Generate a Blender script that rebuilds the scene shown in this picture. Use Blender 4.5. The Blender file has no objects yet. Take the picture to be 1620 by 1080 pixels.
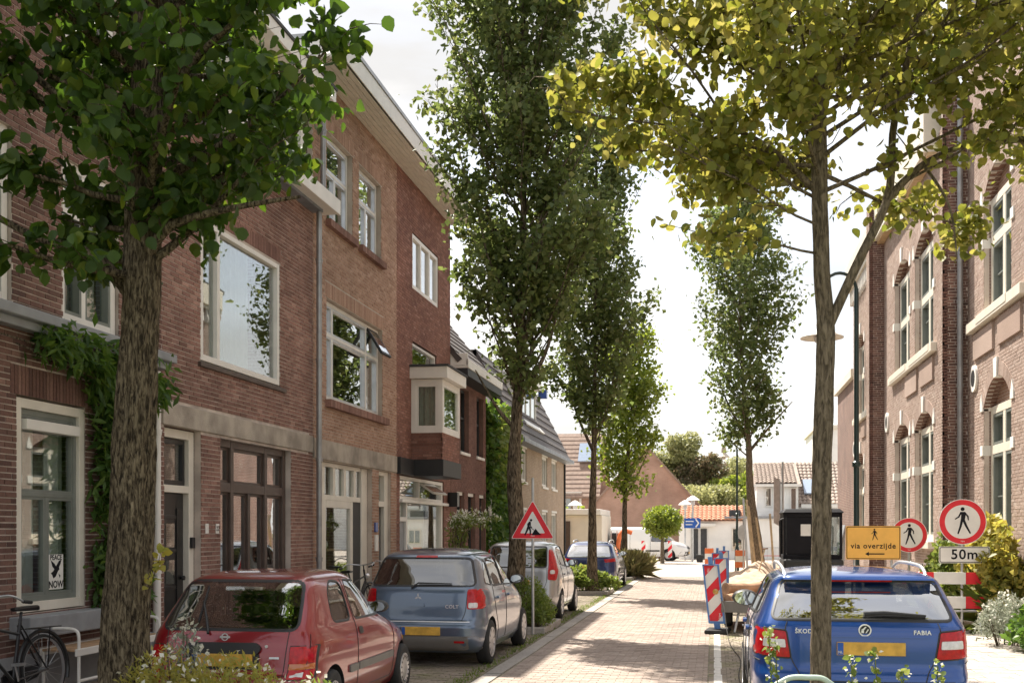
import bpy, bmesh, math, random
import numpy as np
from mathutils import Vector, Matrix, noise as mnoise
R_ = math.radians
random.seed(7); rng = np.random.default_rng(7)
scene = bpy.context.scene
C = scene.collection
# ------------------------------------------------------------------ camera, sky, sun, exposure
FPX, CX, CY, EYE = 1800.0, 810.0, 838.0, 1.8          # focal length / principal column / horizon row in photo pixels, eye height
YAW = math.atan(320/1800); cT, sT = math.cos(YAW), math.sin(YAW)
cam = bpy.data.cameras.new('camera'); camo = bpy.data.objects.new('camera', cam); C.objects.link(camo)
camo.location = (0, 0, EYE); camo.rotation_euler = (R_(90), 0, YAW)
cam.sensor_width = 36; cam.lens = 36*FPX/1620; cam.shift_y = (CY-540)/1620; cam.clip_end = 2000; cam.clip_start = .05
cam.dof.use_dof = True; cam.dof.focus_distance = 17.0; cam.dof.aperture_fstop = 7.0
scene.camera = camo
SUN_AZ, SUN_EL = 38, 58                                # degrees from +Y towards -X, elevation
world = bpy.data.worlds.new('World'); scene.world = world; world.use_nodes = True
wn = world.node_tree.nodes; wl = world.node_tree.links; wn.clear()
sky = wn.new('ShaderNodeTexSky'); sky.sky_type = 'NISHITA'; sky.sun_disc = False
sky.sun_elevation = R_(SUN_EL); sky.sun_rotation = R_(-SUN_AZ); sky.dust_density = 2.0
bg1 = wn.new('ShaderNodeBackground'); bg1.inputs[1].default_value = .10; wl.new(sky.outputs[0], bg1.inputs[0])
tc = wn.new('ShaderNodeTexCoord'); mp = wn.new('ShaderNodeMapping'); mp.inputs['Scale'].default_value = (1.2, 1.2, 4.5)
nz = wn.new('ShaderNodeTexNoise'); nz.inputs['Scale'].default_value = 1.6; nz.inputs['Detail'].default_value = 6; nz.inputs['Roughness'].default_value = .55
wl.new(tc.outputs['Generated'], mp.inputs[0]); wl.new(mp.outputs[0], nz.inputs[0])
rp = wn.new('ShaderNodeValToRGB'); rp.color_ramp.elements[0].position = .33; rp.color_ramp.elements[0].color = (.62,)*3+(1,)
rp.color_ramp.elements[1].position = .6; rp.color_ramp.elements[1].color = (.97,)*3+(1,)
wl.new(nz.outputs[0], rp.inputs[0])
bg2 = wn.new('ShaderNodeBackground'); bg2.inputs[0].default_value = (1, .975, .94, 1); bg2.inputs[1].default_value = .5
nz2 = wn.new('ShaderNodeTexNoise'); nz2.inputs['Scale'].default_value = 2.6; nz2.inputs['Detail'].default_value = 7; wl.new(mp.outputs[0], nz2.inputs[0])
mr2 = wn.new('ShaderNodeMapRange'); mr2.inputs[1].default_value = .35; mr2.inputs[2].default_value = .62; mr2.inputs[3].default_value = .235; mr2.inputs[4].default_value = .35; wl.new(nz2.outputs[0], mr2.inputs[0]); wl.new(mr2.outputs[0], bg2.inputs[1])
ms = wn.new('ShaderNodeMixShader'); wo = wn.new('ShaderNodeOutputWorld')
wl.new(rp.outputs[0], ms.inputs[0]); wl.new(bg1.outputs[0], ms.inputs[1]); wl.new(bg2.outputs[0], ms.inputs[2]); wl.new(ms.outputs[0], wo.inputs[0])
sun = bpy.data.lights.new('sun', 'SUN'); sun.energy = 2.85; sun.angle = R_(.6); sun.color = (1, .93, .82)
suno = bpy.data.objects.new('sun', sun); C.objects.link(suno)
a_, e_ = R_(SUN_AZ), R_(SUN_EL)
SUNV = Vector((-math.sin(a_)*math.cos(e_), math.cos(a_)*math.cos(e_), math.sin(e_)))
suno.rotation_euler = SUNV.to_track_quat('Z', 'Y').to_euler(); suno.location = (-10, 10, 40)
scene.view_settings.view_transform = 'Standard'; scene.view_settings.look = 'None'
scene.view_settings.exposure = 1.92; scene.view_settings.gamma = 1
scene.render.resolution_x = 1024; scene.render.resolution_y = 682

# ------------------------------------------------------------------ helpers
def onX(u, v, X):                     # photo pixel -> (Y, Z) on the plane x = X
    xc = (u-CX)/FPX; t = X/(-sT+xc*cT); return t*(cT+xc*sT), EYE+t*(CY-v)/FPX
def gnd(u, v, z=0):                   # photo pixel -> (X, Y) on the ground
    xc = (u-CX)/FPX; t = (EYE-z)/((v-CY)/FPX); return t*(-sT+xc*cT), t*(cT+xc*sT)
def atd(u, v, d):                     # photo pixel -> point at a known distance
    xc = (u-CX)/FPX; return Vector((d*(-sT+xc*cT), d*(cT+xc*sT), EYE+d*(CY-v)/FPX))
def proj(x, y, z):
    d = -x*sT+y*cT
    if d < .1: return None
    return CX+FPX*(x*cT+y*sT)/d, CY-FPX*(z-EYE)/d, d
def inframe(x, y, z, m=10):
    p = proj(x, y, z)
    return p is not None and -m < p[0] < 1620+m and -m < p[1] < 1080+m

M = {}
def _mat(name):
    m = bpy.data.materials.new(name); m.use_nodes = True; M[name] = m
    n = m.node_tree.nodes; return m, n, m.node_tree.links, n['Principled BSDF']
def c4(c): return (c[0], c[1], c[2], 1)
def mat(name, col, rough=.6, metal=0, var=.12, scale=6, bump=0, bscale=None, coat=0, col2=None, spec=.5, detail=6, obj=False):
    """plain surface: two-tone noise colour + optional fine relief"""
    m, n, l, p = _mat(name)
    p.inputs['Roughness'].default_value = rough; p.inputs['Metallic'].default_value = metal
    p.inputs['Coat Weight'].default_value = coat; p.inputs['Coat Roughness'].default_value = .04
    p.inputs['Specular IOR Level'].default_value = spec
    t = n.new('ShaderNodeTexCoord')
    if var > 0 or col2:
        z = n.new('ShaderNodeTexNoise'); z.inputs['Scale'].default_value = scale; z.inputs['Detail'].default_value = detail
        l.new(t.outputs['Object'], z.inputs[0])
        r = n.new('ShaderNodeValToRGB'); r.color_ramp.elements[0].position = .34; r.color_ramp.elements[1].position = .66
        d = col2 if col2 else tuple(min(1, x*(1+var)) for x in col)
        r.color_ramp.elements[0].color = c4(tuple(x*(1-var) for x in col)); r.color_ramp.elements[1].color = c4(d)
        l.new(z.outputs[0], r.inputs[0]); l.new(r.outputs[0], p.inputs['Base Color'])
    else: p.inputs['Base Color'].default_value = c4(col)
    if bump:
        z2 = n.new('ShaderNodeTexNoise'); z2.inputs['Scale'].default_value = bscale or scale*6; z2.inputs['Detail'].default_value = 5
        l.new(t.outputs['Object'], z2.inputs[0]); b = n.new('ShaderNodeBump'); b.inputs['Strength'].default_value = bump; b.inputs['Distance'].default_value = .02
        l.new(z2.outputs[0], b.inputs['Height']); l.new(b.outputs[0], p.inputs['Normal'])
    return m
def pieces_mat(name, cols, rough=.85, grain=40, bump=.35, stain=.25, soft=None, moss=None):
    """bricks / pavers: colour by the piece's own random number, grain and stains on top"""
    m, n, l, p = _mat(name); p.inputs['Roughness'].default_value = rough; p.inputs['Specular IOR Level'].default_value = .25
    a = n.new('ShaderNodeAttribute'); a.attribute_name = 'rnd'; oi = n.new('ShaderNodeObjectInfo')
    ad = n.new('ShaderNodeMath'); ad.operation = 'ADD'; l.new(a.outputs['Fac'], ad.inputs[0]); l.new(oi.outputs['Random'], ad.inputs[1])
    fr = n.new('ShaderNodeMath'); fr.operation = 'FRACT'; l.new(ad.outputs[0], fr.inputs[0])
    r = n.new('ShaderNodeValToRGB'); e = r.color_ramp.elements
    while len(e) < len(cols): e.new(.5)
    for i, cc in enumerate(cols): e[i].position = i/(len(cols)-1); e[i].color = c4(cc)
    l.new(fr.outputs[0], r.inputs[0])
    t = n.new('ShaderNodeTexCoord'); geo = n.new('ShaderNodeNewGeometry')
    z = n.new('ShaderNodeTexNoise'); z.inputs['Scale'].default_value = grain; z.inputs['Detail'].default_value = 4; l.new(geo.outputs['Position'], z.inputs[0])
    z2 = n.new('ShaderNodeTexNoise'); z2.inputs['Scale'].default_value = .9; z2.inputs['Detail'].default_value = 7; l.new(geo.outputs['Position'], z2.inputs[0])
    mr = n.new('ShaderNodeMapRange'); mr.inputs[1].default_value = .3; mr.inputs[2].default_value = .7; mr.inputs[3].default_value = .82; mr.inputs[4].default_value = 1.15; l.new(z.outputs[0], mr.inputs[0])
    mr2 = n.new('ShaderNodeMapRange'); mr2.inputs[1].default_value = .3; mr2.inputs[2].default_value = .7; mr2.inputs[3].default_value = 1-stain; mr2.inputs[4].default_value = 1+stain*.5; l.new(z2.outputs[0], mr2.inputs[0])
    mu = n.new('ShaderNodeMath'); mu.operation = 'MULTIPLY'; l.new(mr.outputs[0], mu.inputs[0]); l.new(mr2.outputs[0], mu.inputs[1])
    vm = n.new('ShaderNodeVectorMath'); vm.operation = 'SCALE'; l.new(r.outputs[0], vm.inputs[0]); l.new(mu.outputs[0], vm.inputs['Scale'])
    out = vm.outputs[0]
    if moss:
        z3 = n.new('ShaderNodeTexNoise'); z3.inputs['Scale'].default_value = 2.2; z3.inputs['Detail'].default_value = 8; l.new(geo.outputs['Position'], z3.inputs[0])
        m3 = n.new('ShaderNodeMapRange'); m3.inputs[1].default_value = .48; m3.inputs[2].default_value = .64; m3.inputs[4].default_value = moss[3]; l.new(z3.outputs[0], m3.inputs[0])
        mx = n.new('ShaderNodeMix'); mx.data_type = 'RGBA'; l.new(m3.outputs[0], mx.inputs[0]); l.new(out, mx.inputs[6]); mx.inputs[7].default_value = c4(moss[:3]); out = mx.outputs[2]
    l.new(out, p.inputs['Base Color'])
    b = n.new('ShaderNodeBump'); b.inputs['Strength'].default_value = bump; b.inputs['Distance'].default_value = .01
    l.new(z.outputs[0], b.inputs['Height']); l.new(b.outputs[0], p.inputs['Normal'])
    return m
def bricktex(name, c1, c2, mortar, bw=.22, bh=.0625, ms_=.012, rough=.9):
    m, n, l, p = _mat(name); p.inputs['Roughness'].default_value = rough
    geo = n.new('ShaderNodeNewGeometry'); sp = n.new('ShaderNodeSeparateXYZ'); l.new(geo.outputs['Position'], sp.inputs[0])
    ad = n.new('ShaderNodeMath'); l.new(sp.outputs[0], ad.inputs[0]); l.new(sp.outputs[1], ad.inputs[1])
    cb = n.new('ShaderNodeCombineXYZ'); l.new(ad.outputs[0], cb.inputs[0]); l.new(sp.outputs[2], cb.inputs[1])
    b = n.new('ShaderNodeTexBrick'); b.inputs['Scale'].default_value = 1; b.inputs['Brick Width'].default_value = bw; b.inputs['Row Height'].default_value = bh
    b.inputs['Mortar Size'].default_value = ms_*.5; b.inputs['Color1'].default_value = c4(c1); b.inputs['Color2'].default_value = c4(c2); b.inputs['Mortar'].default_value = c4(mortar)
    l.new(cb.outputs[0], b.inputs[0])
    z2 = n.new('ShaderNodeTexNoise'); z2.inputs['Scale'].default_value = 1.3; z2.inputs['Detail'].default_value = 7; l.new(geo.outputs['Position'], z2.inputs[0])
    mr = n.new('ShaderNodeMapRange'); mr.inputs[1].default_value = .3; mr.inputs[2].default_value = .7; mr.inputs[3].default_value = .8; mr.inputs[4].default_value = 1.15; l.new(z2.outputs[0], mr.inputs[0])
    vm = n.new('ShaderNodeVectorMath'); vm.operation = 'SCALE'; l.new(b.outputs[0], vm.inputs[0]); l.new(mr.outputs[0], vm.inputs['Scale']); l.new(vm.outputs[0], p.inputs['Base Color'])
    bp = n.new('ShaderNodeBump'); bp.inputs['Strength'].default_value = .5; bp.inputs['Distance'].default_value = .01; bp.invert = True
    l.new(b.outputs['Fac'], bp.inputs['Height']); l.new(bp.outputs[0], p.inputs['Normal'])
    return m
def glass(name, tint=(.9, .95, .93), refl=.10, rough=.0, trans=1.0, wob=.0):
    """window pane: fresnel reflection over a see-through tinted pane"""
    m, n, l, p = _mat(name); n.remove(p); out = n['Material Output']
    g = n.new('ShaderNodeBsdfGlossy'); g.inputs['Roughness'].default_value = rough; g.inputs[0].default_value = (1, 1, 1, 1)
    t = n.new('ShaderNodeBsdfTransparent'); t.inputs[0].default_value = c4(tint)
    fr = n.new('ShaderNodeLayerWeight'); fr.inputs[0].default_value = .5; pw = n.new('ShaderNodeMath'); pw.operation = 'POWER'; pw.inputs[1].default_value = 4.0; l.new(fr.outputs['Facing'], pw.inputs[0])
    mr = n.new('ShaderNodeMapRange'); mr.inputs[3].default_value = refl; mr.inputs[4].default_value = 1; l.new(pw.outputs[0], mr.inputs[0])
    mx = n.new('ShaderNodeMixShader'); l.new(mr.outputs[0], mx.inputs[0]); l.new(t.outputs[0], mx.inputs[1]); l.new(g.outputs[0], mx.inputs[2])
    if wob:
        tcx = n.new('ShaderNodeTexCoord'); z = n.new('ShaderNodeTexNoise'); z.inputs['Scale'].default_value = 1.1; z.inputs['Detail'].default_value = 1; l.new(tcx.outputs['Object'], z.inputs[0])
        b = n.new('ShaderNodeBump'); b.inputs['Strength'].default_value = wob; b.inputs['Distance'].default_value = .05; l.new(z.outputs[0], b.inputs['Height'])
        l.new(b.outputs[0], g.inputs['Normal'])
    l.new(mx.outputs[0], out.inputs[0]); return m
def leafmat(name, cols, trans=.45, rough=.45, dist=None):
    m, n, l, p = _mat(name); out = n['Material Output']
    a = n.new('ShaderNodeAttribute'); a.attribute_name = 'rnd'; oi = n.new('ShaderNodeObjectInfo')
    ad = n.new('ShaderNodeMath'); l.new(a.outputs['Fac'], ad.inputs[0]); l.new(oi.outputs['Random'], ad.inputs[1])
    fr = n.new('ShaderNodeMath'); fr.operation = 'FRACT'; l.new(ad.outputs[0], fr.inputs[0])
    r = n.new('ShaderNodeValToRGB'); e = r.color_ramp.elements
    while len(e) < len(cols): e.new(.5)
    for i, cc in enumerate(cols): e[i].position = i/(len(cols)-1); e[i].color = c4(cc)
    l.new(fr.outputs[0], r.inputs[0]); l.new(r.outputs[0], p.inputs['Base Color'])
    p.inputs['Roughness'].default_value = rough; p.inputs['Specular IOR Level'].default_value = .35
    tr = n.new('ShaderNodeBsdfTranslucent'); hs = n.new('ShaderNodeHueSaturation'); hs.inputs['Hue'].default_value = .485; hs.inputs['Saturation'].default_value = 1.1; hs.inputs['Value'].default_value = 2.0
    l.new(r.outputs[0], hs.inputs['Color']); l.new(hs.outputs[0], tr.inputs[0])
    mx = n.new('ShaderNodeMixShader'); mx.inputs[0].default_value = trans; l.new(p.outputs[0], mx.inputs[1]); l.new(tr.outputs[0], mx.inputs[2]); l.new(mx.outputs[0], out.inputs[0])
    return m
def paint(name, col, flake=.0, rough=.28, metal=.0):
    m, n, l, p = _mat(name); p.inputs['Base Color'].default_value = c4(col); p.inputs['Roughness'].default_value = rough; p.inputs['Metallic'].default_value = metal
    p.inputs['Coat Weight'].default_value = 1; p.inputs['Coat Roughness'].default_value = .03
    tcx = n.new('ShaderNodeTexCoord'); z = n.new('ShaderNodeTexNoise'); z.inputs['Scale'].default_value = 5; z.inputs['Detail'].default_value = 6; l.new(tcx.outputs['Object'], z.inputs[0])
    mr = n.new('ShaderNodeMapRange'); mr.inputs[1].default_value = .35; mr.inputs[2].default_value = .75; mr.inputs[3].default_value = .02; mr.inputs[4].default_value = .13; l.new(z.outputs[0], mr.inputs[0]); l.new(mr.outputs[0], p.inputs['Coat Roughness'])
    return m

class MB:
    def __init__(s): s.v = []; s.f = []; s.r = []
    def add(s, vs, fs, r=0.0):
        b = len(s.v); s.v.extend(vs); s.f.extend([tuple(i+b for i in f) for f in fs]); s.r.extend([r]*len(fs))
    def hexa(s, p, r=0.0, back=True):      # p: 8 corners, 0-3 one end, 4-7 the other
        fs = [(0,1,2,3), (7,6,5,4), (0,4,5,1), (1,5,6,2), (2,6,7,3), (3,7,4,0)]
        s.add(p, fs if back else fs[1:], r)
    def box(s, x0, x1, y0, y1, z0, z1, r=0.0):
        s.hexa([(x0,y0,z0),(x1,y0,z0),(x1,y1,z0),(x0,y1,z0),(x0,y0,z1),(x1,y0,z1),(x1,y1,z1),(x0,y1,z1)], r); return s
    def tube(s, pts, rad, seg=8, caps=True):
        pts = [Vector(p) for p in pts]; n = len(pts); rads = rad if hasattr(rad, '__len__') else [rad]*n
        b = len(s.v); up = Vector((0,0,1)); prev = None
        for i, p in enumerate(pts):
            t = (pts[min(i+1,n-1)]-pts[max(i-1,0)])
            if t.length < 1e-9: t = up.copy()
            t.normalize()
            if prev is None:
                a = t.cross(up);
                if a.length < .05: a = t.cross(Vector((1,0,0)))
            else: a = prev-t*prev.dot(t)
            a.normalize(); prev = a; c = t.cross(a)
            for k in range(seg):
                an = 2*math.pi*k/seg; q = p+(a*math.cos(an)+c*math.sin(an))*rads[i]; s.v.append(tuple(q))
        for i in range(n-1):
            for k in range(seg):
                k2 = (k+1)%seg; s.f.append((b+i*seg+k, b+i*seg+k2, b+(i+1)*seg+k2, b+(i+1)*seg+k)); s.r.append(0.)
        if caps:
            s.f.append(tuple(b+k for k in range(seg))[::-1]); s.f.append(tuple(b+(n-1)*seg+k for k in range(seg))); s.r += [0., 0.]
        return s
    def lathe(s, prof, origin=(0,0,0), axis='z', seg=24, sx=1, closed=False):   # prof: (radius, height)
        b = len(s.v); n = len(prof); o = Vector(origin)
        for (r, h) in prof:
            for k in range(seg):
                a = 2*math.pi*k/seg; x, y = r*math.cos(a), r*math.sin(a)
                q = {'z': (x,y,h), 'x': (h,x,y), 'y': (x,h,y)}[axis]; s.v.append(tuple(o+Vector(q)))
        for i in range(n-1+(1 if closed else 0)):
            j = (i+1)%n
            for k in range(seg):
                k2 = (k+1)%seg; s.f.append((b+i*seg+k, b+i*seg+k2, b+j*seg+k2, b+j*seg+k)); s.r.append(0.)
        if not closed:
            flat = n == 2 and prof[0][1] == prof[1][1]
            if prof[0][0] > 1e-6 and not flat: s.f.append(tuple(b+k for k in range(seg))[::-1]); s.r.append(0.)
            if prof[-1][0] > 1e-6 and not flat: s.f.append(tuple(b+(n-1)*seg+k for k in range(seg))); s.r.append(0.)
        return s
    def prism(s, poly, fn, a, b_):          # poly 2D, fn(p, depth) -> 3D
        n = len(poly); b = len(s.v)
        s.v.extend([tuple(fn(p, a)) for p in poly]+[tuple(fn(p, b_)) for p in poly])
        s.f.append(tuple(b+i for i in range(n))); s.f.append(tuple(b+n+i for i in range(n))[::-1]); s.r += [0., 0.]
        for i in range(n):
            j = (i+1)%n; s.f.append((b+i, b+n+i, b+n+j, b+j)); s.r.append(0.)
        return s
    def mesh(s, name):
        me = bpy.data.meshes.new(name); me.from_pydata(s.v, [], s.f)
        if any(s.r): at = me.attributes.new('rnd', 'FLOAT', 'FACE'); at.data.foreach_set('value', s.r)
        return me
    def build(s, name, m, parent=None, smooth=False, bevel=0, kind=None, bseg=2, ang=35):
        me = s.mesh(name); return link(name, me, m, parent, smooth, bevel, kind, bseg, ang)
WORLD = {}
def link(name, me, m, parent=None, smooth=False, bevel=0, kind=None, bseg=2, ang=35):
    o = bpy.data.objects.new(name, me); C.objects.link(o)
    if m is not None and not me.materials: me.materials.append(M[m] if isinstance(m, str) else m)
    if smooth:
        me.polygons.foreach_set('use_smooth', [True]*len(me.polygons))
        if smooth != 'all': me.set_sharp_from_angle(angle=R_(ang))
    if bevel:
        b = o.modifiers.new('bevel', 'BEVEL'); b.width = bevel; b.segments = bseg; b.limit_method = 'ANGLE'; b.angle_limit = R_(40)
    if parent is not None:
        o.parent = parent
        if parent.get('_w'): o.location = -Vector(parent.location)
    if kind: o['kind'] = kind
    return o
def tag(o, label=None, cat=None, group=None, kind=None):
    for k, v in (('label', label), ('category', cat), ('group', group), ('kind', kind)):
        if v: o[k] = v
    return o
def thing(name, label, cat, loc=(0,0,0), rz=0, group=None, local=False):
    """Empty at the thing's base. local=False: parts are given in world coordinates."""
    o = bpy.data.objects.new(name, None); C.objects.link(o); o.location = loc; o.rotation_euler = (0,0,rz); o.empty_display_size = .2
    if not local: o['_w'] = 1
    return tag(o, label, cat, group)
def copy_tree(o, parent=None):
    c = o.copy(); C.objects.link(c)
    if parent is not None: c.parent = parent
    for ch in list(o.children): copy_tree(ch, c)
    return c
def npmesh(name, V, Fc, rnd=None):
    """V (n,3), Fc (m,k) uniform polygons"""
    me = bpy.data.meshes.new(name); V = np.asarray(V, np.float32); Fc = np.asarray(Fc, np.int32); m, k = Fc.shape
    me.vertices.add(len(V)); me.vertices.foreach_set('co', V.ravel()); me.loops.add(m*k); me.loops.foreach_set('vertex_index', Fc.ravel())
    me.polygons.add(m); me.polygons.foreach_set('loop_start', np.arange(0, m*k, k, dtype=np.int32))
    try: me.polygons.foreach_set('loop_total', np.full(m, k, np.int32))
    except Exception: pass
    me.update(calc_edges=True)
    if rnd is not None: at = me.attributes.new('rnd', 'FLOAT', 'FACE'); at.data.foreach_set('value', np.asarray(rnd, np.float32))
    return me
def text_mesh(txt, size, ext=.002, align='CENTER', spacing=1.0, bold=0):
    cu = bpy.data.curves.new('t', 'FONT'); cu.body = txt; cu.size = size; cu.extrude = ext; cu.align_x = align; cu.align_y = 'CENTER'; cu.space_character = spacing; cu.offset = bold
    cu.resolution_u = 3
    o = bpy.data.objects.new('t', cu); C.objects.link(o); dg = bpy.context.evaluated_depsgraph_get(); me = bpy.data.meshes.new_from_object(o.evaluated_get(dg))
    bpy.data.objects.remove(o); bpy.data.curves.remove(cu); return me
def text(name, txt, size, m, loc, parent, ax=(1,0,0), up=(0,0,1), ext=.002, align='CENTER', spacing=1.0, bold=0):
    me = text_mesh(txt, size, ext, align, spacing, bold); ax = Vector(ax).normalized(); up = Vector(up).normalized(); nn = ax.cross(up)
    mt = Matrix((ax, up, nn)).transposed().to_4x4(); mt.translation = Vector(loc); me.transform(mt)
    return link(name, me, m, parent)

# facade frames: (s along the wall, z up, n out of the wall)
class Face:
    def __init__(s, kind, c): s.k = kind; s.c = c
    def P(s, a, z, n):
        if s.k == 'L': return (s.c+n, a, z)
        if s.k == 'R': return (s.c-n, a, z)
        return (a, s.c-n, z)
    def box(s, mb, a0, a1, z0, z1, n0, n1, r=0.0):
        P = s.P; mb.hexa([P(a0,z0,n0),P(a1,z0,n0),P(a1,z1,n0),P(a0,z1,n0),P(a0,z0,n1),P(a1,z0,n1),P(a1,z1,n1),P(a0,z1,n1)], r); return mb
    def quad(s, mb, a0, a1, z0, z1, n, r=0.0):
        P = s.P; mb.add([P(a0,z0,n),P(a1,z0,n),P(a1,z1,n),P(a0,z1,n)], [(0,1,2,3)], r); return mb

def intervals(a0, a1, cuts):
    out = [(a0, a1)]
    for (c0, c1) in cuts:
        nxt = []
        for (x0, x1) in out:
            if c1 <= x0 or c0 >= x1: nxt.append((x0, x1)); continue
            if c0 > x0: nxt.append((x0, c0))
            if c1 < x1: nxt.append((c1, x1))
        out = nxt
    return out
def rect(a0, a1, z0, z1): return lambda z: (a0, a1) if z0 < z < z1 else None
def arch(a0, a1, z0, zs, zt):              # segmental arch: springing zs, crown zt
    h = (a1-a0)/2; rise = zt-zs; Rr = (h*h+rise*rise)/(2*rise); cz = zt-Rr; m = (a0+a1)/2
    def f(z):
        if z0 < z <= zs: return (a0, a1)
        if zs < z < zt: w = math.sqrt(max(0, Rr*Rr-(z-cz)**2)); return (m-w, m+w)
        return None
    return f
def archpts(a0, a1, zs, zt, n=14, off=0):
    h = (a1-a0)/2; rise = zt-zs; Rr = (h*h+rise*rise)/(2*rise); cz = zt-Rr; m = (a0+a1)/2; t0 = math.asin(h/Rr)
    return [(m+(Rr+off)*math.sin(-t0+2*t0*i/n), cz+(Rr+off)*math.cos(-t0+2*t0*i/n)) for i in range(n+1)]
def brick_wall(parent, face, a0, a1, z0, z1, openings, bmat, mortar, indiv=0, bw=.22, bh=.0625, jt=.013, proud=.007, name='wall', exclude=()):
    """one wall part; bricks proud of the recessed mortar, the nearest ones objects of their own"""
    back = MB(); lst = []; nrow = int(round((z1-z0)/bh))
    for i in range(nrow):
        zb = z0+i*bh; zm = zb+bh/2
        cuts = [c for c in (o(zm) for o in openings) if c]; cuts2 = cuts+[c for c in (o(zm) for o in exclude) if c]
        for (x0, x1) in intervals(a0, a1, cuts): face.box(back, x0, x1, zb, min(zb+bh, z1), -.10, 0)
        off = (bw/2 if i % 2 else 0)+(.02*((i*7)%3-1)); k0 = math.floor((a0-off)/bw)
        for (x0, x1) in intervals(a0, a1, cuts2):
            k = math.floor((x0-off)/bw)
            while off+k*bw < x1:
                s0 = max(x0, off+k*bw+jt/2); s1 = min(x1, off+(k+1)*bw-jt/2); k += 1
                if s1-s0 > .03: lst.append((s0, s1, zb+jt/2, zb+bh-jt/2))
    w = back.build(name, mortar, parent)
    if parent is not None and not parent.get('_w'): pass
    key = []
    if indiv:
        for j, b in enumerate(lst):
            x, y, z = face.P((b[0]+b[1])/2, (b[2]+b[3])/2, 0)
            if b[1]-b[0] > bw-jt-.004 and inframe(x, y, z, 0): key.append(((x*x+y*y+(z-EYE)**2), j))
        key.sort(); sel = {j for _, j in key[:indiv]}
    else: sel = set()
    rest = MB(); base = None; rr = random.Random(len(lst))
    for j, b in enumerate(lst):
        pr = proud+rr.uniform(-.002, .003)
        if j in sel:
            if base is None:
                mb = MB(); L_ = (bw-jt)/2; H_ = (bh-jt)/2; face2 = Face(face.k, 0); face2.box(mb, -L_, L_, -H_, H_, -.02, .007, .001); base = mb.mesh('brick'); base.materials.append(M[bmat])
            o = bpy.data.objects.new('brick', base); C.objects.link(o); o.parent = w; o.location = face.P((b[0]+b[1])/2, (b[2]+b[3])/2, pr-.007)
        else: face.box(rest, b[0], b[1], b[2], b[3], -.004, pr, rr.uniform(.001, .999))
    if rest.v: rest.build('bricks', bmat, w, kind='stuff')
    return w
def soldier(face, mb, a0, a1, z0, z1, n0=-.004, n1=.009, pw=.0625, jt=.011):
    k = a0
    while k < a1-.02: face.box(mb, k+jt/2, min(k+pw-jt/2, a1), z0+jt/2, z1-jt/2, n0, n1, random.uniform(.001, .999)); k += pw
def reveal(face, mb, a0, a1, z0, z1, depth, bottom=True):
    t = .02
    face.box(mb, a0-t, a0, z0, z1, -depth, -.102); face.box(mb, a1, a1+t, z0, z1, -depth, -.102); face.box(mb, a0-t, a1+t, z1, z1+t, -depth, -.102)
    if bottom: face.box(mb, a0-t, a1+t, z0-t, z0, -depth, -.102)
def window(parent, face, a0, a1, z0, z1, depth, fmat, gmat, fw=.07, cols=(), rows=(), fd=.06, sub=.0, smat=None, mw=None, name='window', curtain=None, cells=None, rowcols=None, sill=None):
    """frame with mullions at cols / transoms at rows (fractions); a pane object per light. rowcols: columns per row"""
    mw = mw or fw*.8; mb = MB(); n1 = -depth+fd; n0 = -depth
    face.box(mb, a0, a0+fw, z0, z1, n0, n1); face.box(mb, a1-fw, a1, z0, z1, n0, n1)
    face.box(mb, a0+fw, a1-fw, z0, z0+fw, n0, n1-.002); face.box(mb, a0+fw, a1-fw, z1-fw, z1, n0, n1-.002)
    zs = [z0+fw]; A0, A1 = a0+fw, a1-fw
    for r in rows: zc = z0+(z1-z0)*r; face.box(mb, A0, A1, zc-mw/2, zc+mw/2, n0, n1-.004); zs += [zc-mw/2, zc+mw/2]
    zs.append(z1-fw); lights = []
    for i in range(0, len(zs), 2):
        cc = rowcols[i//2] if rowcols else cols; xs = [A0]
        for c in cc: x = a0+(a1-a0)*c; face.box(mb, x-mw/2, x+mw/2, zs[i], zs[i+1], n0, n1-.006); xs += [x-mw/2, x+mw/2]
        xs.append(A1)
        for j in range(0, len(xs), 2): lights.append((xs[j], xs[j+1], zs[i], zs[i+1]))
    w = mb.build(name, fmat, parent, bevel=.004)
    if sub:
        sb = MB()
        for (x0, x1, y0, y1) in lights:
            f2 = Face(face.k, face.c); e = sub
            for q in ((x0, x0+e, y0, y1), (x1-e, x1, y0, y1), (x0+e, x1-e, y0, y0+e), (x0+e, x1-e, y1-e, y1)): face.box(sb, *q, n0+.004, n1-.012)
        sb.build('sash', smat or fmat, w)
    for (x0, x1, y0, y1) in lights:
        if x1-x0 < .03 or y1-y0 < .03: continue
        p = MB(); face.box(p, x0+sub*.8, x1-sub*.8, y0+sub*.8, y1-sub*.8, n0+.022, n0+.030); p.build('pane', gmat, w)
    if curtain:
        cm, spans, cz0, cz1 = curtain
        for (c0, c1) in spans:
            mbc = MB(); n = max(6, int((c1-c0)/.025)); pts = []
            for i in range(n+1): x = c0+(c1-c0)*i/n; pts.append((x, -depth-.10+.03*math.sin(i*1.1+c0*3)+.008*math.sin(i*.37)))
            for i in range(n): mbc.add([face.P(pts[i][0], cz0, pts[i][1]), face.P(pts[i+1][0], cz0, pts[i+1][1]), face.P(pts[i+1][0], cz1, pts[i+1][1]), face.P(pts[i][0], cz1, pts[i][1])], [(0,1,2,3)])
            mbc.build('curtain', cm, w, smooth='all')
    return w
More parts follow.
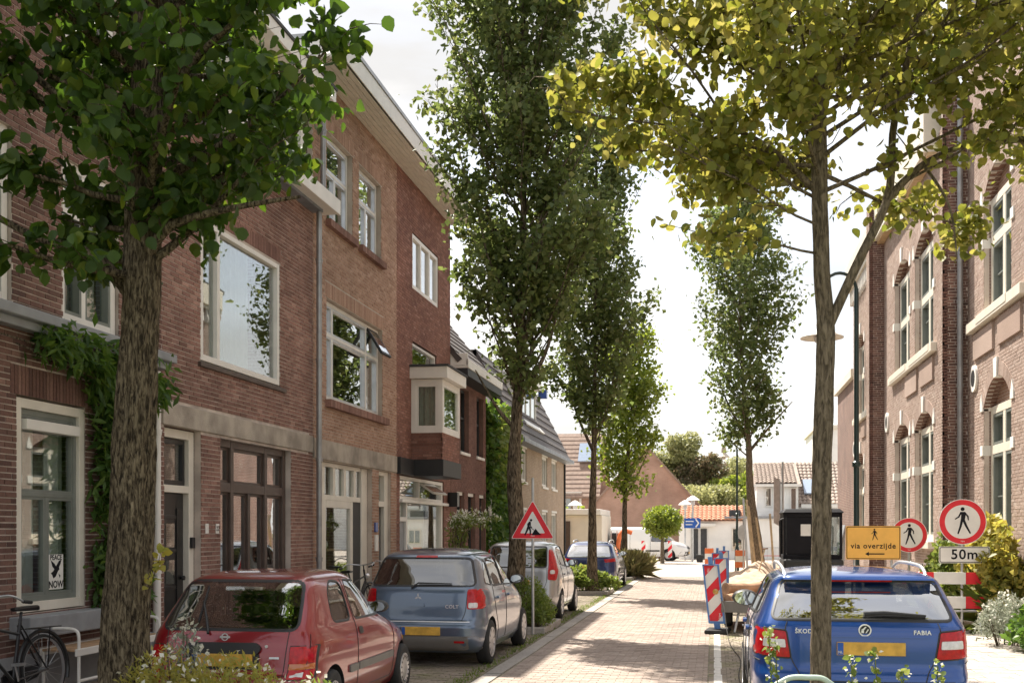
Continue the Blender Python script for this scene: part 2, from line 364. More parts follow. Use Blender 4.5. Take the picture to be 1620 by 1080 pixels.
# ------------------------------------------------------------------ materials
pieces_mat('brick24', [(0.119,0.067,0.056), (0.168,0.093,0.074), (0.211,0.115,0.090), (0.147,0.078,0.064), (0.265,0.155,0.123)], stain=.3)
pieces_mat('brick22', [(0.183,0.099,0.078), (0.239,0.129,0.101), (0.295,0.165,0.129), (0.211,0.112,0.090), (0.349,0.211,0.168)], stain=.3)
pieces_mat('brick20', [(0.319,0.187,0.130), (0.396,0.248,0.176), (0.451,0.292,0.215), (0.352,0.209,0.149), (0.506,0.341,0.259)], stain=.18)
pieces_mat('brick18', [(0.209,0.101,0.077), (0.264,0.127,0.095), (0.319,0.160,0.121), (0.231,0.110,0.085), (0.374,0.209,0.165)], stain=.25)
pieces_mat('brick16', [(.155,.078,.062), (.195,.098,.077), (.23,.12,.095), (.175,.086,.069)], stain=.25)
pieces_mat('bricktan', [(.40,.30,.22), (.46,.35,.26), (.43,.32,.235), (.50,.385,.29)], stain=.15)
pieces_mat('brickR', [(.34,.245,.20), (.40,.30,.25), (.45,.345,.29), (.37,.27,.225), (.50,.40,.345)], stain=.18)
mat('mortar_dark', (.47,.40,.35), .95, var=.25, scale=3)
mat('mortar_light', (.46,.39,.33), .95, var=.15, scale=3)
mat('mortar_red', (.17,.10,.08), .95, var=.2, scale=3)
mat('mortar_R', (.60,.51,.44), .95, var=.12, scale=3)
bricktex('reveal_dark', (.14,.075,.06), (.19,.105,.08), (.30,.25,.21))
bricktex('reveal_light', (.30,.165,.11), (.37,.22,.15), (.46,.39,.33))
bricktex('reveal_red', (.18,.066,.046), (.24,.095,.064), (.20,.13,.10))
bricktex('reveal_R', (.17,.085,.062), (.22,.115,.085), (.42,.35,.30))  # darker copy of the school brick, recess shade put into the colour
bricktex('brick_side', (.16,.088,.07), (.21,.115,.09), (.33,.28,.24))
bricktex('brick_brown_far', (.36,.22,.165), (.40,.25,.19), (.42,.29,.23), bh=.065)
mat('concrete_lintel', (.36,.31,.255), .95, var=.3, scale=2.5, bump=.5, bscale=60, col2=(.46,.40,.33))
mat('white_paint', (.74,.71,.66), .45, var=.05, scale=3)
mat('cream_paint', (.70,.65,.56), .45, var=.06, scale=3)
mat('cream_R', (.74,.68,.57), .5, var=.05, scale=3)
mat('stone_white', (.78,.75,.70), .8, var=.08, scale=4, bump=.15)
mat('grey_green_paint', (.17,.185,.165), .45, var=.08)
mat('grey_paint', (.26,.27,.285), .5, var=.1)
mat('brown_paint', (.075,.05,.04), .42, var=.15)
mat('black_paint', (.012,.012,.013), .3, var=.1)
mat('soft_black', (.02,.02,.021), .55, var=.15)
mat('zinc', (.34,.34,.34), .45, metal=.6, var=.15, scale=4)
mat('lead', (.23,.25,.28), .5, metal=.3, var=.2, scale=3)
mat('alu', (.62,.63,.65), .35, metal=.7, var=.08)
mat('steel', (.50,.51,.52), .4, metal=.85, var=.12)
mat('interior', (.16,.14,.12), .9, var=.1)
mat('curtain_white', (.62,.61,.58), .9, var=.05, scale=8)
mat('curtain_green', (.25,.29,.25), .9, var=.08, scale=8)
mat('blind', (.66,.64,.6), .8, var=.04)
mat('wood_soffit', (.60,.42,.23), .5, var=.15, scale=8)
mat('wood_seat', (.40,.25,.14), .55, var=.2, scale=9)
mat('tile_dark', (.075,.06,.055), .7, var=.25, scale=5, bump=.2)
mat('tile_brown', (.26,.18,.14), .75, var=.2, scale=5)
mat('tile_orange', (.52,.25,.15), .75, var=.25, scale=4)
mat('tile_grey', (.30,.235,.195), .75, var=.25, scale=5)
mat('roof_felt', (.05,.052,.055), .8, var=.15)
mat('render_white', (.80,.785,.75), .85, var=.06, scale=1.5, bump=.1)
mat('render_cream', (.72,.66,.56), .85, var=.06, scale=1.5, bump=.1)
mat('solar', (.30,.36,.46), .12, var=.05)
glass('pane_clear', refl=.09)
glass('pane_reflect', tint=(.75,.8,.8), refl=.5, wob=.05)
glass('pane_dark', tint=(.84,.88,.86), refl=.16, wob=.05)
glass('pane_far', tint=(.75,.8,.8), refl=.18)
# ground
pieces_mat('road_brick', [(.33,.265,.225), (.39,.315,.265), (.36,.29,.25), (.43,.355,.305), (.30,.235,.20)], stain=.14, grain=25, bump=.3)
pieces_mat('park_brick', [(.26,.22,.17), (.31,.26,.205), (.28,.235,.19), (.35,.295,.24)], stain=.22, grain=25, bump=.3, moss=(.16,.17,.055,.55))
pieces_mat('paving_tile', [(.42,.375,.33), (.47,.42,.37), (.44,.39,.345), (.50,.45,.40)], stain=.14, grain=20, bump=.2)
pieces_mat('kerb_stone', [(.36,.33,.30), (.42,.385,.35), (.39,.355,.32)], stain=.22, grain=30, bump=.3)
mat('joint_sand', (.24,.205,.16), 1, var=.25, scale=8, col2=(.27,.25,.16))
mat('joint_moss', (.115,.12,.05), 1, var=.4, scale=6, col2=(.24,.21,.14))
mat('asphalt_far', (.40,.345,.30), .95, var=.12, scale=1.2, bump=.2)
mat('earth', (.10,.075,.05), 1, var=.35, scale=6, bump=.6, bscale=30)
mat('sand', (.50,.37,.27), 1, var=.2, scale=5, bump=.5, bscale=25)
mat('line_white', (.66,.64,.60), .85, var=.12, scale=12)
mat('grass_ground', (.15,.16,.06), 1, var=.4, scale=1.2)
# ------------------------------------------------------------------ ground
g = MB(); g.box(-400, 400, -30, 700, -.6, -.03); tag(g.build('ground', 'grass_ground'), kind='structure')
def pavers(parent, x0, x1, y0, y1, z, lx, ly, m, sub, jt=.008, h=.035, indiv=0, name='paving_brick', stagger=True, herring=False, uneven=.002, skip=None, along=False):
    """bricks laid across (or along) with joints; the ones that show largest are objects of their own"""
    bs = MB(); bs.box(x0, x1, y0, y1, z-.04, z-.006); 
    lst = []; nr = int((y1-y0)/ly); 
    for i in range(nr):
        yy = y0+i*ly; off = (lx/2 if (stagger and i % 2) else 0); k = 0; x = x0-off
        while x < x1-.02:
            a, b = max(x0, x)+jt/2, min(x1, x+lx)-jt/2; x += lx
            if b-a > .02 and not (skip and skip((a+b)/2, yy+ly/2)): lst.append((a, b, yy+jt/2, yy+ly-jt/2))
    key = []
    for j, b in enumerate(lst):
        p = proj((b[0]+b[1])/2, (b[2]+b[3])/2, z)
        if p and 5 < p[0] < 1615 and p[1] < 1078 and b[1]-b[0] > lx-jt-.003: key.append((p[2], j))
    key.sort(); sel = {j for _, j in key[:indiv]}; rest = MB(); base = None; rr = random.Random(nr)
    for j, b in enumerate(lst):
        dz = rr.uniform(-uneven, uneven)
        if j in sel:
            if base is None:
                mb = MB(); mb.box(-(lx-jt)/2, (lx-jt)/2, -(ly-jt)/2, (ly-jt)/2, -h, 0, .001); base = mb.mesh(name); base.materials.append(M[m])
            o = bpy.data.objects.new(name, base); C.objects.link(o); o.parent = parent; o.location = Vector(((b[0]+b[1])/2, (b[2]+b[3])/2, z+dz))
        else: rest.box(b[0], b[1], b[2], b[3], z-h, z+dz, rr.uniform(.001, .999))
    if rest.v: rest.build(name+'s', m, parent, kind='stuff')
    return bs
KL, KR = -2.72, .02                     # left kerb strip, right edge of the carriageway
ZR = 0.0
road = MB(); road.box(KL-.12, KR+.02, 4, 60, -.3, -.006); road = tag(road.build('road', 'joint_sand'), kind='structure')
pavers(road, KL+.12, KR-.10, 12.4, 44, 0, .205, .098, 'road_brick', 'joint_sand', indiv=300)
far = MB(); far.box(KL+.12, KR-.1, 44.05, 60, -.03, .0); far.build('distant_paving', 'asphalt_far', road)
# flat kerb strip on the left of the carriageway: pale stones end to end
ks = MB(); y = 6.0; kl = []
while y < 52: kl.append((y, y+.98)); y += 1.0
kmesh = MB(); kmesh.box(-.1, .1, -.49, .49, -.10, .008, .001); kmesh = kmesh.mesh('kerb_stone'); kmesh.materials.append(M['kerb_stone'])
kp = MB(); kp.box(KL-.115, KL+.115, 6, 53, -.12, -.008); kp = tag(kp.build('kerb_strip', 'joint_sand'), kind='structure')
for (a, b) in kl:
    o = bpy.data.objects.new('kerb_stone', kmesh); C.objects.link(o); o.parent = kp; o.location = (KL+random.uniform(-.004, .004), (a+b)/2, random.uniform(-.003, .004))
# left parking lane with moss in its joints
pl = MB(); pl.box(-4.915, KL-.12, 4, 50, -.3, -.008); pl = tag(pl.build('parking_lane', 'joint_moss'), kind='structure')
pavers(pl, -4.9, KL-.13, 9, 40, -.002, .205, .10, 'park_brick', 'joint_moss', jt=.014, indiv=120, uneven=.004)
# right parking lane
pr = MB(); pr.box(KR+.02, 2.245, 4, 50, -.3, -.008); pr = tag(pr.build('parking_lane', 'joint_moss'), kind='structure')
pavers(pr, KR+.13, 2.12, 9, 36, -.002, .10, .205, 'park_brick', 'joint_moss', jt=.012, indiv=120, uneven=.003)
# white line of blocks and its two gutters
wl_ = MB(); wl_.box(KR-.09, KR+.125, 6, 46, -.1, -.007); wl_ = tag(wl_.build('edge_line', 'joint_moss'), kind='structure')
wm = MB(); wm.box(-.05, .05, -.145, .145, -.05, .004, .001); wm = wm.mesh('white_block'); wm.materials.append(M['line_white'])
gm = MB(); gm.box(-.035, .035, -.10, .10, -.05, .002, .001); gm = gm.mesh('gutter_brick'); gm.materials.append(M['park_brick'])
y = 12.0
while y < 32:
    o = bpy.data.objects.new('white_block', wm); C.objects.link(o); o.parent = wl_; o.location = (KR+.025, y, random.uniform(-.003, .001)); y += .30
y = 12.0
while y < 26:
    for dx in (-.05, .095):
        o = bpy.data.objects.new('gutter_brick', gm); C.objects.link(o); o.parent = wl_; o.location = (KR+dx, y, random.uniform(-.003, .001))
    y += .21
# pavements
sl = MB(); sl.box(-7.0, -5.045, 3, 56, -.3, .07); sl = tag(sl.build('pavement', 'joint_sand'), kind='structure')
pavers(sl, -6.98, -5.05, 8, 40, .082, .30, .30, 'paving_tile', 'joint_sand', indiv=60, name='paving_tile')
sk = MB()
for i in range(50): sk.box(-5.04, -4.92, 3+i, 3.985+i, -.1, .085, random.uniform(.01,.99))
sk.build('kerb', 'kerb_stone', sl)
sr = MB(); sr.box(2.395, 9.5, 3, 60, -.3, .05); sr = tag(sr.build('pavement', 'joint_sand'), kind='structure')
pavers(sr, 2.4, 5.2, 9, 40, .062, .30, .30, 'paving_tile', 'joint_sand', indiv=300, name='paving_tile', uneven=.003)
sk = MB()
for i in range(50): sk.box(2.25, 2.39, 3+i, 3.985+i, -.1, .065, random.uniform(.01,.99))
sk.build('kerb', 'kerb_stone', sr)
# the cross street and square at the end
sq = MB(); sq.box(-60, 60, 60.0, 110, -.3, -.004); sq = tag(sq.build('square', 'asphalt_far'), kind='structure')
sq2 = MB(); sq2.box(-4.9, 12, 50.02, 60.0, -.3, -.002); tag(sq2.build('square', 'asphalt_far'), kind='structure')

# planting islands between the parked cars
def island(x0, x1, y0, y1, kw=.14, front=True):
    e = MB(); e.box(x0+kw, x1-kw, y0+kw, y1-kw, -.05, .09); e = tag(e.build('planting_island', 'earth'), kind='structure')
    n = 0
    def stone(a, b, c, d):
        mb = MB(); mb.box(a, b, c, d, -.1, .12, random.uniform(.01,.99)); mb.build('kerb_stone', 'kerb_stone', e, bevel=.015)
    w = (x1-x0); k = max(2, int(round(w/.95)))
    for i in range(k):
        for (c, d) in ((y0, y0+kw), (y1-kw, y1)): stone(x0+w*i/k+.004, x0+w*(i+1)/k-.004, c, d)
    h = y1-y0-2*kw; k = max(1, int(round(h/.95)))
    for i in range(k): stone(x1-kw, x1, y0+kw+h*i/k+.004, y0+kw+h*(i+1)/k-.004); stone(x0, x0+kw, y0+kw+h*i/k+.004, y0+kw+h*(i+1)/k-.004)
    return e
island(-4.9, -2.87, 6.2, 9.0); island(-4.9, -2.87, 19.4, 21.5); island(-4.9, -2.87, 31.2, 33.2); island(-4.9, -2.87, 40.5, 44.5)
island(.17, 2.2, 6.6, 9.0)
mat('grey_trim_blind', (.12,.12,.11), .8)
# ------------------------------------------------------------------ the brick terrace on the left (front wall x = -7)
FL = Face('L', -7.0); XB = -12.5
def shell(h, y0, y1, z1, m='brick_side', ceil=True):
    """side walls, back wall, floors: the house is hollow behind its windows"""
    mb = MB(); mb.box(XB, -7.11, y0+.002, y0+.12, 0, z1); mb.box(XB, -7.11, y1-.12, y1-.002, 0, z1); mb.box(XB-.1, XB, y0+.002, y1-.002, 0, z1); o = mb.build('side_wall', m, h)
    mb = MB()
    for z in (0.02, 3.3, 6.6):
        if z < z1-.3: mb.box(XB+.01, -7.35, y0+.13, y1-.13, z, z+.15)
    if z1 < 50: mb.box(XB+.01, -7.12, y0+.13, y1-.13, z1-.14, z1-.02)
    mb.box(-9.6, -9.5, y0+.13, y1-.13, .1, z1-.1); mb.build('interior_wall', 'interior', h); return o
def pipe(parent, x, y, z0, z1, r=.045, m='zinc', name='drainpipe'):
    mb = MB(); mb.tube([(x, y, z0), (x, y, z1)], r, 12)
    z = z0+1.2
    o = mb.build(name, m, parent, smooth=True); c = MB()
    while z < z1-.2: c.lathe([(r*.98, -.05), (r*1.2, -.05), (r*1.2, .0), (r*1.35, .0), (r*1.35, .02), (r*.98, .02)], (x, y, z), seg=12, closed=True); z += 1.75
    c.build('pipe_bracket', m, o, smooth=True); return o
# ---- number 24
h24 = thing('brick_house', 'dark brown brick house with grey ledge and peace poster in its window', 'house', (-7, 10.5, 0))
op = [rect(10.52, 11.82, .93, 3.17), rect(9.0, 10.45, 4.08, 5.9), rect(11.36, 12.55, 4.08, 5.9), rect(9.2, 10.3, 7.2, 8.7), rect(11.4, 12.5, 7.2, 8.7), rect(7.3, 8.6, .93, 3.17)]
w = brick_wall(h24, FL, 6.5, 13.6, 0, 9.4, op, 'brick24', 'mortar_dark', indiv=300, exclude=[rect(10.42, 12.0, 3.17, 3.50)])
sd = MB(); soldier(FL, sd, 10.42, 12.0, 3.18, 3.49); sd.build('soldier_course', 'brick24', w, kind='stuff')
shell(h24, 6.5, 13.6, 9.4)
rv = MB(); reveal(FL, rv, 10.52, 11.82, .93, 3.17, .16); reveal(FL, rv, 11.36, 12.55, 4.08, 5.9, .2); reveal(FL, rv, 9.0, 10.45, 4.08, 5.9, .2); rv.build('reveal', 'reveal_dark', h24)
wn_ = window(h24, FL, 10.53, 11.81, .95, 3.16, .10, 'cream_paint', 'pane_dark', fw=.10, rows=(), fd=.09)
for ch in list(wn_.children): bpy.data.objects.remove(ch)
window(h24, FL, 10.62, 11.72, 1.05, 3.06, .12, 'grey_green_paint', 'pane_dark', fw=.06, rows=(.56,), rowcols=((.48,), ()), fd=.07, sub=.03, curtain=('curtain_white', [(10.64, 11.1), (11.32, 11.7)], 1.1, 3.0), name='sash_window')
vb = MB(); FL.box(vb, 10.66, 11.66, 2.84, 2.95, -.075, .035); vb.build('ventilation_grille', 'white_paint', h24, bevel=.006)
sb = MB(); FL.box(sb, 10.40, 11.98, .70, .92, -.05, .24); sb.build('window_sill', 'grey_paint', h24, bevel=.012)
pln = MB(); FL.box(pln, 6.5, 13.6, 0.0, .52, .0, .035); pln.build('plinth', 'grey_paint', h24, bevel=.01)
lg = MB(); FL.box(lg, 6.5, 13.62, 3.93, 4.04, 0, .22); FL.box(lg, 6.5, 13.6, 3.84, 3.93, 0, .14); lg.build('ledge', 'grey_paint', h24, bevel=.012)
for (a, b) in ((9.0, 10.45), (11.36, 12.55)):
    window(h24, FL, a+.01, b-.01, 4.09, 5.89, .16, 'white_paint', 'pane_dark', fw=.10, cols=(.42,), rows=(.68,), fd=.12, sub=.04, smat='grey_green_paint', curtain=('curtain_white', [(a+.1, a+.5), (b-.5, b-.1)], 4.1, 5.85), name='upper_window')
for (a, b) in ((9.2, 10.3), (11.4, 12.5)): window(h24, FL, a+.01, b-.01, 7.21, 8.69, .16, 'white_paint', 'pane_dark', fw=.10, cols=(.5,), fd=.12, name='upper_window')
rf = MB(); rf.box(XB-.3, -6.6, 6.4, 13.6, 9.4, 9.62); rf.build('roof', 'white_paint', h24, bevel=.02)
pipe(h24, -6.93, 13.36, .1, 3.8, .05, 'white_paint', 'downpipe')
# ---- number 22
h22 = thing('brick_house', 'brown brick house with black door, brown glazed garage doors and white dormer', 'house', (-7, 16.5, 0))
op = [rect(13.68, 14.76, .10, 3.17), rect(15.38, 18.16, .10, 3.14), rect(14.74, 17.66, 4.12, 6.15)]
w = brick_wall(h22, FL, 13.6, 19.2, 0, 7.45, op, 'brick22', 'mortar_dark', indiv=300, exclude=[rect(13.6, 19.0, 3.14, 3.47), rect(14.7, 17.7, 6.15, 6.4)])
sd = MB(); soldier(FL, sd, 14.7, 17.7, 6.16, 6.39); sd.build('soldier_course', 'brick22', w, kind='stuff')
shell(h22, 13.6, 19.2, 7.45)
ln = MB(); FL.box(ln, 13.62, 18.85, 3.165, 3.46, -.09, .03); FL.box(ln, 18.86, 19.18, 3.165, 3.46, -.09, .028); ln.build('lintel', 'concrete_lintel', h22, bevel=.01)
rv = MB(); reveal(FL, rv, 13.68, 14.76, .10, 3.16, .3); reveal(FL, rv, 15.38, 18.16, .10, 3.14, .3); reveal(FL, rv, 14.74, 17.66, 4.12, 6.15, .14); rv.build('reveal', 'reveal_dark', h22)
# black front door, tall light above
fr = MB()
for q in ((13.69, 13.80, .1, 3.15), (14.60, 14.75, .1, 3.15), (13.80, 14.60, 3.03, 3.15), (13.80, 14.60, 2.30, 2.40)): FL.box(fr, *q, -.24, -.10)
fr.build('door_frame', 'cream_paint', h22, bevel=.006)
tl = MB()
for q in ((13.81, 13.87, 2.41, 3.02), (14.53, 14.59, 2.41, 3.02), (13.87, 14.53, 2.96, 3.02), (13.87, 14.53, 2.41, 2.47)): FL.box(tl, *q, -.22, -.16)
tl = tl.build('fanlight', 'black_paint', h22); p = MB(); FL.box(p, 13.86, 14.54, 2.46, 2.97, -.20, -.19); p.build('pane', 'pane_dark', tl); p = MB(); FL.box(p, 13.9, 14.15, 2.46, 2.97, -.27, -.26); p.build('curtain', 'curtain_white', tl)
dr = MB(); FL.box(dr, 13.81, 14.59, .12, 2.295, -.23, -.18)
for (a, b, c, d) in ((13.88, 14.02, .3, 2.1), (14.38, 14.52, .3, 2.1)): FL.box(dr, a, b, c, d, -.178, -.165)
for c in (.5, 1.0, 1.5, 1.95): FL.box(dr, 14.03, 14.37, c, c+.05, -.178, -.168)
dr = dr.build('door', 'black_paint', h22, bevel=.008)
for c in (1.08, 1.57): p = MB(); FL.box(p, 14.08, 14.32, c, c+.32, -.178, -.172); p.build('pane', 'pane_dark', dr)
k = MB(); k.lathe([(.0, .06), (.03, .055), (.035, .03), (.015, .0)], (-7.17, 14.5, 1.15), axis='x', seg=12); k.build('door_knob', 'soft_black', dr, smooth=True)
db = MB(); FL.box(db, 14.62, 14.72, 1.55, 1.70, -.098, -.06); db.build('door_bell', 'soft_black', h22, bevel=.008)
# brown glazed doors
gd = MB()
for q in ((15.39, 15.46, .12, 3.13), (15.95, 16.06, .12, 3.13), (17.25, 17.36, .12, 3.13), (18.02, 18.15, .12, 3.13)): FL.box(gd, *q, -.20, -.09)
for q in ((15.46, 15.95), (16.06, 17.25), (17.36, 18.02)):
    for (c, d) in ((3.02, 3.13), (2.36, 2.50), (.12, .30)): FL.box(gd, q[0], q[1], c, d, -.195, -.094)
FL.box(gd, 16.61, 16.70, .30, 2.36, -.19, -.098)
gd = gd.build('garage_doors', 'brown_paint', h22, bevel=.006)
sb = MB(); lights = []
for (a, b) in ((15.46, 15.95), (16.06, 16.61), (16.70, 17.25), (17.36, 18.02)):
    lights.append((a, b, .30, 2.36))
for (a, b) in ((15.46, 15.95), (16.06, 17.25), (17.36, 18.02)): lights.append((a, b, 2.50, 3.02))
for (a, b, c, d) in lights:
    e = .04
    for q in ((a, a+e, c, d), (b-e, b, c, d), (a+e, b-e, c, c+e), (a+e, b-e, d-e, d)): FL.box(sb, *q, -.185, -.135)
    p = MB(); FL.box(p, a+e*.8, b-e*.8, c+e*.8, d-e*.8, -.165, -.158); p.build('pane', 'pane_reflect', gd)
sb.build('sash', 'brown_paint', gd); cu = MB(); FL.box(cu, 15.5, 17.98, .3, 1.35, -.30, -.29); cu.build('window_film', 'curtain_green', gd)
# first-floor window
window(h22, FL, 14.75, 17.65, 4.16, 6.14, .10, 'white_paint', 'pane_dark', fw=.085, cols=(.205,), fd=.10, mw=.09, curtain=('curtain_green', [(15.3, 16.75)], 4.2, 6.1), name='picture_window')
sb = MB(); FL.box(sb, 14.66, 17.85, 4.06, 4.12, -.1, .05); sb.build('window_sill', 'brown_paint', h22, bevel=.006)
# white gutter box and dormer
gt = MB(); gt.box(-7.3, -6.62, 13.6, 19.55, 7.45, 7.49); gt.box(-6.66, -6.60, 13.6, 19.57, 7.44, 7.70); gt.box(-7.3, -6.66, 19.50, 19.56, 7.49, 7.69); gt.build('gutter', 'white_paint', h22, bevel=.008)
rf = MB(); rf.add([(-6.8,13.6,7.6),(-6.8,19.2,7.6),(-9.2,19.2,9.9),(-9.2,13.6,9.9),(-12.6,13.6,9.9),(-12.6,19.2,9.9),(-12.6,13.6,7.4),(-12.6,19.2,7.4),(-6.8,13.6,7.4),(-6.8,19.2,7.4)], [(0,1,2,3),(3,2,5,4),(4,5,7,6),(0,3,4,6,8),(1,9,7,5,2),(0,8,9,1),(8,6,7,9)]); rf.build('roof', 'lead', h22)
FD = Face('L', -6.82)
window(h22, FD, 13.9, 18.2, 7.72, 9.05, .05, 'white_paint', 'pane_reflect', fw=.12, cols=(.17, .33, .5, .67, .84), fd=.11, sub=.05, mw=.12, name='dormer_window')
dm = MB(); dm.box(-9.2, -6.84, 13.8, 18.3, 9.05, 9.12); dm.box(-9.2, -6.93, 18.2, 18.32, 7.6, 9.06); dm.box(-9.2, -6.93, 13.75, 13.87, 7.6, 9.06); dm = dm.build('dormer', 'white_paint', h22)
df = MB(); df.box(-9.3, -6.42, 13.6, 18.8, 9.14, 9.36); df.build('dormer_fascia', 'white_paint', dm, bevel=.01); df = MB(); df.box(-9.32, -6.40, 13.58, 18.82, 9.36, 9.41); df.build('roof_edge', 'roof_felt', dm)
fl = MB(); fl.hexa([(-6.75, 18.4, 7.72), (-6.75, 18.95, 7.72), (-6.9, 18.95, 7.72), (-6.9, 18.4, 7.72), (-7.75, 18.4, 8.7), (-7.75, 18.95, 8.7), (-7.9, 18.95, 8.7), (-7.9, 18.4, 8.7)]); fl.build('flashing', 'lead', h22)
pipe(h22, -6.86, 19.16, .1, 7.4, .05)
for (yy, zz, t) in ((14.92, 1.82, ''), (15.26, 1.82, '22')):
    pb = MB(); FL.box(pb, yy-.05, yy+.05, zz-.07, zz+.07, .008, .02); pb = pb.build('number_plate' if t else 'letter_plate', 'white_paint', h22, bevel=.004)
    if t: text('digits', t, .10, 'black_paint', (-6.977, yy, zz), pb, ax=(0,1,0))
# ---- number 20 (light brick)
h20 = thing('brick_house', 'light brown brick house with cream shopfront and open top-hung window', 'house', (-7, 22, 0))
op = [rect(19.93, 21.46, 7.5, 9.13), rect(21.86, 23.40, 7.5, 9.13), rect(19.93, 23.5, 4.2, 6.06), rect(19.6, 22.76, .1, 3.07), rect(23.24, 24.14, .1, 3.07)]
w = brick_wall(h20, FL, 19.2, 24.6, 0, 10.0, op, 'brick20', 'mortar_light', indiv=300, exclude=[rect(19.2, 24.6, 3.07, 3.45), rect(19.85, 23.6, 6.06, 6.36), rect(19.85, 21.55, 9.13, 9.4), rect(21.8, 23.5, 9.13, 9.4)])
sd = MB(); soldier(FL, sd, 19.85, 23.6, 6.07, 6.35); soldier(FL, sd, 19.85, 21.55, 9.14, 9.39); soldier(FL, sd, 21.8, 23.5, 9.14, 9.39); sd.build('soldier_course', 'brick20', w, kind='stuff')
shell(h20, 19.2, 24.6, 10.0)
ln = MB(); FL.box(ln, 19.22, 24.58, 3.08, 3.44, -.09, .03); ln.build('lintel', 'concrete_lintel', h20, bevel=.01)
rv = MB(); reveal(FL, rv, 19.93, 21.46, 7.5, 9.13, .2); reveal(FL, rv, 21.86, 23.40, 7.5, 9.13, .2); reveal(FL, rv, 19.93, 23.5, 4.2, 6.06, .2); reveal(FL, rv, 19.6, 22.76, .1, 3.07, .25); reveal(FL, rv, 23.24, 24.14, .1, 3.07, .25); rv.build('reveal', 'reveal_light', h20)
for (a, b) in ((19.93, 21.46), (21.86, 23.40)):
    window(h20, FL, a+.01, b-.01, 7.51, 9.12, .18, 'white_paint', 'pane_reflect', fw=.06, rows=(.60,), rowcols=((.5,), ()), fd=.08, sub=.04, smat='alu', name='upper_window', curtain=('blind', [(a+.08, b-.08)], 7.6, 9.1))
    sb = MB(); k = a-.06
    while k < b+.06: FL.box(sb, k+.005, k+.06, 7.36, 7.49, -.15, .11, random.uniform(.01,.9)); k += .0625
    sb.build('window_sill', 'brick22', h20, kind='stuff')
mwn = window(h20, FL, 19.94, 23.49, 4.21, 6.05, .18, 'white_paint', 'pane_reflect', fw=.07, rows=(.665,), cols=(.165, .76), fd=.09, sub=.04, smat='alu', name='picture_window')
sb = MB(); k = 19.85
while k < 23.62: FL.box(sb, k+.005, k+.06, 4.05, 4.19, -.15, .12, random.uniform(.01,.9)); k += .0625
sb.build('window_sill', 'brick22', h20, kind='stuff')
# vent pane hinged at the top, pushed out
vp = MB(); a, b, zt, ln_ = 22.72, 23.40, 6.0, .62; ox = -7.09; dx, dz = math.sin(R_(32))*ln_, math.cos(R_(32))*ln_
def slab(mb, a0, a1, t0, t1, th=.05): mb.hexa([(ox+dx*t0, a0, zt-dz*t0), (ox+dx*t0, a1, zt-dz*t0), (ox+dx*t0-th*.85, a1, zt-dz*t0-th*.5), (ox+dx*t0-th*.85, a0, zt-dz*t0-th*.5), (ox+dx*t1, a0, zt-dz*t1), (ox+dx*t1, a1, zt-dz*t1), (ox+dx*t1-th*.85, a1, zt-dz*t1-th*.5), (ox+dx*t1-th*.85, a0, zt-dz*t1-th*.5)])
slab(vp, a, a+.07, 0, 1); slab(vp, b-.07, b, 0, 1); slab(vp, a+.07, b-.07, 0, .1); slab(vp, a+.07, b-.07, .9, 1); vp = vp.build('open_vent_sash', 'soft_black', mwn)
pv = MB(); slab(pv, a+.07, b-.07, .1, .9, .012); pv.build('pane', 'pane_dark', vp)
# cream shopfront: four top lights, display window between dark panels
sf = MB()
for q in ((19.61, 19.66, .12, 3.06), (19.95, 20.2, .12, 2.36), (21.64, 21.80, .12, 2.36), (22.36, 22.75, .12, 3.06), (19.66, 22.30, 2.98, 3.06), (19.66, 22.30, 2.36, 2.46), (20.22, 21.62, 2.22, 2.36), (20.22, 21.62, .12, .55), (19.97, 20.13, 2.46, 2.98), (20.60, 20.74, 2.46, 2.98), (21.24, 21.38, 2.46, 2.98), (21.86, 22.0, 2.46, 2.98)): FL.box(sf, *q, -.17, -.10)
sf = sf.build('shopfront', 'cream_paint', h20, bevel=.006)
for (a, b) in ((19.66, 19.97), (20.13, 20.60), (20.74, 21.24), (21.38, 21.86), (22.0, 22.3)):
    p = MB(); FL.box(p, a, b, 2.46, 2.98, -.16, -.15); p.build('pane', 'pane_clear', sf); q = MB(); FL.box(q, a+.03, b-.03, 2.5, 2.98, -.24, -.22); q.build('blind', 'grey_trim_blind', sf)
p = MB(); FL.box(p, 20.22, 21.62, .55, 2.22, -.15, -.14); p.build('pane', 'pane_clear', sf)
for (a, b) in ((19.66, 19.95), (21.80, 22.36)): p = MB(); FL.box(p, a, b, .12, 2.36, -.165, -.13); p.build('panel', 'soft_black', sf)
# things seen in the display window
hat = MB(); hat.lathe([(.20, 0), (.19, .02), (.13, .03), (.12, .12), (.08, .19), (0, .21)], (-7.45, 20.55, 1.46), seg=16); mat('hat_red', (.45,.05,.04), .8); hat.build('hat', 'hat_red', sf, smooth=True)
sh = MB(); FL.box(sh, 20.25, 21.6, 1.40, 1.44, -.75, -.28); FL.box(sh, 20.25, 21.6, .85, .89, -.75, -.28); sh.build('shelf', 'wood_seat', sf)
bk = MB(); FL.box(bk, 19.7, 22.4, .2, 2.95, -1.2, -1.15); mat('warm_wall', (.42,.27,.17), .9, var=.15, scale=2); bk.build('display_back', 'warm_wall', sf)
for (yy, zz, s_) in ((20.9, 1.52, .07), (21.2, 1.5, .09), (20.6, .98, .1), (21.1, .96, .12)): q = MB(); q.lathe([(s_*.6, -.06), (s_, .0), (s_*.8, .08), (s_*.3, .12)], (-7.5, yy, zz), seg=12); q.build('pot', 'white_paint', sf, smooth=True)
fr = MB()
for q in ((23.25, 23.30, .1, 3.06), (23.86, 24.13, .1, 3.06), (23.30, 23.86, 2.97, 3.06), (23.30, 23.86, 2.30, 2.42)): FL.box(fr, *q, -.2, -.06)
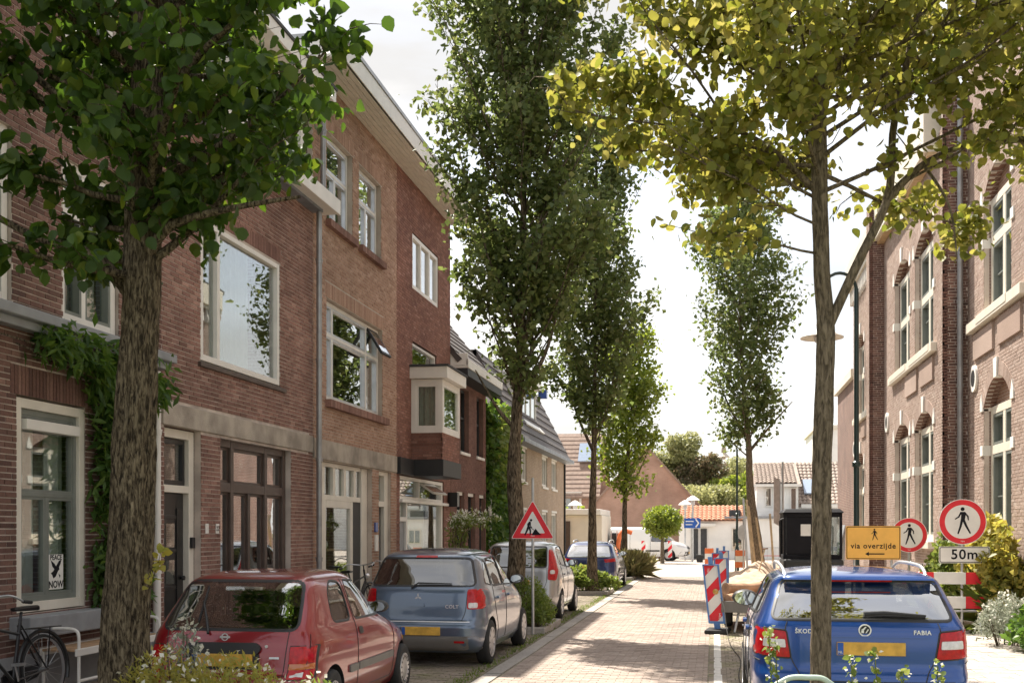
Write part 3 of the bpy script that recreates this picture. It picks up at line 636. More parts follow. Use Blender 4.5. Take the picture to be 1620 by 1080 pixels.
fr.build('door_frame', 'cream_paint', h20, bevel=.006)
dr = MB(); FL.box(dr, 23.31, 23.85, .12, 2.295, -.19, -.14); FL.box(dr, 23.38, 23.78, .3, 1.0, -.138, -.125); FL.box(dr, 23.38, 23.78, 1.15, 2.1, -.138, -.125); dr.build('door', 'black_paint', h20, bevel=.006)
p = MB(); FL.box(p, 23.3, 23.86, 2.42, 2.97, -.16, -.15); p.build('fanlight', 'pane_dark', h20)
mat('enamel_blue', (.03,.08,.32), .3)
for (yy, zz, w_, hh, mm, nm) in ((22.98, 1.86, .09, .10, 'enamel_blue', 'enamel_plate'), (23.0, 1.53, .10, .17, 'white_paint', 'letter_box')): pb = MB(); FL.box(pb, yy-w_, yy+w_, zz-hh, zz+hh, .008, .04); pb.build(nm, mm, h20, bevel=.006)
# ---- number 18 (red brick, oriel)
h18 = thing('brick_house', 'red brick house with white oriel window above a black canopy', 'house', (-7, 27, 0))
op = [rect(25.95, 28.5, 7.5, 8.8), rect(25.95, 28.3, 5.5, 6.23), rect(24.86, 29.13, .1, 3.05), rect(26.0, 27.4, 4.0, 5.4)]
w = brick_wall(h18, FL, 24.6, 29.85, 0, 10.0, op, 'brick18', 'mortar_red', indiv=150, exclude=[])
shell(h18, 24.6, 29.85, 10.0)
rv = MB(); reveal(FL, rv, 25.95, 28.5, 7.5, 8.8, .2); reveal(FL, rv, 25.95, 28.3, 5.5, 6.23, .2); reveal(FL, rv, 24.86, 29.13, .1, 3.05, .25); rv.build('reveal', 'reveal_red', h18)
window(h18, FL, 25.96, 28.49, 7.51, 8.79, .10, 'white_paint', 'pane_reflect', fw=.09, cols=(.333, .667), fd=.09, mw=.11, name='upper_window')
window(h18, FL, 25.96, 28.29, 5.51, 6.22, .12, 'white_paint', 'pane_dark', fw=.06, fd=.09, name='upper_light')
# oriel
BX, BY0, BY1 = -6.25, 25.84, 27.6
ob = brick_wall(h18, Face('F', BY0), -6.99, BX, 3.45, 4.07, [], 'brick18', 'mortar_red', name='oriel_wall')
ob = brick_wall(h18, Face('L', BX), BY0+.0, BY1, 3.45, 4.07, [], 'brick18', 'mortar_red', name='oriel_wall')
ofl = MB(); ofl.box(-6.95, BX-.12, BY0+.12, BY1-.02, 3.4, 4.05); ofl.build('oriel_floor', 'interior', h18)
window(h18, Face('F', BY0), -6.99, BX+.01, 4.07, 5.32, .05, 'white_paint', 'pane_clear', fw=.12, fd=.07, sub=.05, name='oriel_window', curtain=('curtain_green', [(-6.9, -6.35)], 4.1, 5.3))
window(h18, Face('L', BX), BY0+.0, BY1, 4.07, 5.32, .05, 'white_paint', 'pane_clear', fw=.11, fd=.075, sub=.05, name='oriel_window', curtain=('curtain_green', [(BY0+.5, BY1-.1)], 4.1, 5.3))
window(h18, Face('F', BY1), -6.99, BX-.04, 4.07, 5.32, -.0, 'white_paint', 'pane_clear', fw=.10, fd=.06, name='oriel_window')
ofr = MB(); ofr.box(-7.0, BX+.16, BY0-.14, BY1+.14, 5.33, 5.60); ofr.build('oriel_roof', 'white_paint', h18, bevel=.01); ofr = MB(); ofr.box(-7.0, BX+.19, BY0-.17, BY1+.17, 5.602, 5.65); ofr.build('roof_edge', 'roof_felt', h18)
cn = MB(); cn.box(-6.99, -6.90, 24.62, BY0-.08, 3.06, 3.44); cn.box(-6.99, BX+.05, BY0-.08, BY1+.06, 3.06, 3.44); cn.build('canopy', 'soft_black', h18, bevel=.01)
# shopfront
sf = MB()
for q in ((24.87, 24.95, .12, 3.04), (25.52, 25.64, .12, 2.44), (28.98, 29.12, .12, 3.04), (24.95, 28.98, 2.96, 3.04), (24.95, 28.98, 2.44, 2.58), (26.68, 26.76, 2.58, 2.96), (24.95, 25.52, 2.0, 2.10), (25.64, 28.98, .12, .5)): FL.box(sf, *q, -.16, -.03)
FL.box(sf, 24.8, 29.35, 2.43, 2.50, -.03, .09)
sf = sf.build('shopfront', 'white_paint', h18, bevel=.006)
for q in ((24.95, 26.68, 2.58, 2.96), (26.76, 28.98, 2.58, 2.96), (25.64, 28.98, .5, 2.44), (24.95, 25.52, 2.10, 2.44)): p = MB(); FL.box(p, *q, -.11, -.10); p.build('pane', 'pane_clear', sf)
dr = MB(); FL.box(dr, 24.96, 25.51, .12, 1.99, -.14, -.08); dr.build('door', 'grey_paint', h18, bevel=.006)
bd = MB(); FL.box(bd, 25.7, 28.9, .6, 2.4, -.5, -.48); bd.build('blind', 'blind', sf)
ox, a, b, zt, ln_ = -7.02, 26.8, 28.2, 2.94, .42; dx, dz = math.sin(R_(55))*ln_, math.cos(R_(55))*ln_
vp = MB(); slab(vp, a, a+.06, 0, 1); slab(vp, b-.06, b, 0, 1); slab(vp, a+.06, b-.06, 0, .14); slab(vp, a+.06, b-.06, .86, 1); vp = vp.build('open_vent_sash', 'white_paint', sf)
pv = MB(); slab(pv, a+.06, b-.06, .14, .86, .012); pv.build('pane', 'pane_clear', vp)
lt = MB(); lt.box(-6.98, -6.72, 29.5, 29.75, 2.42, 2.80); lt.build('wall_lantern', 'black_paint', h18, bevel=.01)
# shared eaves of 20 and 18: boxed white gutter on a slatted soffit
for (hh, y0, y1) in ((h20, 19.2, 24.6), (h18, 24.6, 29.85)):
    e0 = y0-(.35 if hh is h20 else 0)
    ev = MB(); ev.box(-7.1, -6.36, e0, y1, 10.0, 10.03); 
    for k in range(6): ev.box(-6.98+k*.1, -6.90+k*.1, e0+.02, y1-.0, 9.985, 10.0)
    ev.build('soffit', 'cream_paint', hh)
    ev = MB(); ev.box(-6.40, -6.34, e0, y1, 10.0, 10.34); 
    if hh is h20: ev.box(-8.6, -6.40, e0, e0+.06, 10.03, 10.33)
    ev.build('gutter', 'white_paint', hh, bevel=.008)
    rf = MB(); rf.box(XB-.1, -6.41, e0+.07, y1, 10.33, 10.36); rf.box(-6.42, -6.32, e0-.02, y1, 10.345, 10.42)
    if hh is h20: rf.box(-8.6, -6.42, e0-.02, e0+.06, 10.345, 10.42)
    rf.build('roof', 'zinc', hh)
pipe(h20, -6.88, 19.42, 7.72, 9.95, .05)
# ---- number 16 (dark red, slim black windows)
h16 = thing('brick_house', 'dark red brick house with slim black windows and tiled roof', 'house', (-7, 32.3, 0))
op = [rect(31.1, 32.2, 4.0, 5.82), rect(33.3, 34.3, 4.0, 5.82), rect(30.65, 31.6, .1, 2.9), rect(32.1, 33.1, .1, 2.9), rect(33.7, 34.6, .1, 2.9)]
w = brick_wall(h16, FL, 29.85, 34.7, 0, 6.2, op, 'brick16', 'mortar_red')
shell(h16, 29.85, 34.7, 6.2)
rv = MB()
for q in ((31.1, 32.2, 4.0, 5.82), (33.3, 34.3, 4.0, 5.82), (30.65, 31.6, .1, 2.9), (32.1, 33.1, .1, 2.9), (33.7, 34.6, .1, 2.9)): reveal(FL, rv, *q, .25)
rv.build('reveal', 'reveal_red', h16)
for q in ((31.1, 32.2), (33.3, 34.3)):
    window(h16, FL, q[0]+.01, q[1]-.01, 4.01, 5.81, .2, 'soft_black', 'pane_dark', fw=.07, rows=(.55,), fd=.08, name='upper_window')
    s_ = MB(); FL.box(s_, q[0]-.05, q[1]+.05, 3.92, 4.0, -.1, .05); s_.build('window_sill', 'stone_white', h16, bevel=.006)
for q in ((30.65, 31.6), (32.1, 33.1), (33.7, 34.6)):
    window(h16, FL, q[0]+.01, q[1]-.01, .11, 2.89, .2, 'soft_black', 'pane_dark', fw=.07, rows=(.8,), fd=.08, name='door_window'); s_ = MB(); FL.box(s_, q[0]+.02, q[1]-.02, 2.78, 2.88, -.11, -.05); s_.build('roller_blind', 'white_paint', h16)
def tiled_roof(h, x0, z0, x1, z1, y0, y1, m, rows, name='roof', step=.035, thick=.12):
    """rows of tiles, each lapped over the one below"""
    rf = MB(); L = math.hypot(x1-x0, z1-z0); nx, nz_ = -(z1-z0)/L, (x1-x0)/L
    if nz_ < 0: nx, nz_ = -nx, -nz_
    rf.hexa([(x0,y0,z0),(x0,y1,z0),(x0-nx*thick,y1,z0-nz_*thick),(x0-nx*thick,y0,z0-nz_*thick),(x1,y0,z1),(x1,y1,z1),(x1-nx*thick,y1,z1-nz_*thick),(x1-nx*thick,y0,z1-nz_*thick)])
    o = rf.build(name, m, h); t = MB()
    for i in range(rows):
        a, b = i/rows, (i+1.12)/rows; b = min(b, 1.02)
        p = lambda f, up: (x0+(x1-x0)*f+nx*up, z0+(z1-z0)*f+nz_*up)
        q0, q1, q2, q3 = p(a, step), p(b, .006), p(b, -.01), p(a, .004)
        t.hexa([(q[0], y0, q[1]) for q in (q0,q1,q2,q3)]+[(q[0], y1, q[1]) for q in (q0,q1,q2,q3)], random.uniform(.01,.9))
    t.build('tile_row', m, o, kind='stuff'); return o
tiled_roof(h16, -6.7, 6.38, -9.3, 9.6, 29.85, 34.8, 'tile_dark', 13)
bk_ = MB(); bk_.box(-12.4, -9.2, 29.87, 34.68, 6.2, 9.55); bk_.build('rear_roof', 'tile_dark', h16)
gt = MB(); gt.box(-7.0, -6.5, 29.9, 34.9, 6.16, 6.22); gt.box(-6.56, -6.5, 29.88, 34.9, 6.22, 6.40); gt.box(-7.0, -6.52, 29.88, 29.95, 6.23, 6.55); gt.build('gutter', 'white_paint', h16, bevel=.006)
bl = MB(); bl.box(-6.99, -6.52, 29.9, 34.85, 5.95, 6.15); bl.build('cornice', 'soft_black', h16)
# ---- plain house front under the ivy
h14 = thing('brick_house', 'low brick house front almost hidden by climbing ivy', 'house', (-7.2, 37, 0))
mb = MB(); mb.box(XB, -7.25, 34.72, 39.45, 0, 5.7); mb.build('wall', 'brick_side', h14); mb = MB(); mb.hexa([(-7.0,34.72,5.7),(-7.0,39.45,5.7),(-12.5,39.45,5.7),(-12.5,34.72,5.7),(-9.0,34.72,7.6),(-9.0,39.45,7.6),(-10.5,39.45,7.6),(-10.5,34.72,7.6)]); mb.build('roof', 'tile_dark', h14)
pipe(h14, -7.0, 35.4, .1, 3.0, .05, 'white_paint', 'downpipe')
# ---- tan house with mansard
htan = thing('brick_house', 'tan brick house with dark mansard roof and white dormer', 'house', (-7, 46, 0))
wins = [(41.3, 42.5), (46.4, 47.9), (49.2, 50.8)]
op = [rect(a, b, 3.6, 4.85) for a, b in wins]+[rect(a, b, .9, 2.55) for a, b in wins]
w = brick_wall(htan, FL, 39.5, 53.6, 0, 5.0, op, 'bricktan', 'mortar_light')
shell(htan, 39.5, 53.6, 5.0, 'reveal_light')
for a, b in wins:
    for (c, d) in ((3.6, 4.85), (.9, 2.55)):
        window(htan, FL, a+.01, b-.01, c+.01, d-.01, .12, 'white_paint', 'pane_far', fw=.10, cols=(.5,), fd=.08, name='window', curtain=('curtain_white', [(a+.1, b-.1)], c, d))
        s_ = MB(); FL.box(s_, a-.05, b+.05, c-.09, c, -.1, .06); s_.build('window_sill', 'stone_white', htan)
        s_ = MB(); FL.box(s_, a-.02, b+.02, d, d+.09, -.1, .02); s_.build('lintel', 'stone_white', htan)
tiled_roof(htan, -6.72, 5.05, -8.35, 8.2, 39.5, 53.7, 'tile_dark', 8, step=.05)
mb = MB(); mb.box(-12.4, -8.3, 39.5, 53.6, 5.0, 8.2); mb.build('roof_core', 'tile_dark', htan)
gt = MB(); gt.box(-7.0, -6.55, 39.45, 53.75, 4.92, 5.08); gt.build('gutter', 'lead', htan, bevel=.01)
pipe(htan, -6.95, 53.3, .1, 4.9, .05, 'soft_black')
for i, (a, b) in enumerate(((43.3, 47.2),)):
    dm = MB(); dm.box(-9.0, -7.42, a, b, 6.1, 7.6); dm.box(-9.0, -7.15, a-.15, b+.15, 7.6, 7.95); dm = dm.build('dormer', 'white_paint', htan, bevel=.01)
    window(htan, Face('L', -7.42), a+.1, b-.1, 6.25, 7.55, -.0, 'white_paint', 'pane_far', fw=.09, cols=(.33, .66), fd=.07, name='dormer_window', curtain=None)
    ap = MB(); ap.hexa([(-7.02, a-.3, 5.85), (-7.02, b+.3, 5.85), (-7.08, b+.3, 5.82), (-7.08, a-.3, 5.82), (-7.36, a, 6.24), (-7.36, b, 6.24), (-7.44, b, 6.2), (-7.44, a, 6.2)]); ap.build('flashing', 'white_paint', dm)
    en = MB(); en.box(-7.3, -6.95, b+.16, b+.5, 7.35, 7.7); en.build('sun_screen_box', 'enamel_blue', dm)
# ------------------------------------------------------------------ the old school building on the right
hs = thing('school_building', 'tall old school building with arched cream windows and white keystones', 'building', (5, 30, 0))
FA, FB, FC, FP = Face('R', 5.2), Face('R', 4.7), Face('R', 4.82), Face('R', 4.5)
def arched(face, a0, a1, z0, zs, zt, wall, dep=.24, band=None, lights=2, keyh=.34, ring=.26, gm='pane_dark', sill=True):
    """recessed arched window: voussoir ring, keystone, white springer and band blocks, cream frame under a brick tympanum"""
    rv = MB(); t = .02
    face.box(rv, a0-t, a0, z0, zs, -dep, -.102); face.box(rv, a1, a1+t, z0, zs, -dep, -.102)
    ap = archpts(a0, a1, zs, zt)
    for i in range(len(ap)-1):
        (x0, y0), (x1, y1) = ap[i], ap[i+1]; P = face.P
        rv.add([P(x0,y0,.012), P(x1,y1,.012), P(x1,y1,-dep), P(x0,y0,-dep)], [(0,1,2,3)])
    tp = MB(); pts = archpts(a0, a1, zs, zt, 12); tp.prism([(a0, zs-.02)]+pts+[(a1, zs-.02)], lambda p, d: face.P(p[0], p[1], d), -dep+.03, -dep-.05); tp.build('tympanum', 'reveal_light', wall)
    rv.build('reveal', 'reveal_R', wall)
    rg = MB(); n = max(10, int((a1-a0+.3)*15)); pi = archpts(a0, a1, zs, zt, n); po = archpts(a0, a1, zs, zt, n, ring)
    for i in range(n):
        f0, f1 = .08, .92
        lerp = lambda A, B, f: (A[0]+(B[0]-A[0])*f, A[1]+(B[1]-A[1])*f)
        q = [lerp(pi[i], pi[i+1], f0), lerp(pi[i], pi[i+1], f1), lerp(po[i], po[i+1], f1), lerp(po[i], po[i+1], f0)]
        rg.hexa([face.P(p[0], p[1], -.01) for p in q]+[face.P(p[0], p[1], .014) for p in q], random.uniform(.01,.99))
    rg.build('voussoir', 'brickR', wall, kind='stuff')
    m = (a0+a1)/2; ks = MB(); q = [(m-.10, zt-.03), (m+.10, zt-.03), (m+.14, zt+keyh), (m-.14, zt+keyh)]
    ks.hexa([face.P(p[0], p[1], -.1) for p in q]+[face.P(p[0], p[1], .045) for p in q]); ks.build('keystone', 'stone_white', wall, bevel=.006)
    for sgn, x in ((-1, a0), (1, a1)):
        s1 = MB(); q = [(x, zs-.05), (x+sgn*.22, zs-.05), (x+sgn*.22, zs+.10), (x+sgn*.12, zs+.30), (x, zs+.03)]
        s1.prism(q, lambda p, d: face.P(p[0], p[1], d), -.09, .032); s1.build('springer', 'stone_white', wall, bevel=.005)
        s2 = MB(); face.box(s2, x-.024, x+.024, zs-.05, zs+.02, -dep+.02, -.08)
        s2.build('springer_return', 'stone_white', wall)
        if band: s3 = MB(); face.box(s3, min(x-sgn*.004, x+sgn*.22), max(x-sgn*.004, x+sgn*.22), band-.10, band+.10, -dep+.02, .03); s3.build('band_stone', 'stone_white', wall, bevel=.005)
    w = window(wall.parent, face, a0+.02, a1-.02, z0, zs+.02, dep, 'cream_R', gm, fw=.15, cols=(.5,) if lights == 2 else (), rows=((band-z0)/(zs+.02-z0),) if band else (), fd=.12, sub=.06, mw=.17, smat='grey_green_paint', name='arched_window', curtain=('curtain_white', [(a0+.35, a1-.35)], z0, zs))
    sg = MB()
    zz = z0+(zs-z0)*.33; face.box(sg, a0+.15, a1-.15, zz-.015, zz+.015, -dep+.03, -dep+.05); sg.build('glazing_bar', 'grey_green_paint', w)
    if sill: s4 = MB(); face.box(s4, a0-.12, a1+.12, z0-.16, z0, -dep, .14); s4.build('window_sill', 'cream_R', wall, bevel=.01)
    return w
def section(face, y0, y1, ztop, wins, floors, name='wall'):
    op = []
    for (a, b) in wins:
        for (z0, zs, zt, band) in floors: op.append(arch(a, b, z0, zs, zt))
    exc = [arch(a-.22, b+.22, z0+9, zs, zt+.27) for (a, b) in wins for (z0, zs, zt, band) in floors]
    wall = brick_wall(hs, face, y0, y1, .35, ztop, op, 'brickR', 'mortar_R', exclude=[], name=name, proud=.005)
    for (a, b) in wins:
        for (z0, zs, zt, band) in floors: arched(face, a, b, z0, zs, zt, wall, band=band)
    pl_ = MB(); face.box(pl_, y0, y1, 0, .35, -.1, .05); pl_.build('plinth', 'concrete_lintel', wall)
    return wall
wa = section(FA, 12.0, 24.98, 12.0, [(13.4, 15.3), (16.9, 18.9), (21.45, 23.55)], [(1.6, 4.17, 4.68, 3.35), (6.0, 8.2, 8.7, 7.4)], 'wall')
wb = section(FB, 25.0, 33.3, 10.2, [(26.0, 28.3), (29.05, 31.35)], [(1.55, 4.15, 4.5, 3.2), (5.85, 8.28, 8.62, 7.15)], 'wall')
wc = section(FC, 33.9, 41.5, 10.2, [(35.6, 37.3), (38.6, 40.3)], [(1.55, 4.0, 4.4, 3.1), (5.6, 8.0, 8.35, 7.0)], 'wall')
# end walls facing the camera (shade put in as darker brick): built in bricks too
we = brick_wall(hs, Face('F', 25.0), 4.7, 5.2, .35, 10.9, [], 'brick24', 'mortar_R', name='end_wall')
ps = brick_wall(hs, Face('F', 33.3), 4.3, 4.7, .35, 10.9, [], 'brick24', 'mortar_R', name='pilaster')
pf = brick_wall(hs, Face('R', 4.3), 33.3, 33.9, .35, 10.9, [], 'brickR', 'mortar_R', name='pilaster')
co = MB(); co.box(5.32, 5.42, 11.9, 25.2, 0, 12); co.box(4.82, 4.92, 25.1, 33.9, 0, 10.2); co = None
bk = MB(); bk.box(9.6, 9.8, 12, 41.5, 0, 11.5); bk.box(5.3, 9.6, 11.9, 12.0, 0, 12); bk.box(4.95, 9.6, 41.5, 41.6, 0, 10.4); bk.box(7.4, 7.5, 12.1, 41.4, .1, 10.2)
for z in (5.0, 10.2): bk.box(5.6, 9.6, 12.1, 41.4, z, z+.1)
bk.build('interior_wall', 'interior', hs)
rf = MB(); rf.box(4.6, 10, 25.0, 41.8, 10.95, 11.1); rf.box(5.0, 10, 11.8, 24.99, 12.0, 12.2); rf.build('roof', 'tile_dark', hs)
for (fc, a, b, z) in ((FB, 25.6, 33.28, 9.45), (FC, 33.92, 41.5, 10.25)):
    cb = MB(); fc.box(cb, a, b, z+.45 if fc is FB else z, z+1.5 if fc is FB else z+.75, -.3, .28); cb.build('cornice', 'cream_R', hs, bevel=.02)
    cb = MB(); fc.box(cb, a, b, z+.38 if fc is FB else z-.14, z+.448 if fc is FB else z-.002, -.05, .2); cb.build('cornice_board', 'wood_soffit' if fc is FB else 'cream_R', hs)
k = 34.1
while k < 41.4: cb = MB(); FC.box(cb, k, k+.10, 9.62, 10.09, 0, .14); cb.build('corbel', 'stone_white', wc, bevel=.01); cb = MB(); FC.box(cb, k+.1, k+.36, 9.92, 10.09, 0, .08); cb.build('corbel_arch', 'brickR', wc); k += .36
# long sills with a stepped brick panel underneath
for (fc, a, b, z) in ((FA, 20.4, 24.6, 5.84), (FB, 25.6, 31.8, 5.69), (FC, 35.2, 40.8, 5.44)):
    sb = MB(); fc.box(sb, a, b, z-.05, z+.145, -.05, .13); sb.build('string_course', 'cream_R', hs, bevel=.012)
    for (c, d) in ((a+.3, a+1.9), (a+2.3, min(a+3.9, b-.1))): pb = MB(); fc.box(pb, c, d, z-.62, z-.12, 0, .05, .4); pb.build('brick_panel', 'brickR', hs)
for (fc, a, z) in ((FA, 24.3, 4.86), (FB, 32.6, 4.75), (FC, 41.0, 4.6)):
    md = MB(); md.lathe([(.0, .05), (.17, .05), (.17, .02)], fc.P(a, z, 0) if 0 else (0, 0, 0), axis='x', seg=20); 
    me = md.mesh('anchor_disc'); me.transform(Matrix.Translation(Vector(fc.P(a, z, .0)))@Matrix.Rotation(math.pi, 4, 'Z')); link('anchor_disc', me, 'soft_black', hs)
    rg = MB(); rg.lathe([(.18, .0), (.18, .05), (.27, .05), (.27, .0)], (0,0,0), axis='x', seg=24); me = rg.mesh('disc_ring'); me.transform(Matrix.Translation(Vector(fc.P(a, z, .0)))@Matrix.Rotation(math.pi, 4, 'Z')); link('disc_ring', me, 'stone_white', hs, smooth=True)
pipe(hs, 5.02, 24.86, .1, 10.8, .06, 'zinc')
lw = MB(); lw.box(4.9, 9.0, 41.7, 47.5, 0, 7.2); lw.build('rear_wing', 'brick_side', hs); lw = MB(); lw.box(4.75, 9.1, 41.7, 47.7, 7.2, 7.5); lw.build('rear_cornice', 'cream_R', hs)
# ------------------------------------------------------------------ houses at the end of the street
def gable_house(name, label, cat, x0, x1, y0, y1, ze, zr, wm, rm, ridge='y', ov=.25):
    h = thing(name, label, cat, ((x0+x1)/2, y0, 0)); b = MB(); xm = (x0+x1)/2
    b.box(x0, x1, y0, y1, 0, ze)
    if ridge == 'y':
        b.prism([(x0, ze), (x1, ze), (xm, zr)], lambda p, d: (p[0], d, p[1]), y0, y1); b.build('wall', wm, h)
        r = MB(); t = .18
        for (xe, s_) in ((x0, -1), (x1, 1)): sl_ = (zr-ze)/(xm-xe); xo = xe+s_*ov; zo = ze+sl_*(xo-xe); r.hexa([(xo, y0-.12, zo), (xo, y1, zo), (xo, y1, zo+t), (xo, y0-.12, zo+t), (xm, y0-.12, zr), (xm, y1, zr), (xm, y1, zr+t), (xm, y0-.12, zr+t)])
    else:
        ym = (y0+y1)/2; b.prism([(y0, ze), (y1, ze), (ym, zr)], lambda p, d: (d, p[0], p[1]), x0, x1); b.build('wall', wm, h)
        r = MB(); t = .15
        for (ye, s_) in ((y0, -1), (y1, 1)): sl_ = (zr-ze)/(ym-ye); yo = ye+s_*ov; zo = ze+sl_*(yo-ye); r.hexa([(x0-.1, yo, zo), (x1+.1, yo, zo), (x1+.1, yo, zo+t), (x0-.1, yo, zo+t), (x0-.1, ym, zr), (x1+.1, ym, zr), (x1+.1, ym, zr+t), (x0-.1, ym, zr+t)])
    ro = r.build('roof', rm, h); h['_roof'] = ro.name; return h, ro
def pantiles(ro, x0, x1, y0, z0, y1, z1, m, pitch=.24, rows=10):
    """rows of curved pantiles on a slope facing -y"""
    t = MB(); L = math.hypot(y1-y0, z1-z0); ny, nz_ = -(z1-z0)/L, (y1-y0)/L; n = int((x1-x0)/pitch)
    prof = [(0, 0), (.25, .05), (.5, .07), (.75, .05), (1, 0)]
    for j in range(rows):
        f0, f1 = j/rows, (j+1)/rows; lift = .02
        for i in range(n):
            x = x0+i*pitch; vs = []
            for f, up in ((f0, lift+.03), (f1, .0)):
                for (a, b) in prof: h_ = b+up; vs.append((x+a*pitch*.96, y0+(y1-y0)*f+ny*h_, z0+(z1-z0)*f+nz_*h_))
            for (a, b) in prof: h_ = b-.01; vs.append((x+a*pitch*.96, y0+(y1-y0)*f0+ny*h_, z0+(z1-z0)*f0+nz_*h_))
            t.add(vs, [(k, k+1, k+6, k+5) for k in range(4)]+[(k, k+1, k+11, k+10) for k in range(4)], random.uniform(.01,.99))
    t.build('roof_tiles', m, ro, kind='stuff')
hb, ro = gable_house('gable_house', 'brown brick gable house closing the end of the street', 'house', -7.7, -1.2, 75, 86, 3.6, 7.3, 'brick_brown_far', 'tile_brown')
hw, ro2 = gable_house('terraced_house', 'brown tiled house with solar panel behind the white garage', 'house', -14, -7.75, 77.2, 86, 4.2, 8.6, 'brick_brown_far', 'tile_brown', ridge='x')
sp = MB(); sp.hexa([(-9.4, 79.25, 6.55), (-7.9, 79.25, 6.55), (-7.9, 79.15, 6.62), (-9.4, 79.15, 6.62), (-9.4, 80.6, 7.9), (-7.9, 80.6, 7.9), (-7.9, 80.5, 7.97), (-9.4, 80.5, 7.97)]); sp.build('solar_panel', 'solar', hw)
for j in range(14):
    f0 = j/14; y_, z_ = 77.0+f0*4.5, 4.15+f0*4.5; b = MB(); b.box(-14.1, -7.76, y_-.02, y_+.02, z_+.13, z_+.165); b.build('tile_row', 'tile_brown', ro2)
window(hw, Face('F', 77.2), -12.2, -8.9, 3.0, 4.4, -.02, 'white_paint', 'pane_far', fw=.14, cols=(.33, .66), fd=.08, curtain=('blind', [(-11.8, -9.3)], 3.0, 4.4))
for ch in hw.children:
    pass
gb = thing('garage', 'cream flat-roofed garage with brown door beside the tan house', 'garage', (-7.5, 57, 0))
mb = MB(); mb.box(-10.5, -5.55, 57, 62, 0, 2.55); mb.build('wall', 'render_cream', gb, bevel=.02)
mb = MB(); mb.box(-10.7, -5.6, 56.8, 62.2, 2.56, 2.85); mb.build('roof', 'white_paint', gb, bevel=.03)
mb = MB(); mb.box(-8.35, -7.15, 56.9, 57.0, .05, 2.25); mb.build('door', 'brown_paint', gb)
mb = MB(); mb.tube([(-6.2, 56.9, 2.55), (-6.2, 56.9, 2.75), (-6.2, 62, 2.75)], .35, 14); 
# low white house with orange tiled lean-to, dark doors and window
lw = thing('low_house', 'low white rendered building with orange tiles and two dark doors', 'house', (3, 71, 0))
mb = MB(); mb.box(-2.15, 6.6, 71, 80, 0, 2.5); mb.build('wall', 'render_white', lw, bevel=.02)
mb = MB(); mb.box(.6, 6.7, 70.8, 80, 2.502, 2.64); mb.build('roof_edge', 'grey_paint', lw)
ro3 = MB(); ro3.hexa([(-2.35, 70.75, 2.35), (1.9, 70.75, 2.35), (1.9, 74.5, 2.52), (-2.35, 74.5, 2.52), (-1.6, 73.6, 3.28), (1.9, 73.6, 3.28), (1.9, 74.4, 3.28), (-1.6, 74.4, 3.28)]); ro3 = ro3.build('roof', 'tile_orange', lw)
pantiles(ro3, -2.1, 1.9, 70.75, 2.4, 73.6, 3.32, 'tile_orange', .28, 8)
for (a, b) in ((-1.40, -.98), (-.82, -.45)): mb = MB(); mb.box(a, b, 70.93, 70.998, .05, 1.88); mb.build('door', 'roof_felt', lw)
wlist = [(1.05, 1.72, .55, 1.95), (4.35, 5.2, .9, 1.85)]
for (a, b, c, d) in wlist: window(lw, Face('F', 71.0), a, b, c, d, -.03, 'cream_paint', 'pane_far', fw=.08, cols=(.5,), fd=.06, curtain=None); mb = MB(); mb.box(a+.05, b-.05, 70.985, 70.998, c+.05, d-.05); mb.build('room_shade_sheet', 'interior', lw)  # dark sheet on the solid wall, painted in for the unlit room
for (a, w_) in ((.9, .7), (4.2, 1.0)): mb = MB(); mb.box(a, a+w_, 71.4, 72.2, 2.66, 3.05); mb.build('roof_planter', 'roof_felt', lw, bevel=.02)
mb = MB(); mb.box(-1.6, .1, 70.55, 70.99, 2.02, 2.2); mb.build('porch_roof', 'white_paint', lw)
# white house with grey pantile roof and dormer
hwx, ro4 = gable_house('white_house', 'white boarded house with grey pantiled roof and slanted skylight', 'house', 2.75, 8.9, 75, 83, 3.45, 6.2, 'render_white', 'tile_grey', ridge='x')
pantiles(ro4, 2.7, 8.9, 74.75, 3.45, 79.0, 6.35, 'tile_grey', .26, 13)
mb = MB(); mb.box(2.65, 5.25, 74.3, 78, 2.6, 4.72); mb.build('dormer', 'render_white', hwx)
for k in range(7): mb = MB(); mb.box(2.65, 5.25, 74.285, 74.3, 2.7+k*.27, 2.94+k*.27); mb.build('weatherboard', 'render_white', hwx, bevel=.006)
ro5 = MB(); ro5.hexa([(2.5, 74.0, 4.72), (5.4, 74.0, 4.72), (5.4, 79.3, 4.72), (2.5, 79.3, 4.72), (2.75, 78.6, 6.25), (5.4, 78.6, 6.25), (5.4, 79.2, 6.25), (2.75, 79.2, 6.25)]); ro5 = ro5.build('dormer_roof', 'tile_grey', hwx); pantiles(ro5, 2.55, 5.4, 74.0, 4.77, 78.6, 6.3, 'tile_grey', .26, 12)
mb = MB(); mb.box(2.45, 5.45, 73.9, 74.05, 4.55, 4.72); mb.build('gutter', 'white_paint', hwx)
for (a, b, c, d) in ((3.2, 3.6, 3.3, 4.5), (4.75, 5.15, 2.9, 4.5)): window(hwx, Face('F', 74.28), a, b, c, d, -.04, 'white_paint', 'pane_far', fw=.06, fd=.05); mb = MB(); mb.box(a+.05, b-.05, 74.262, 74.275, c+.05, d-.05); mb.build('room_shade_sheet', 'interior', hwx)  # dark sheets behind the panes stand in for the shade indoors
sk = MB(); sk.hexa([(5.7, 75.5, 4.1), (6.6, 75.5, 4.1), (6.6, 75.4, 4.18), (5.7, 75.4, 4.18), (5.7, 76.9, 5.05), (6.6, 76.9, 5.05), (6.6, 76.8, 5.13), (5.7, 76.8, 5.13)]); sk.build('skylight', 'solar', hwx)
mb = MB(); mb.box(5.46, 9.0, 74.55, 74.75, 3.2, 3.45); mb.build('gutter', 'white_paint', hwx)
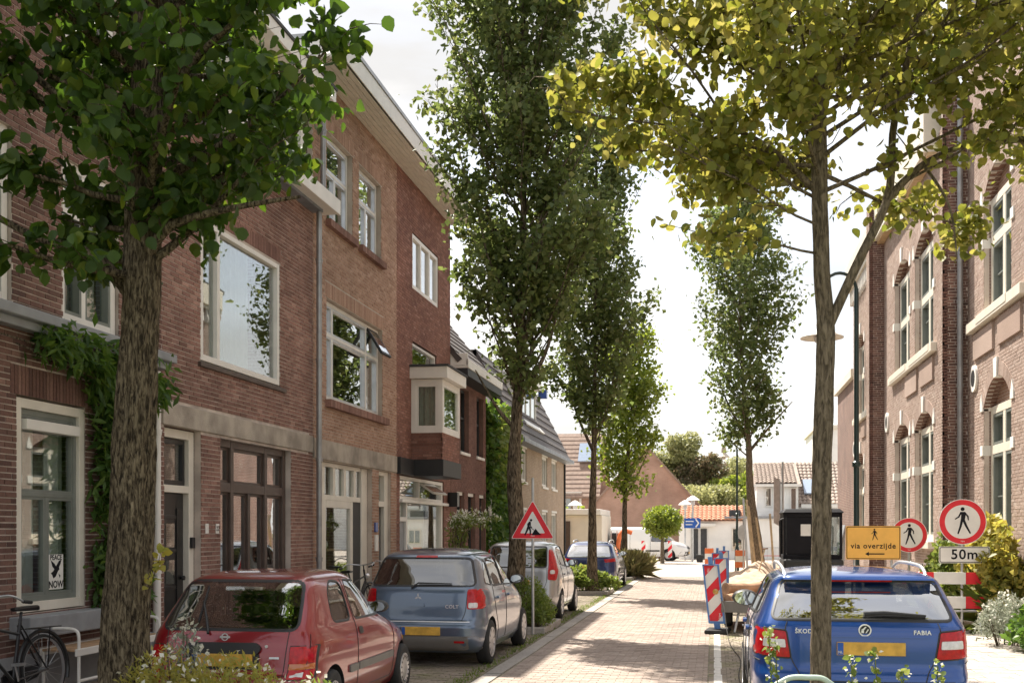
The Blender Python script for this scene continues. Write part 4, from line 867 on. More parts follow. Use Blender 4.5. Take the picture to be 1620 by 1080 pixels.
mb = MB(); mb.box(8.2, 9.6, 74.4, 78, 3.5, 5.0); mb.build('side_dormer', 'render_white', hwx); mb = MB(); mb.box(8.75, 9.3, 74.38, 74.4, 3.7, 4.8); mb.build('dormer_window', 'roof_felt', hwx)
bb = thing('apartment_block', 'plain pale block rising behind the white house', 'building', (14, 100, 0)); mb = MB(); mb.box(8.6, 24, 100, 112, 0, 10.4); mb.build('wall', 'render_white', bb); mb = MB(); mb.box(8.4, 24.2, 99.8, 112.2, 10.4, 10.7); mb.build('roof', 'render_cream', bb)
# ------------------------------------------------------------------ trees and plants
def bark(name, c1, c2, scale=5, dk=.25):
    m, n, l, p = _mat(name); p.inputs['Roughness'].default_value = .95; p.inputs['Specular IOR Level'].default_value = .2
    tcx = n.new('ShaderNodeTexCoord'); mp_ = n.new('ShaderNodeMapping'); mp_.inputs['Scale'].default_value = (scale*7, scale*7, scale*1.6); l.new(tcx.outputs['Object'], mp_.inputs[0])
    z = n.new('ShaderNodeTexNoise'); z.inputs['Scale'].default_value = 1.0; z.inputs['Detail'].default_value = 9; z.inputs['Roughness'].default_value = .65; z.inputs['Distortion'].default_value = .6; l.new(mp_.outputs[0], z.inputs[0])
    r = n.new('ShaderNodeValToRGB'); e = r.color_ramp.elements; e[0].position = .40; e[0].color = c4(tuple(x*dk for x in c1)); e[1].position = .62; e[1].color = c4(c2); k = e.new(.48); k.color = c4(c1)
    l.new(z.outputs[0], r.inputs[0]); l.new(r.outputs[0], p.inputs['Base Color'])
    b = n.new('ShaderNodeBump'); b.inputs['Strength'].default_value = 1.0; b.inputs['Distance'].default_value = .06; l.new(z.outputs[0], b.inputs['Height']); l.new(b.outputs[0], p.inputs['Normal'])
bark('bark_dark', (.105,.08,.052), (.26,.21,.14), scale=7); bark('bark_mid', (.12,.092,.06), (.25,.20,.14)); bark('bark_pale', (.19,.15,.105), (.31,.25,.18), scale=7, dk=.5)
leafmat('leaf_left', [(.03,.062,.012), (.045,.09,.016), (.065,.12,.02), (.035,.072,.013), (.12,.165,.025)], trans=.46)
leafmat('leaf_mid', [(.075,.108,.032), (.10,.135,.043), (.13,.16,.055), (.08,.118,.036), (.18,.19,.075)], trans=.44)
leafmat('leaf_gold', [(.14,.16,.03), (.19,.20,.045), (.24,.23,.06), (.10,.13,.026), (.30,.27,.09)], trans=.5)
leafmat('leaf_lime', [(.13,.18,.03), (.18,.23,.045), (.22,.26,.06), (.10,.15,.025)], trans=.45)
leafmat('leaf_vine', [(.04,.085,.018), (.06,.12,.024), (.08,.15,.03), (.13,.20,.04)], trans=.40)
leafmat('leaf_bush', [(.10,.15,.03), (.14,.19,.045), (.20,.235,.07), (.07,.115,.025)], trans=.42)
leafmat('leaf_yellow', [(.26,.24,.05), (.32,.29,.07), (.20,.22,.05), (.37,.33,.10)], trans=.45)
leafmat('leaf_silver', [(.22,.24,.19), (.29,.31,.25), (.17,.20,.14)], trans=.3)
leafmat('leaf_far', [(.19,.21,.09), (.25,.26,.12), (.30,.30,.15), (.16,.18,.08)], trans=.4)
leafmat('leaf_rust', [(.15,.115,.07), (.19,.15,.09), (.13,.13,.065), (.10,.11,.05)], trans=.35)
leafmat('flower_white', [(.7,.68,.62), (.6,.6,.5), (.75,.72,.66)], trans=.3)
leafmat('grass_dry', [(.32,.29,.14), (.25,.25,.10), (.38,.34,.18)], trans=.3)

LEAF_NEAR = (np.array([(0,0,0),(.30,.12,.05),(.46,.42,.10),(.28,.80,.05),(0,1.08,-.06),(-.28,.80,.05),(-.46,.42,.10),(-.30,.12,.05),(0,.5,-.02)]), np.array([(0,1,8),(1,2,8),(2,3,8),(3,4,8),(4,5,8),(5,6,8),(6,7,8),(7,0,8)]))
LEAF_MID = (np.array([(0,0,0),(.38,.42,.10),(0,1,-.03),(-.38,.42,.10)]), np.array([(0,1,2),(0,2,3)]))
LEAF_BLADE = (np.array([(0,0,0),(.012,.45,.10),(0,1,-.18),(-.012,.45,.10)]), np.array([(0,1,2),(0,2,3)]))
LEAF_LONG = (np.array([(0,0,0),(.16,.4,.04),(0,1,-.08),(-.16,.4,.04)]), np.array([(0,1,2),(0,2,3)]))
BLADE = (np.array([(-.03,0,0),(.03,0,0),(.022,.5,.06),(-.022,.5,.06),(0,1,.25)]), None)
def rotmats(n, rg, droop=.35, up=None):
    """random leaf frames; y axis = leaf direction, biased downwards by droop"""
    d = rg.normal(size=(n,3)); d[:,2] -= droop*1.6
    if up is not None: d += up
    d /= np.linalg.norm(d, axis=1)[:,None]
    nrm = rg.normal(size=(n,3)); nrm[:,2] += 1.1
    x = np.cross(d, nrm); x /= np.linalg.norm(x, axis=1)[:,None]+1e-9; z = np.cross(x, d)
    return np.stack([x, d, z], axis=2)
def leaf_mesh(name, P, size, tmpl, rg, droop=.35, up=None, sv=.3):
    P = np.asarray(P); n = len(P); Rm = rotmats(n, rg, droop, up); s = size*(1+sv*rg.uniform(-1, 1, n)); V, Fc = tmpl
    W = np.einsum('nij,kj->nki', Rm, V)*s[:,None,None]+P[:,None,:]; k = len(V)
    F2 = (Fc[None,:,:]+(np.arange(n)*k)[:,None,None]).reshape(-1, 3); r = np.repeat(rg.uniform(.001, .999, n), len(Fc))
    return npmesh(name, W.reshape(-1, 3), F2, r)
def single_leaves(parent, pts, size, m, rg, tmpl, n=300, droop=.35):
    V, Fc = tmpl; me = npmesh('leaf', V*size, Fc, np.full(len(Fc), .001)); me.materials.append(M[m]); Rm = rotmats(len(pts), rg, droop)
    for i in range(min(n, len(pts))):
        o = bpy.data.objects.new('leaf', me); C.objects.link(o); o.parent = parent; mt = Matrix(Rm[i].tolist()).to_4x4(); mt.translation = Vector(pts[i]); o.matrix_local = mt@Matrix.Scale(float(rg.uniform(.75, 1.25)), 4)
def rough_trunk(mb, pts, rads, seg, amp, freq=1.0):
    """trunk tube with vertical bark ridges and knots as real relief"""
    P = [Vector(p) for p in pts]; b = len(mb.v); n = len(P)
    for i, p in enumerate(P):
        for k in range(seg):
            a = 2*math.pi*k/seg; r = rads[i]
            q = Vector((math.cos(a)*5.5*freq, math.sin(a)*5.5*freq, p.z*2.2*freq)); q2 = Vector((math.cos(a)*1.2, math.sin(a)*1.2, p.z*.9))
            rr = r*(1+amp*(abs(mnoise.noise(q))*-2.0+.5)+amp*1.6*mnoise.noise(q2)+amp*.8*mnoise.noise(q*2.7))
            mb.v.append((p.x+rr*math.cos(a), p.y+rr*math.sin(a), p.z))
    for i in range(n-1):
        for k in range(seg): k2 = (k+1)%seg; mb.f.append((b+i*seg+k, b+i*seg+k2, b+(i+1)*seg+k2, b+(i+1)*seg+k)); mb.r.append(0.)
def smoothpath(pts, n):
    P = np.array(pts, float); t = np.linspace(0, len(P)-1, n); out = []
    for u in t:
        i = min(int(u), len(P)-2); f = u-i; p0, p1, p2, p3 = P[max(i-1,0)], P[i], P[i+1], P[min(i+2,len(P)-1)]
        out.append(.5*((2*p1)+(-p0+p2)*f+(2*p0-5*p1+4*p2-p3)*f*f+(-p0+3*p1-3*p2+p3)*f**3))
    return np.array(out)
def make_tree(name, label, base, path, r0, r1, limbs, crown_fn, nbr, leaves, lsize, tmpl, lm, bm, seed, seg=24, amp=.10, rise=(35, 65), z0=3.5, z1=12, droop=.35, twig=.55, spread=.16, cat='tree', group=None, nrow=90, single=0, ntw=(5, 9), crown_c=None, extra=None, elev_len=1.0, keep=None):
    """trunk > limbs; branches leave the trunk between z0 and z1 and run out to crown_fn(z, azimuth); leaves sit along their twigs"""
    rg = np.random.default_rng(seed); rr = random.Random(seed); t = thing(name, label, cat, base, group=group)
    tp = smoothpath(path, nrow); zt = np.linspace(0, 1, nrow); rad = r0+(r1-r0)*zt**.8; rad = rad*(1+.55*np.exp(-zt*nrow*.012*14))
    mb = MB(); rough_trunk(mb, tp, rad, seg, amp); tr = mb.build('trunk', bm, t, smooth='all')
    for (pts, a, b) in limbs:
        q = smoothpath(pts, 18); m2 = MB(); m2.tube(q, list(np.linspace(a, b, 18)), 12); m2.build('limb', bm, tr, smooth='all')
    tz = tp[:,2]; at = lambda z: np.array([np.interp(z, tz, tp[:,i]) for i in range(3)]); rt = lambda z: float(np.interp(z, tz, rad))
    br = MB(); pts = []; az = rr.uniform(0, 6.28)
    starts = []
    for i in range(nbr):
        f = (i+.5)/nbr; z = z0+(z1-z0)*f; az += 2.39996+rr.uniform(-.4, .4); starts.append((at(z), z, az, None))
    if extra:
        for (p, a) in extra: starts.append((np.array(p), p[2], a, 1))
    for (p0, z, az_, ex) in starts:
        el = R_(rr.uniform(*rise)); Rr = crown_fn(z, az_)*rr.uniform(.6, 1.15)
        if Rr < .1: continue
        L = Rr/max(.25, math.cos(el)); n = 7; d = np.array([math.cos(az_)*math.cos(el), math.sin(az_)*math.cos(el), math.sin(el)]); q = [p0]
        for k in range(1, n): dd = d+np.array([rr.uniform(-.18, .18), rr.uniform(-.18, .18), rr.uniform(-.12, .12)+.05*k*elev_len]); dd /= np.linalg.norm(dd); q.append(q[-1]+dd*L/(n-1))
        rb = max(.010, rt(z)*(.34 if ex is None else .17)*min(1, .4+Rr/2.5)); br.tube(q, list(np.linspace(rb, .004, n)), 5, caps=False)
        q = np.array(q); nt = int(rr.uniform(*ntw)*max(.6, min(2.2, L/1.2)))
        for j in range(nt):
            f = (.18+.82*(j+rr.random())/nt)*(n-1); i0 = min(int(f), n-2); s = q[i0]+(q[i0+1]-q[i0])*(f-i0)
            td = rg.normal(size=3); td[2] = abs(td[2])*.6+.1-droop*.5; td = td/np.linalg.norm(td)*.8+d*.5; tl = twig*rr.uniform(.5, 1.15)*(1-.35*f/(n-1)); e = s+td*tl
            br.tube([s, (s+e)/2+rg.normal(size=3)*.03, e], [.006, .004, .002], 3, caps=False)
            pts.append((s, e))
    br.build('branches', bm, tr, smooth='all', kind='stuff')
    S = np.array([a for a, b in pts]); E_ = np.array([b for a, b in pts]); n = len(pts); idx = rg.integers(0, n, leaves); f = rg.uniform(.15, 1.08, leaves)[:,None]
    # clumpy: some twigs carry more leaves than others
    w = rg.gamma(1.0, 1, n); idx = rg.choice(n, leaves, p=w/w.sum())
    P = S[idx]*(1-f)+E_[idx]*f+rg.normal(size=(leaves,3))*spread
    if keep is not None: P = P[keep(P)]
    sel = None
    if single:
        pr_ = [proj(*p) for p in P]; key = sorted([(q[2], i) for i, q in enumerate(pr_) if q and 0 < q[0] < 1620 and 0 < q[1] < 1080])[:single]; sel = [i for _, i in key]; msk = np.ones(len(P), bool); msk[sel] = False; Q = P[sel]; P = P[msk]
    me = leaf_mesh('crown', P, lsize, tmpl, rg, droop); c = link('crown', me, lm, t); c['kind'] = 'stuff'
    if single: single_leaves(c, Q, lsize, lm, rg, tmpl, single, droop)
    return t
def column(zb, zt, rmax, zmax=.35, seed=0):
    """crown radius by height for an upright street tree: fills out low, narrows to the tip, uneven by azimuth"""
    def f(z, az):
        t = (z-zb)/(zt-zb)
        if t < 0 or t > 1: return .25
        s = (.62+.38*t/zmax) if t < zmax else max(.12, 1-((t-zmax)/(1-zmax))**1.5*.85)
        return rmax*s*(1+.22*math.sin(az*2+seed)+.16*math.sin(z*1.7+az*3+seed*2))
    return f
# T1: big tree at the left edge of the picture
x1, y1 = -4.56, 8.33
t1 = make_tree('street_tree', 'big dark-leaved tree with thick rough trunk at the left edge', (x1, y1, .09), [(x1+.0, y1, .05), (x1-.02, y1, 1.0), (x1+.03, y1, 2.2), (x1+.10, y1, 3.4), (x1+.12, y1+.02, 4.6), (x1+.14, y1+.05, 6.0), (x1+.12, y1+.05, 9.0)], .205, .10,
  [([(x1+.1, y1, 3.55), (x1-.25, y1-.05, 3.95), (x1-.8, y1-.1, 4.15), (x1-1.6, y1-.1, 4.6)], .06, .015), ([(x1+.12, y1, 3.9), (x1+.4, y1-.1, 4.15), (x1+.9, y1-.15, 4.25), (x1+1.5, y1-.2, 4.3)], .05, .012), ([(x1+.12, y1, 4.9), (x1-.5, y1-.2, 5.2), (x1-1.2, y1-.3, 5.9)], .05, .012)],
  lambda z, a: (1.5 if z > 4.1 else 1.25)*(1+.15*math.sin(a*3+z*2)), 60, 12500, .102, LEAF_NEAR, 'leaf_left', 'bark_dark', 3, seg=72, amp=.10, rise=(0, 38), z0=3.75, z1=8.2, droop=.55, twig=.6, spread=.09, nrow=200, single=300, ntw=(6, 10), elev_len=.2)
sp_ = atd(236, 925, 8.9); rg = np.random.default_rng(55); q = smoothpath([(sp_.x-.12, sp_.y+.05, sp_.z-.06), (sp_.x, sp_.y, sp_.z), (sp_.x+.07, sp_.y, sp_.z+.16), (sp_.x+.10, sp_.y, sp_.z+.27)], 14); mb = MB(); mb.tube(q, list(np.linspace(.006, .002, 14)), 5); spg = mb.build('sprig', 'bark_dark', t1); me = leaf_mesh('sprig_leaves', [p_+rg.normal(size=3)*.015 for p_ in q[4:] for _ in range(3)], .055, LEAF_NEAR, rg, -.4); link('sprig_leaves', me, 'leaf_yellow', spg)['kind'] = 'stuff'
# T2..T4 on the left, columnar
def px_tree(u, d): v = atd(u, 838, d); return v.x, v.y
x2, y2 = px_tree(818, 20.6)
make_tree('street_tree', 'tallest upright green tree behind the triangular roadworks sign', (x2, y2, .09), [(x2-.05, y2, .05), (x2, y2, 1.5), (x2-.05, y2, 3), (x2+.06, y2, 5), (x2+.12, y2, 8), (x2+.1, y2, 14.2)], .20, .025, [([(x2, y2, 3.6), (x2-.35, y2-.05, 4.0), (x2-.75, y2-.1, 4.7)], .05, .012), ([(x2+.05, y2, 4.2), (x2+.5, y2-.1, 4.9), (x2+.8, y2, 5.9)], .06, .012), ([(x2+.05, y2, 4.8), (x2+.3, y2-.1, 6.0), (x2+.6, y2, 8)], .06, .012)],
  column(3.9, 13.8, 1.85, .28, 1.0), 105, 27000, .125, LEAF_MID, 'leaf_mid', 'bark_mid', 11, seg=28, amp=.09, rise=(42, 68), z0=3.9, z1=13.6, droop=.15, twig=.55, spread=.13, nrow=110)
x3, y3 = px_tree(938, 31.6)
make_tree('street_tree', 'upright green tree in front of the dark blue car', (x3, y3, .09), [(x3, y3, .05), (x3-.02, y3, 2), (x3+.03, y3, 4), (x3+.06, y3, 7), (x3+.1, y3, 13.4)], .155, .02, [([(x3, y3, 4.0), (x3-.4, y3, 4.9), (x3-.7, y3, 5.8)], .05, .012), ([(x3, y3, 4.3), (x3+.5, y3, 5.3), (x3+.75, y3, 6.3)], .05, .012)],
  column(4.0, 13.4, 1.65, .3, 2.2), 80, 14500, .15, LEAF_MID, 'leaf_mid', 'bark_mid', 12, seg=18, amp=.08, rise=(38, 66), z0=4.0, z1=12.8, droop=.15, twig=.55, spread=.15)
x4, y4 = px_tree(988, 43)
make_tree('street_tree', 'small pale green tree farthest along the left kerb', (x4, y4, .09), [(x4, y4, .05), (x4, y4, 2), (x4+.06, y4, 4), (x4+.25, y4, 6), (x4+.3, y4, 9.2)], .14, .02, [([(x4, y4, 3.0), (x4+.5, y4, 3.9), (x4+.9, y4, 4.8)], .04, .01)],
  column(2.9, 9.2, 1.35, .4, .7), 60, 7500, .16, LEAF_MID, 'leaf_lime', 'bark_mid', 13, seg=14, amp=.08, rise=(30, 62), z0=2.9, z1=8.8, droop=.15, twig=.5, spread=.17)
# T6 on the right, behind the baulks
x6, y6 = px_tree(1203, 40)
make_tree('street_tree', 'upright tree on the right standing in the heap of sand', (x6, y6, .05), [(x6, y6, .0), (x6-.15, y6, 1.5), (x6-.35, y6, 3.2), (x6-.42, y6, 5), (x6-.65, y6, 8), (x6-.8, y6, 15.0)], .25, .02, [([(x6-.35, y6, 4.6), (x6+.3, y6, 5.4), (x6+1.1, y6, 6.3)], .06, .014), ([(x6-.4, y6, 5.0), (x6-1.0, y6, 6.0), (x6-1.5, y6, 7.2)], .06, .014)],
  column(4.2, 15.0, 2.05, .22, 3.1), 80, 12000, .17, LEAF_MID, 'leaf_mid', 'bark_pale', 14, seg=18, amp=.07, rise=(32, 62), z0=4.3, z1=14.4, droop=.15, twig=.6, spread=.2)
# T5: slim tree in the right foreground with a golden crown
x5, y5 = px_tree(1299, 7.5)
fx = atd(1312, 470, 7.5)
make_tree('street_tree', 'slim rough trunk with golden green crown in the right foreground', (x5, y5, .09), [(x5-.01, y5, .05), (x5, y5, 1.0), (x5, y5, 2.0), (x5+.03, y5, 3.0), (x5+.0, y5, 3.6), (x5-.02, y5, 4.6), (x5-.05, y5+.1, 6.2)], .074, .045,
  [([(fx.x, fx.y, 3.15), (fx.x+.18, fx.y+.02, 3.55), (fx.x+.38, fx.y+.05, 4.0), (fx.x+.42, fx.y+.05, 4.5), (fx.x+.6, fx.y+.1, 5.3)], .034, .02), ([(fx.x+.36, fx.y+.05, 3.96), (fx.x+.62, fx.y+.05, 4.2), (fx.x+1.0, fx.y+.05, 4.32), (fx.x+1.7, fx.y+.2, 4.35)], .028, .01), ([(x5, y5, 4.0), (x5-.4, y5-.1, 4.35), (x5-.9, y5-.15, 4.55)], .025, .008), ([(fx.x+.6, fx.y+.07, 4.2), (fx.x+.75, fx.y, 3.9), (fx.x+.8, fx.y, 3.55)], .012, .004)],
  lambda z, a: (1.2 if math.cos(a) < .3 else 1.75)*(1+.12*math.sin(a*4+z*3)), 46, 21000, .060, LEAF_NEAR, 'leaf_gold', 'bark_pale', 21, seg=40, amp=.10, rise=(-8, 40), z0=3.95, z1=6.0, droop=.5, twig=.42, spread=.07, nrow=150, single=300, ntw=(6, 11), elev_len=.2,
  extra=[((fx.x+.5, fx.y+.05, 4.09), -.4), ((fx.x+.9, fx.y+.05, 4.29), .3), ((fx.x+1.2, fx.y+.08, 4.33), 1.2), ((fx.x+.43, fx.y+.05, 4.6), -1.0), ((fx.x+1.4, fx.y+.12, 4.34), -.7), ((fx.x+.5, fx.y+.07, 4.9), .2), ((x5-.3, y5-.075, 4.27), 3.4), ((x5-.01, y5, 3.62), 3.25), ((x5-.2, y5-.05, 4.18), 2.8), ((x5, y5, 3.8), 3.7), ((x5-.6, y5-.12, 4.45), 3.3), ((x5-.6, y5-.12, 4.45), 4.0), ((fx.x+1.6, fx.y+.17, 4.35), .1), ((fx.x+.56, fx.y+.08, 5.15), -.3), ((fx.x+1.1, fx.y+.06, 4.33), -1.2)], keep=lambda P: (P[:,0] > x5-1.75) & (P[:,1] > y5-1.25) & (P[:,2] > 3.15))
# round clipped tree by the van
def ball_tree(name, label, c, r, zc, h0, m, nleaf, ls, seed, cat='tree', sq=.8, bm='bark_pale', tr=.12, group=None):
    rg = np.random.default_rng(seed); t = thing(name, label, cat, (c[0], c[1], 0), group=group); mb = MB(); n = 16
    rough_trunk(mb, [(c[0], c[1], z) for z in np.linspace(-.05, zc, n)], list(np.linspace(tr, tr*.6, n)), 10, .08); mb.build('trunk', bm, t, smooth='all')
    d = rg.normal(size=(nleaf,3)); d /= np.linalg.norm(d, axis=1)[:,None]; az = np.arctan2(d[:,1], d[:,0])
    lump = 1+.10*np.sin(az*5+d[:,2]*6)+.08*np.sin(az*9-d[:,2]*11)+rg.normal(size=nleaf)*.05; rad = r*lump*(1-.55*rg.random(nleaf)**2.2)
    P = d*rad[:,None]*np.array([1, 1, sq])+np.array([c[0], c[1], zc]); link('crown', leaf_mesh('crown', P, ls, LEAF_MID, rg, .1), m, t)['kind'] = 'stuff'; return t
v = atd(1048, 838, 62)
ball_tree('clipped_tree', 'small round clipped lime-green tree in front of the white van', (v.x, v.y), .98, 2.25, 0, 'leaf_lime', 5200, .15, 5)
# trees behind the end houses
def mound_tree(label, u, vtop, d, width, hgt, m, seed, n=17000, ls=.24, group='trees behind the houses'):
    rg = np.random.default_rng(seed); p = atd(u, vtop, d); zt = p.z; t = thing('background_tree', label, 'tree', (p.x, p.y, 0), group=group); mb = MB()
    mb.tube([(p.x, p.y, -.05), (p.x+.1, p.y, zt*.4), (p.x, p.y, zt*.75)], [.35, .28, .1], 8); mb.build('trunk', 'bark_mid', t, smooth='all')
    nc = 22; ctr = np.stack([rg.normal(0, width*.27, nc)+p.x, rg.normal(0, width*.2, nc)+p.y, zt-hgt*rg.uniform(.16, .95, nc)], 1); rad = width*rg.uniform(.13, .24, nc)
    i = rg.integers(0, nc, n); dd = rg.normal(size=(n,3)); dd /= np.linalg.norm(dd, axis=1)[:,None]; P = ctr[i]+dd*(rad[i]*rg.uniform(.55, 1.05, n))[:,None]; P = P[P[:,2] < zt]
    link('crown', leaf_mesh('crown', P, ls, LEAF_MID, rg, .1), m, t)['kind'] = 'stuff'
mound_tree('broad green tree rising behind the brown gable', 1062, 682, 98, 5.2, 5.5, 'leaf_far', 31)
mound_tree('rust-tinged dark tree right of the brown gable', 1098, 706, 96, 4.4, 5.0, 'leaf_rust', 32)
mound_tree('pale feathery tree behind the street lamp', 1143, 716, 104, 6.0, 6.5, 'leaf_far', 33)
mound_tree('low pale hedge-like tree above the orange tiles', 1122, 768, 88, 6.0, 3.2, 'leaf_far', 34)
mound_tree('light green tree left of the white house', 1190, 742, 92, 5.0, 5.0, 'leaf_lime', 35)
mound_tree('young pale tree beside the garage', 903, 790, 66, 1.4, 3.2, 'leaf_lime', 36, 1500, .2)
# climbing plants
def climber(name, label, m, boxes, n, ls, seed, stems=(), tm=LEAF_LONG, droop=.5):
    rg = np.random.default_rng(seed); c0 = boxes[0]; t = thing(name, label, 'climbing plant', ((c0[0]+c0[1])/2, (c0[2]+c0[3])/2, .08)); P = []; vol = [max(.01, (b[3]-b[2])*(b[5]-b[4])) for b in boxes]; tot = sum(vol)
    for b, v_ in zip(boxes, vol):
        k = int(n*v_/tot); a = rg.uniform(size=(k,3)); q = np.stack([b[0]+(b[1]-b[0])*a[:,0]**1.5, b[2]+(b[3]-b[2])*a[:,1], b[4]+(b[5]-b[4])*a[:,2]], 1); q += rg.normal(size=(k,3))*np.array([.03, .05, .06]); lump = np.array([mnoise.noise(Vector((p[1]*2.2, p[2]*2.2, seed))) for p in q]); q = q[lump > -.22-.1*rg.random(len(q))]; P.append(q)
    P = np.concatenate(P); link('foliage', leaf_mesh('foliage', P, ls, tm, rg, droop, up=np.array([.5, 0, 0])), m, t)['kind'] = 'stuff'
    for s in stems: mb = MB(); mb.tube(smoothpath(s, 14), list(np.linspace(.022, .008, 14)), 6); mb.build('stem', 'bark_mid', t, smooth='all')
    return t
climber('wisteria', 'green vine climbing between the peace window and the big tree', 'leaf_vine', [(-6.95, -6.66, 11.88, 12.6, .85, 3.5), (-6.95, -6.6, 11.6, 13.2, 3.35, 3.9), (-6.95, -6.6, 10.7, 11.7, 3.62, 3.92)], 4200, .165, 41, [[(-6.93, 12.5, .1), (-6.92, 12.4, 1.2), (-6.92, 12.55, 2.5), (-6.92, 12.3, 3.5)], [(-6.92, 12.3, 3.5), (-6.9, 11.6, 3.66), (-6.9, 10.6, 3.72), (-6.92, 9.9, 3.74)], [(-6.92, 12.3, 3.45), (-6.88, 11.5, 3.55), (-6.92, 10.4, 3.68)]])
climber('ivy', 'tall column of ivy covering the front beyond the red house', 'leaf_vine', [(-7.24, -6.75, 34.8, 39.3, .1, 5.9)], 5200, .2, 42, tm=LEAF_MID)
climber('ivy', 'yellow-green ivy top on the wall behind the tallest tree', 'leaf_bush', [(-7.0, -6.6, 35.4, 39.0, 3.4, 5.8)], 1600, .2, 43, tm=LEAF_MID)
# shrubs and ground cover
def shrub(name, label, m, c, r, h, n, ls, seed, tm=LEAF_MID, z0=.1, droop=-.1, cat='shrub', fl=None, up=None, group=None, stemn=10):
    rg = np.random.default_rng(seed); t = thing(name, label, cat, (c[0], c[1], z0), group=group); rx, ry = r
    st = MB(); P = []
    for k in range(stemn):
        a = rg.uniform(0, 6.28); rr = math.sqrt(rg.random()); e = (c[0]+rx*rr*math.cos(a), c[1]+ry*rr*math.sin(a), z0+h*(1-.45*rr*rr)*rg.uniform(.75, 1.05)); st.tube([(c[0]+rx*.4*rr*math.cos(a), c[1]+ry*.4*rr*math.sin(a), z0-.05), ((e[0]+c[0]+rx*.5*rr*math.cos(a))/2, (e[1]+c[1]+ry*.5*rr*math.sin(a))/2, z0+h*.45), e], [.012, .009, .004], 4, caps=False)
    st.build('stems', 'bark_mid', t, kind='stuff')
    a = rg.uniform(0, 6.28, n); rr = np.sqrt(rg.random(n)); zz = h*(1-.5*rr**2)*(1-.75*rg.random(n)**1.8); lump = 1+.18*np.sin(a*5+zz*7)
    P = np.stack([c[0]+rx*rr*lump*np.cos(a), c[1]+ry*rr*lump*np.sin(a), z0+zz*(1+.12*np.sin(a*7))], 1); link('foliage', leaf_mesh('foliage', P, ls, tm, rg, droop, up), m, t)['kind'] = 'stuff'
    if fl:
        fm, fn, fs = fl; a = rg.uniform(0, 6.28, fn); rr = np.sqrt(rg.random(fn)); P = np.stack([c[0]+rx*rr*np.cos(a), c[1]+ry*rr*np.sin(a), z0+h*(1.02-.42*rr**2)+rg.normal(size=fn)*.04], 1); link('flowers', leaf_mesh('flowers', P, fs, LEAF_MID, rg, -.3), fm, t)['kind'] = 'stuff'
    return t
# ------------------------------------------------------------------ vehicles
paint('paint_red', (.24,.008,.012), metal=.25); paint('paint_bluegrey', (.115,.155,.22), metal=.55); paint('paint_silver', (.36,.36,.365), metal=.6); paint('paint_navy', (.010,.024,.11), metal=.3); paint('paint_blue', (.004,.055,.25), metal=.35); paint('paint_white', (.80,.80,.79))
glass('car_glass', tint=(.42,.46,.45), refl=.16); glass('car_glass_dark', tint=(.10,.11,.12), refl=.22); glass('rear_glass', tint=(.5,.53,.53), refl=.48)
mat('rubber', (.018,.018,.018), .8, var=.2, scale=20, bump=.2); mat('car_trim', (.022,.022,.023), .5, var=.1); mat('car_inside', (.05,.05,.052), .85, var=.1); mat('grey_trim', (.16,.15,.14), .55, var=.08)
mat('rim', (.52,.52,.53), .32, metal=.75, var=.08); mat('chrome', (.80,.80,.82), .28, metal=.55, var=.03)
mat('lamp_red', (.42,.008,.012), .22, var=.2, scale=30, coat=.25, spec=.3); mat('mirror', (.6,.62,.63), .03, metal=1, var=.02); mat('lamp_orange', (.45,.12,.02), .15, coat=1, var=.1); mat('lamp_clear', (.62,.60,.60), .12, coat=1, var=.12, scale=40); mat('plate_yellow', (.62,.36,.06), .5, var=.18, scale=14); mat('plate_blue', (.02,.09,.38), .5)
def mono(zs, vs):
    zs = np.array(zs, float); vs = np.array(vs, float); h = np.diff(zs); d = np.diff(vs)/h; m = np.zeros(len(zs)); m[0], m[-1] = d[0], d[-1]
    for i in range(1, len(zs)-1): m[i] = 0 if d[i-1]*d[i] <= 0 else 2*d[i-1]*d[i]/(d[i-1]+d[i])
    def f(z):
        z = min(max(z, zs[0]), zs[-1]); i = min(int(np.searchsorted(zs, z, 'right'))-1, len(zs)-2); i = max(i, 0); t = (z-zs[i])/h[i]
        return float((2*t**3-3*t*t+1)*vs[i]+(t**3-2*t*t+t)*h[i]*m[i]+(-2*t**3+3*t*t)*vs[i+1]+(t**3-t*t)*h[i]*m[i+1])
    return f
def rpoly(pts, r=.04, n=4):
    out = []; k = len(pts)
    for i in range(k):
        a, b, c = Vector(pts[i-1]), Vector(pts[i]), Vector(pts[(i+1)%k]); u, v = (a-b), (c-b); rr = min(r, u.length*.45, v.length*.45); p, q = b+u.normalized()*rr, b+v.normalized()*rr
        for j in range(n+1): t = j/n; out.append(tuple((1-t)**2*p+2*t*(1-t)*b+t*t*q))
    return out
def dense(poly, step=.06):
    out = []
    for i in range(len(poly)):
        a, b = Vector(poly[i]), Vector(poly[(i+1)%len(poly)]); n = max(1, int((b-a).length/step))
        for j in range(n): out.append(tuple(a+(b-a)*j/n))
    return out
def grow(poly, d):
    c = sum((Vector(p) for p in poly), Vector((0,0)))/len(poly); k = len(poly); out = []
    for i in range(k):
        a, b, c2 = Vector(poly[i-1]), Vector(poly[i]), Vector(poly[(i+1)%k]); t = (c2-a); t = t.normalized() if t.length > 1e-9 else Vector((1,0)); nn = Vector((t.y, -t.x))
        if nn.dot(b-c) < 0: nn = -nn
        out.append(tuple(b+nn*d))
    return out
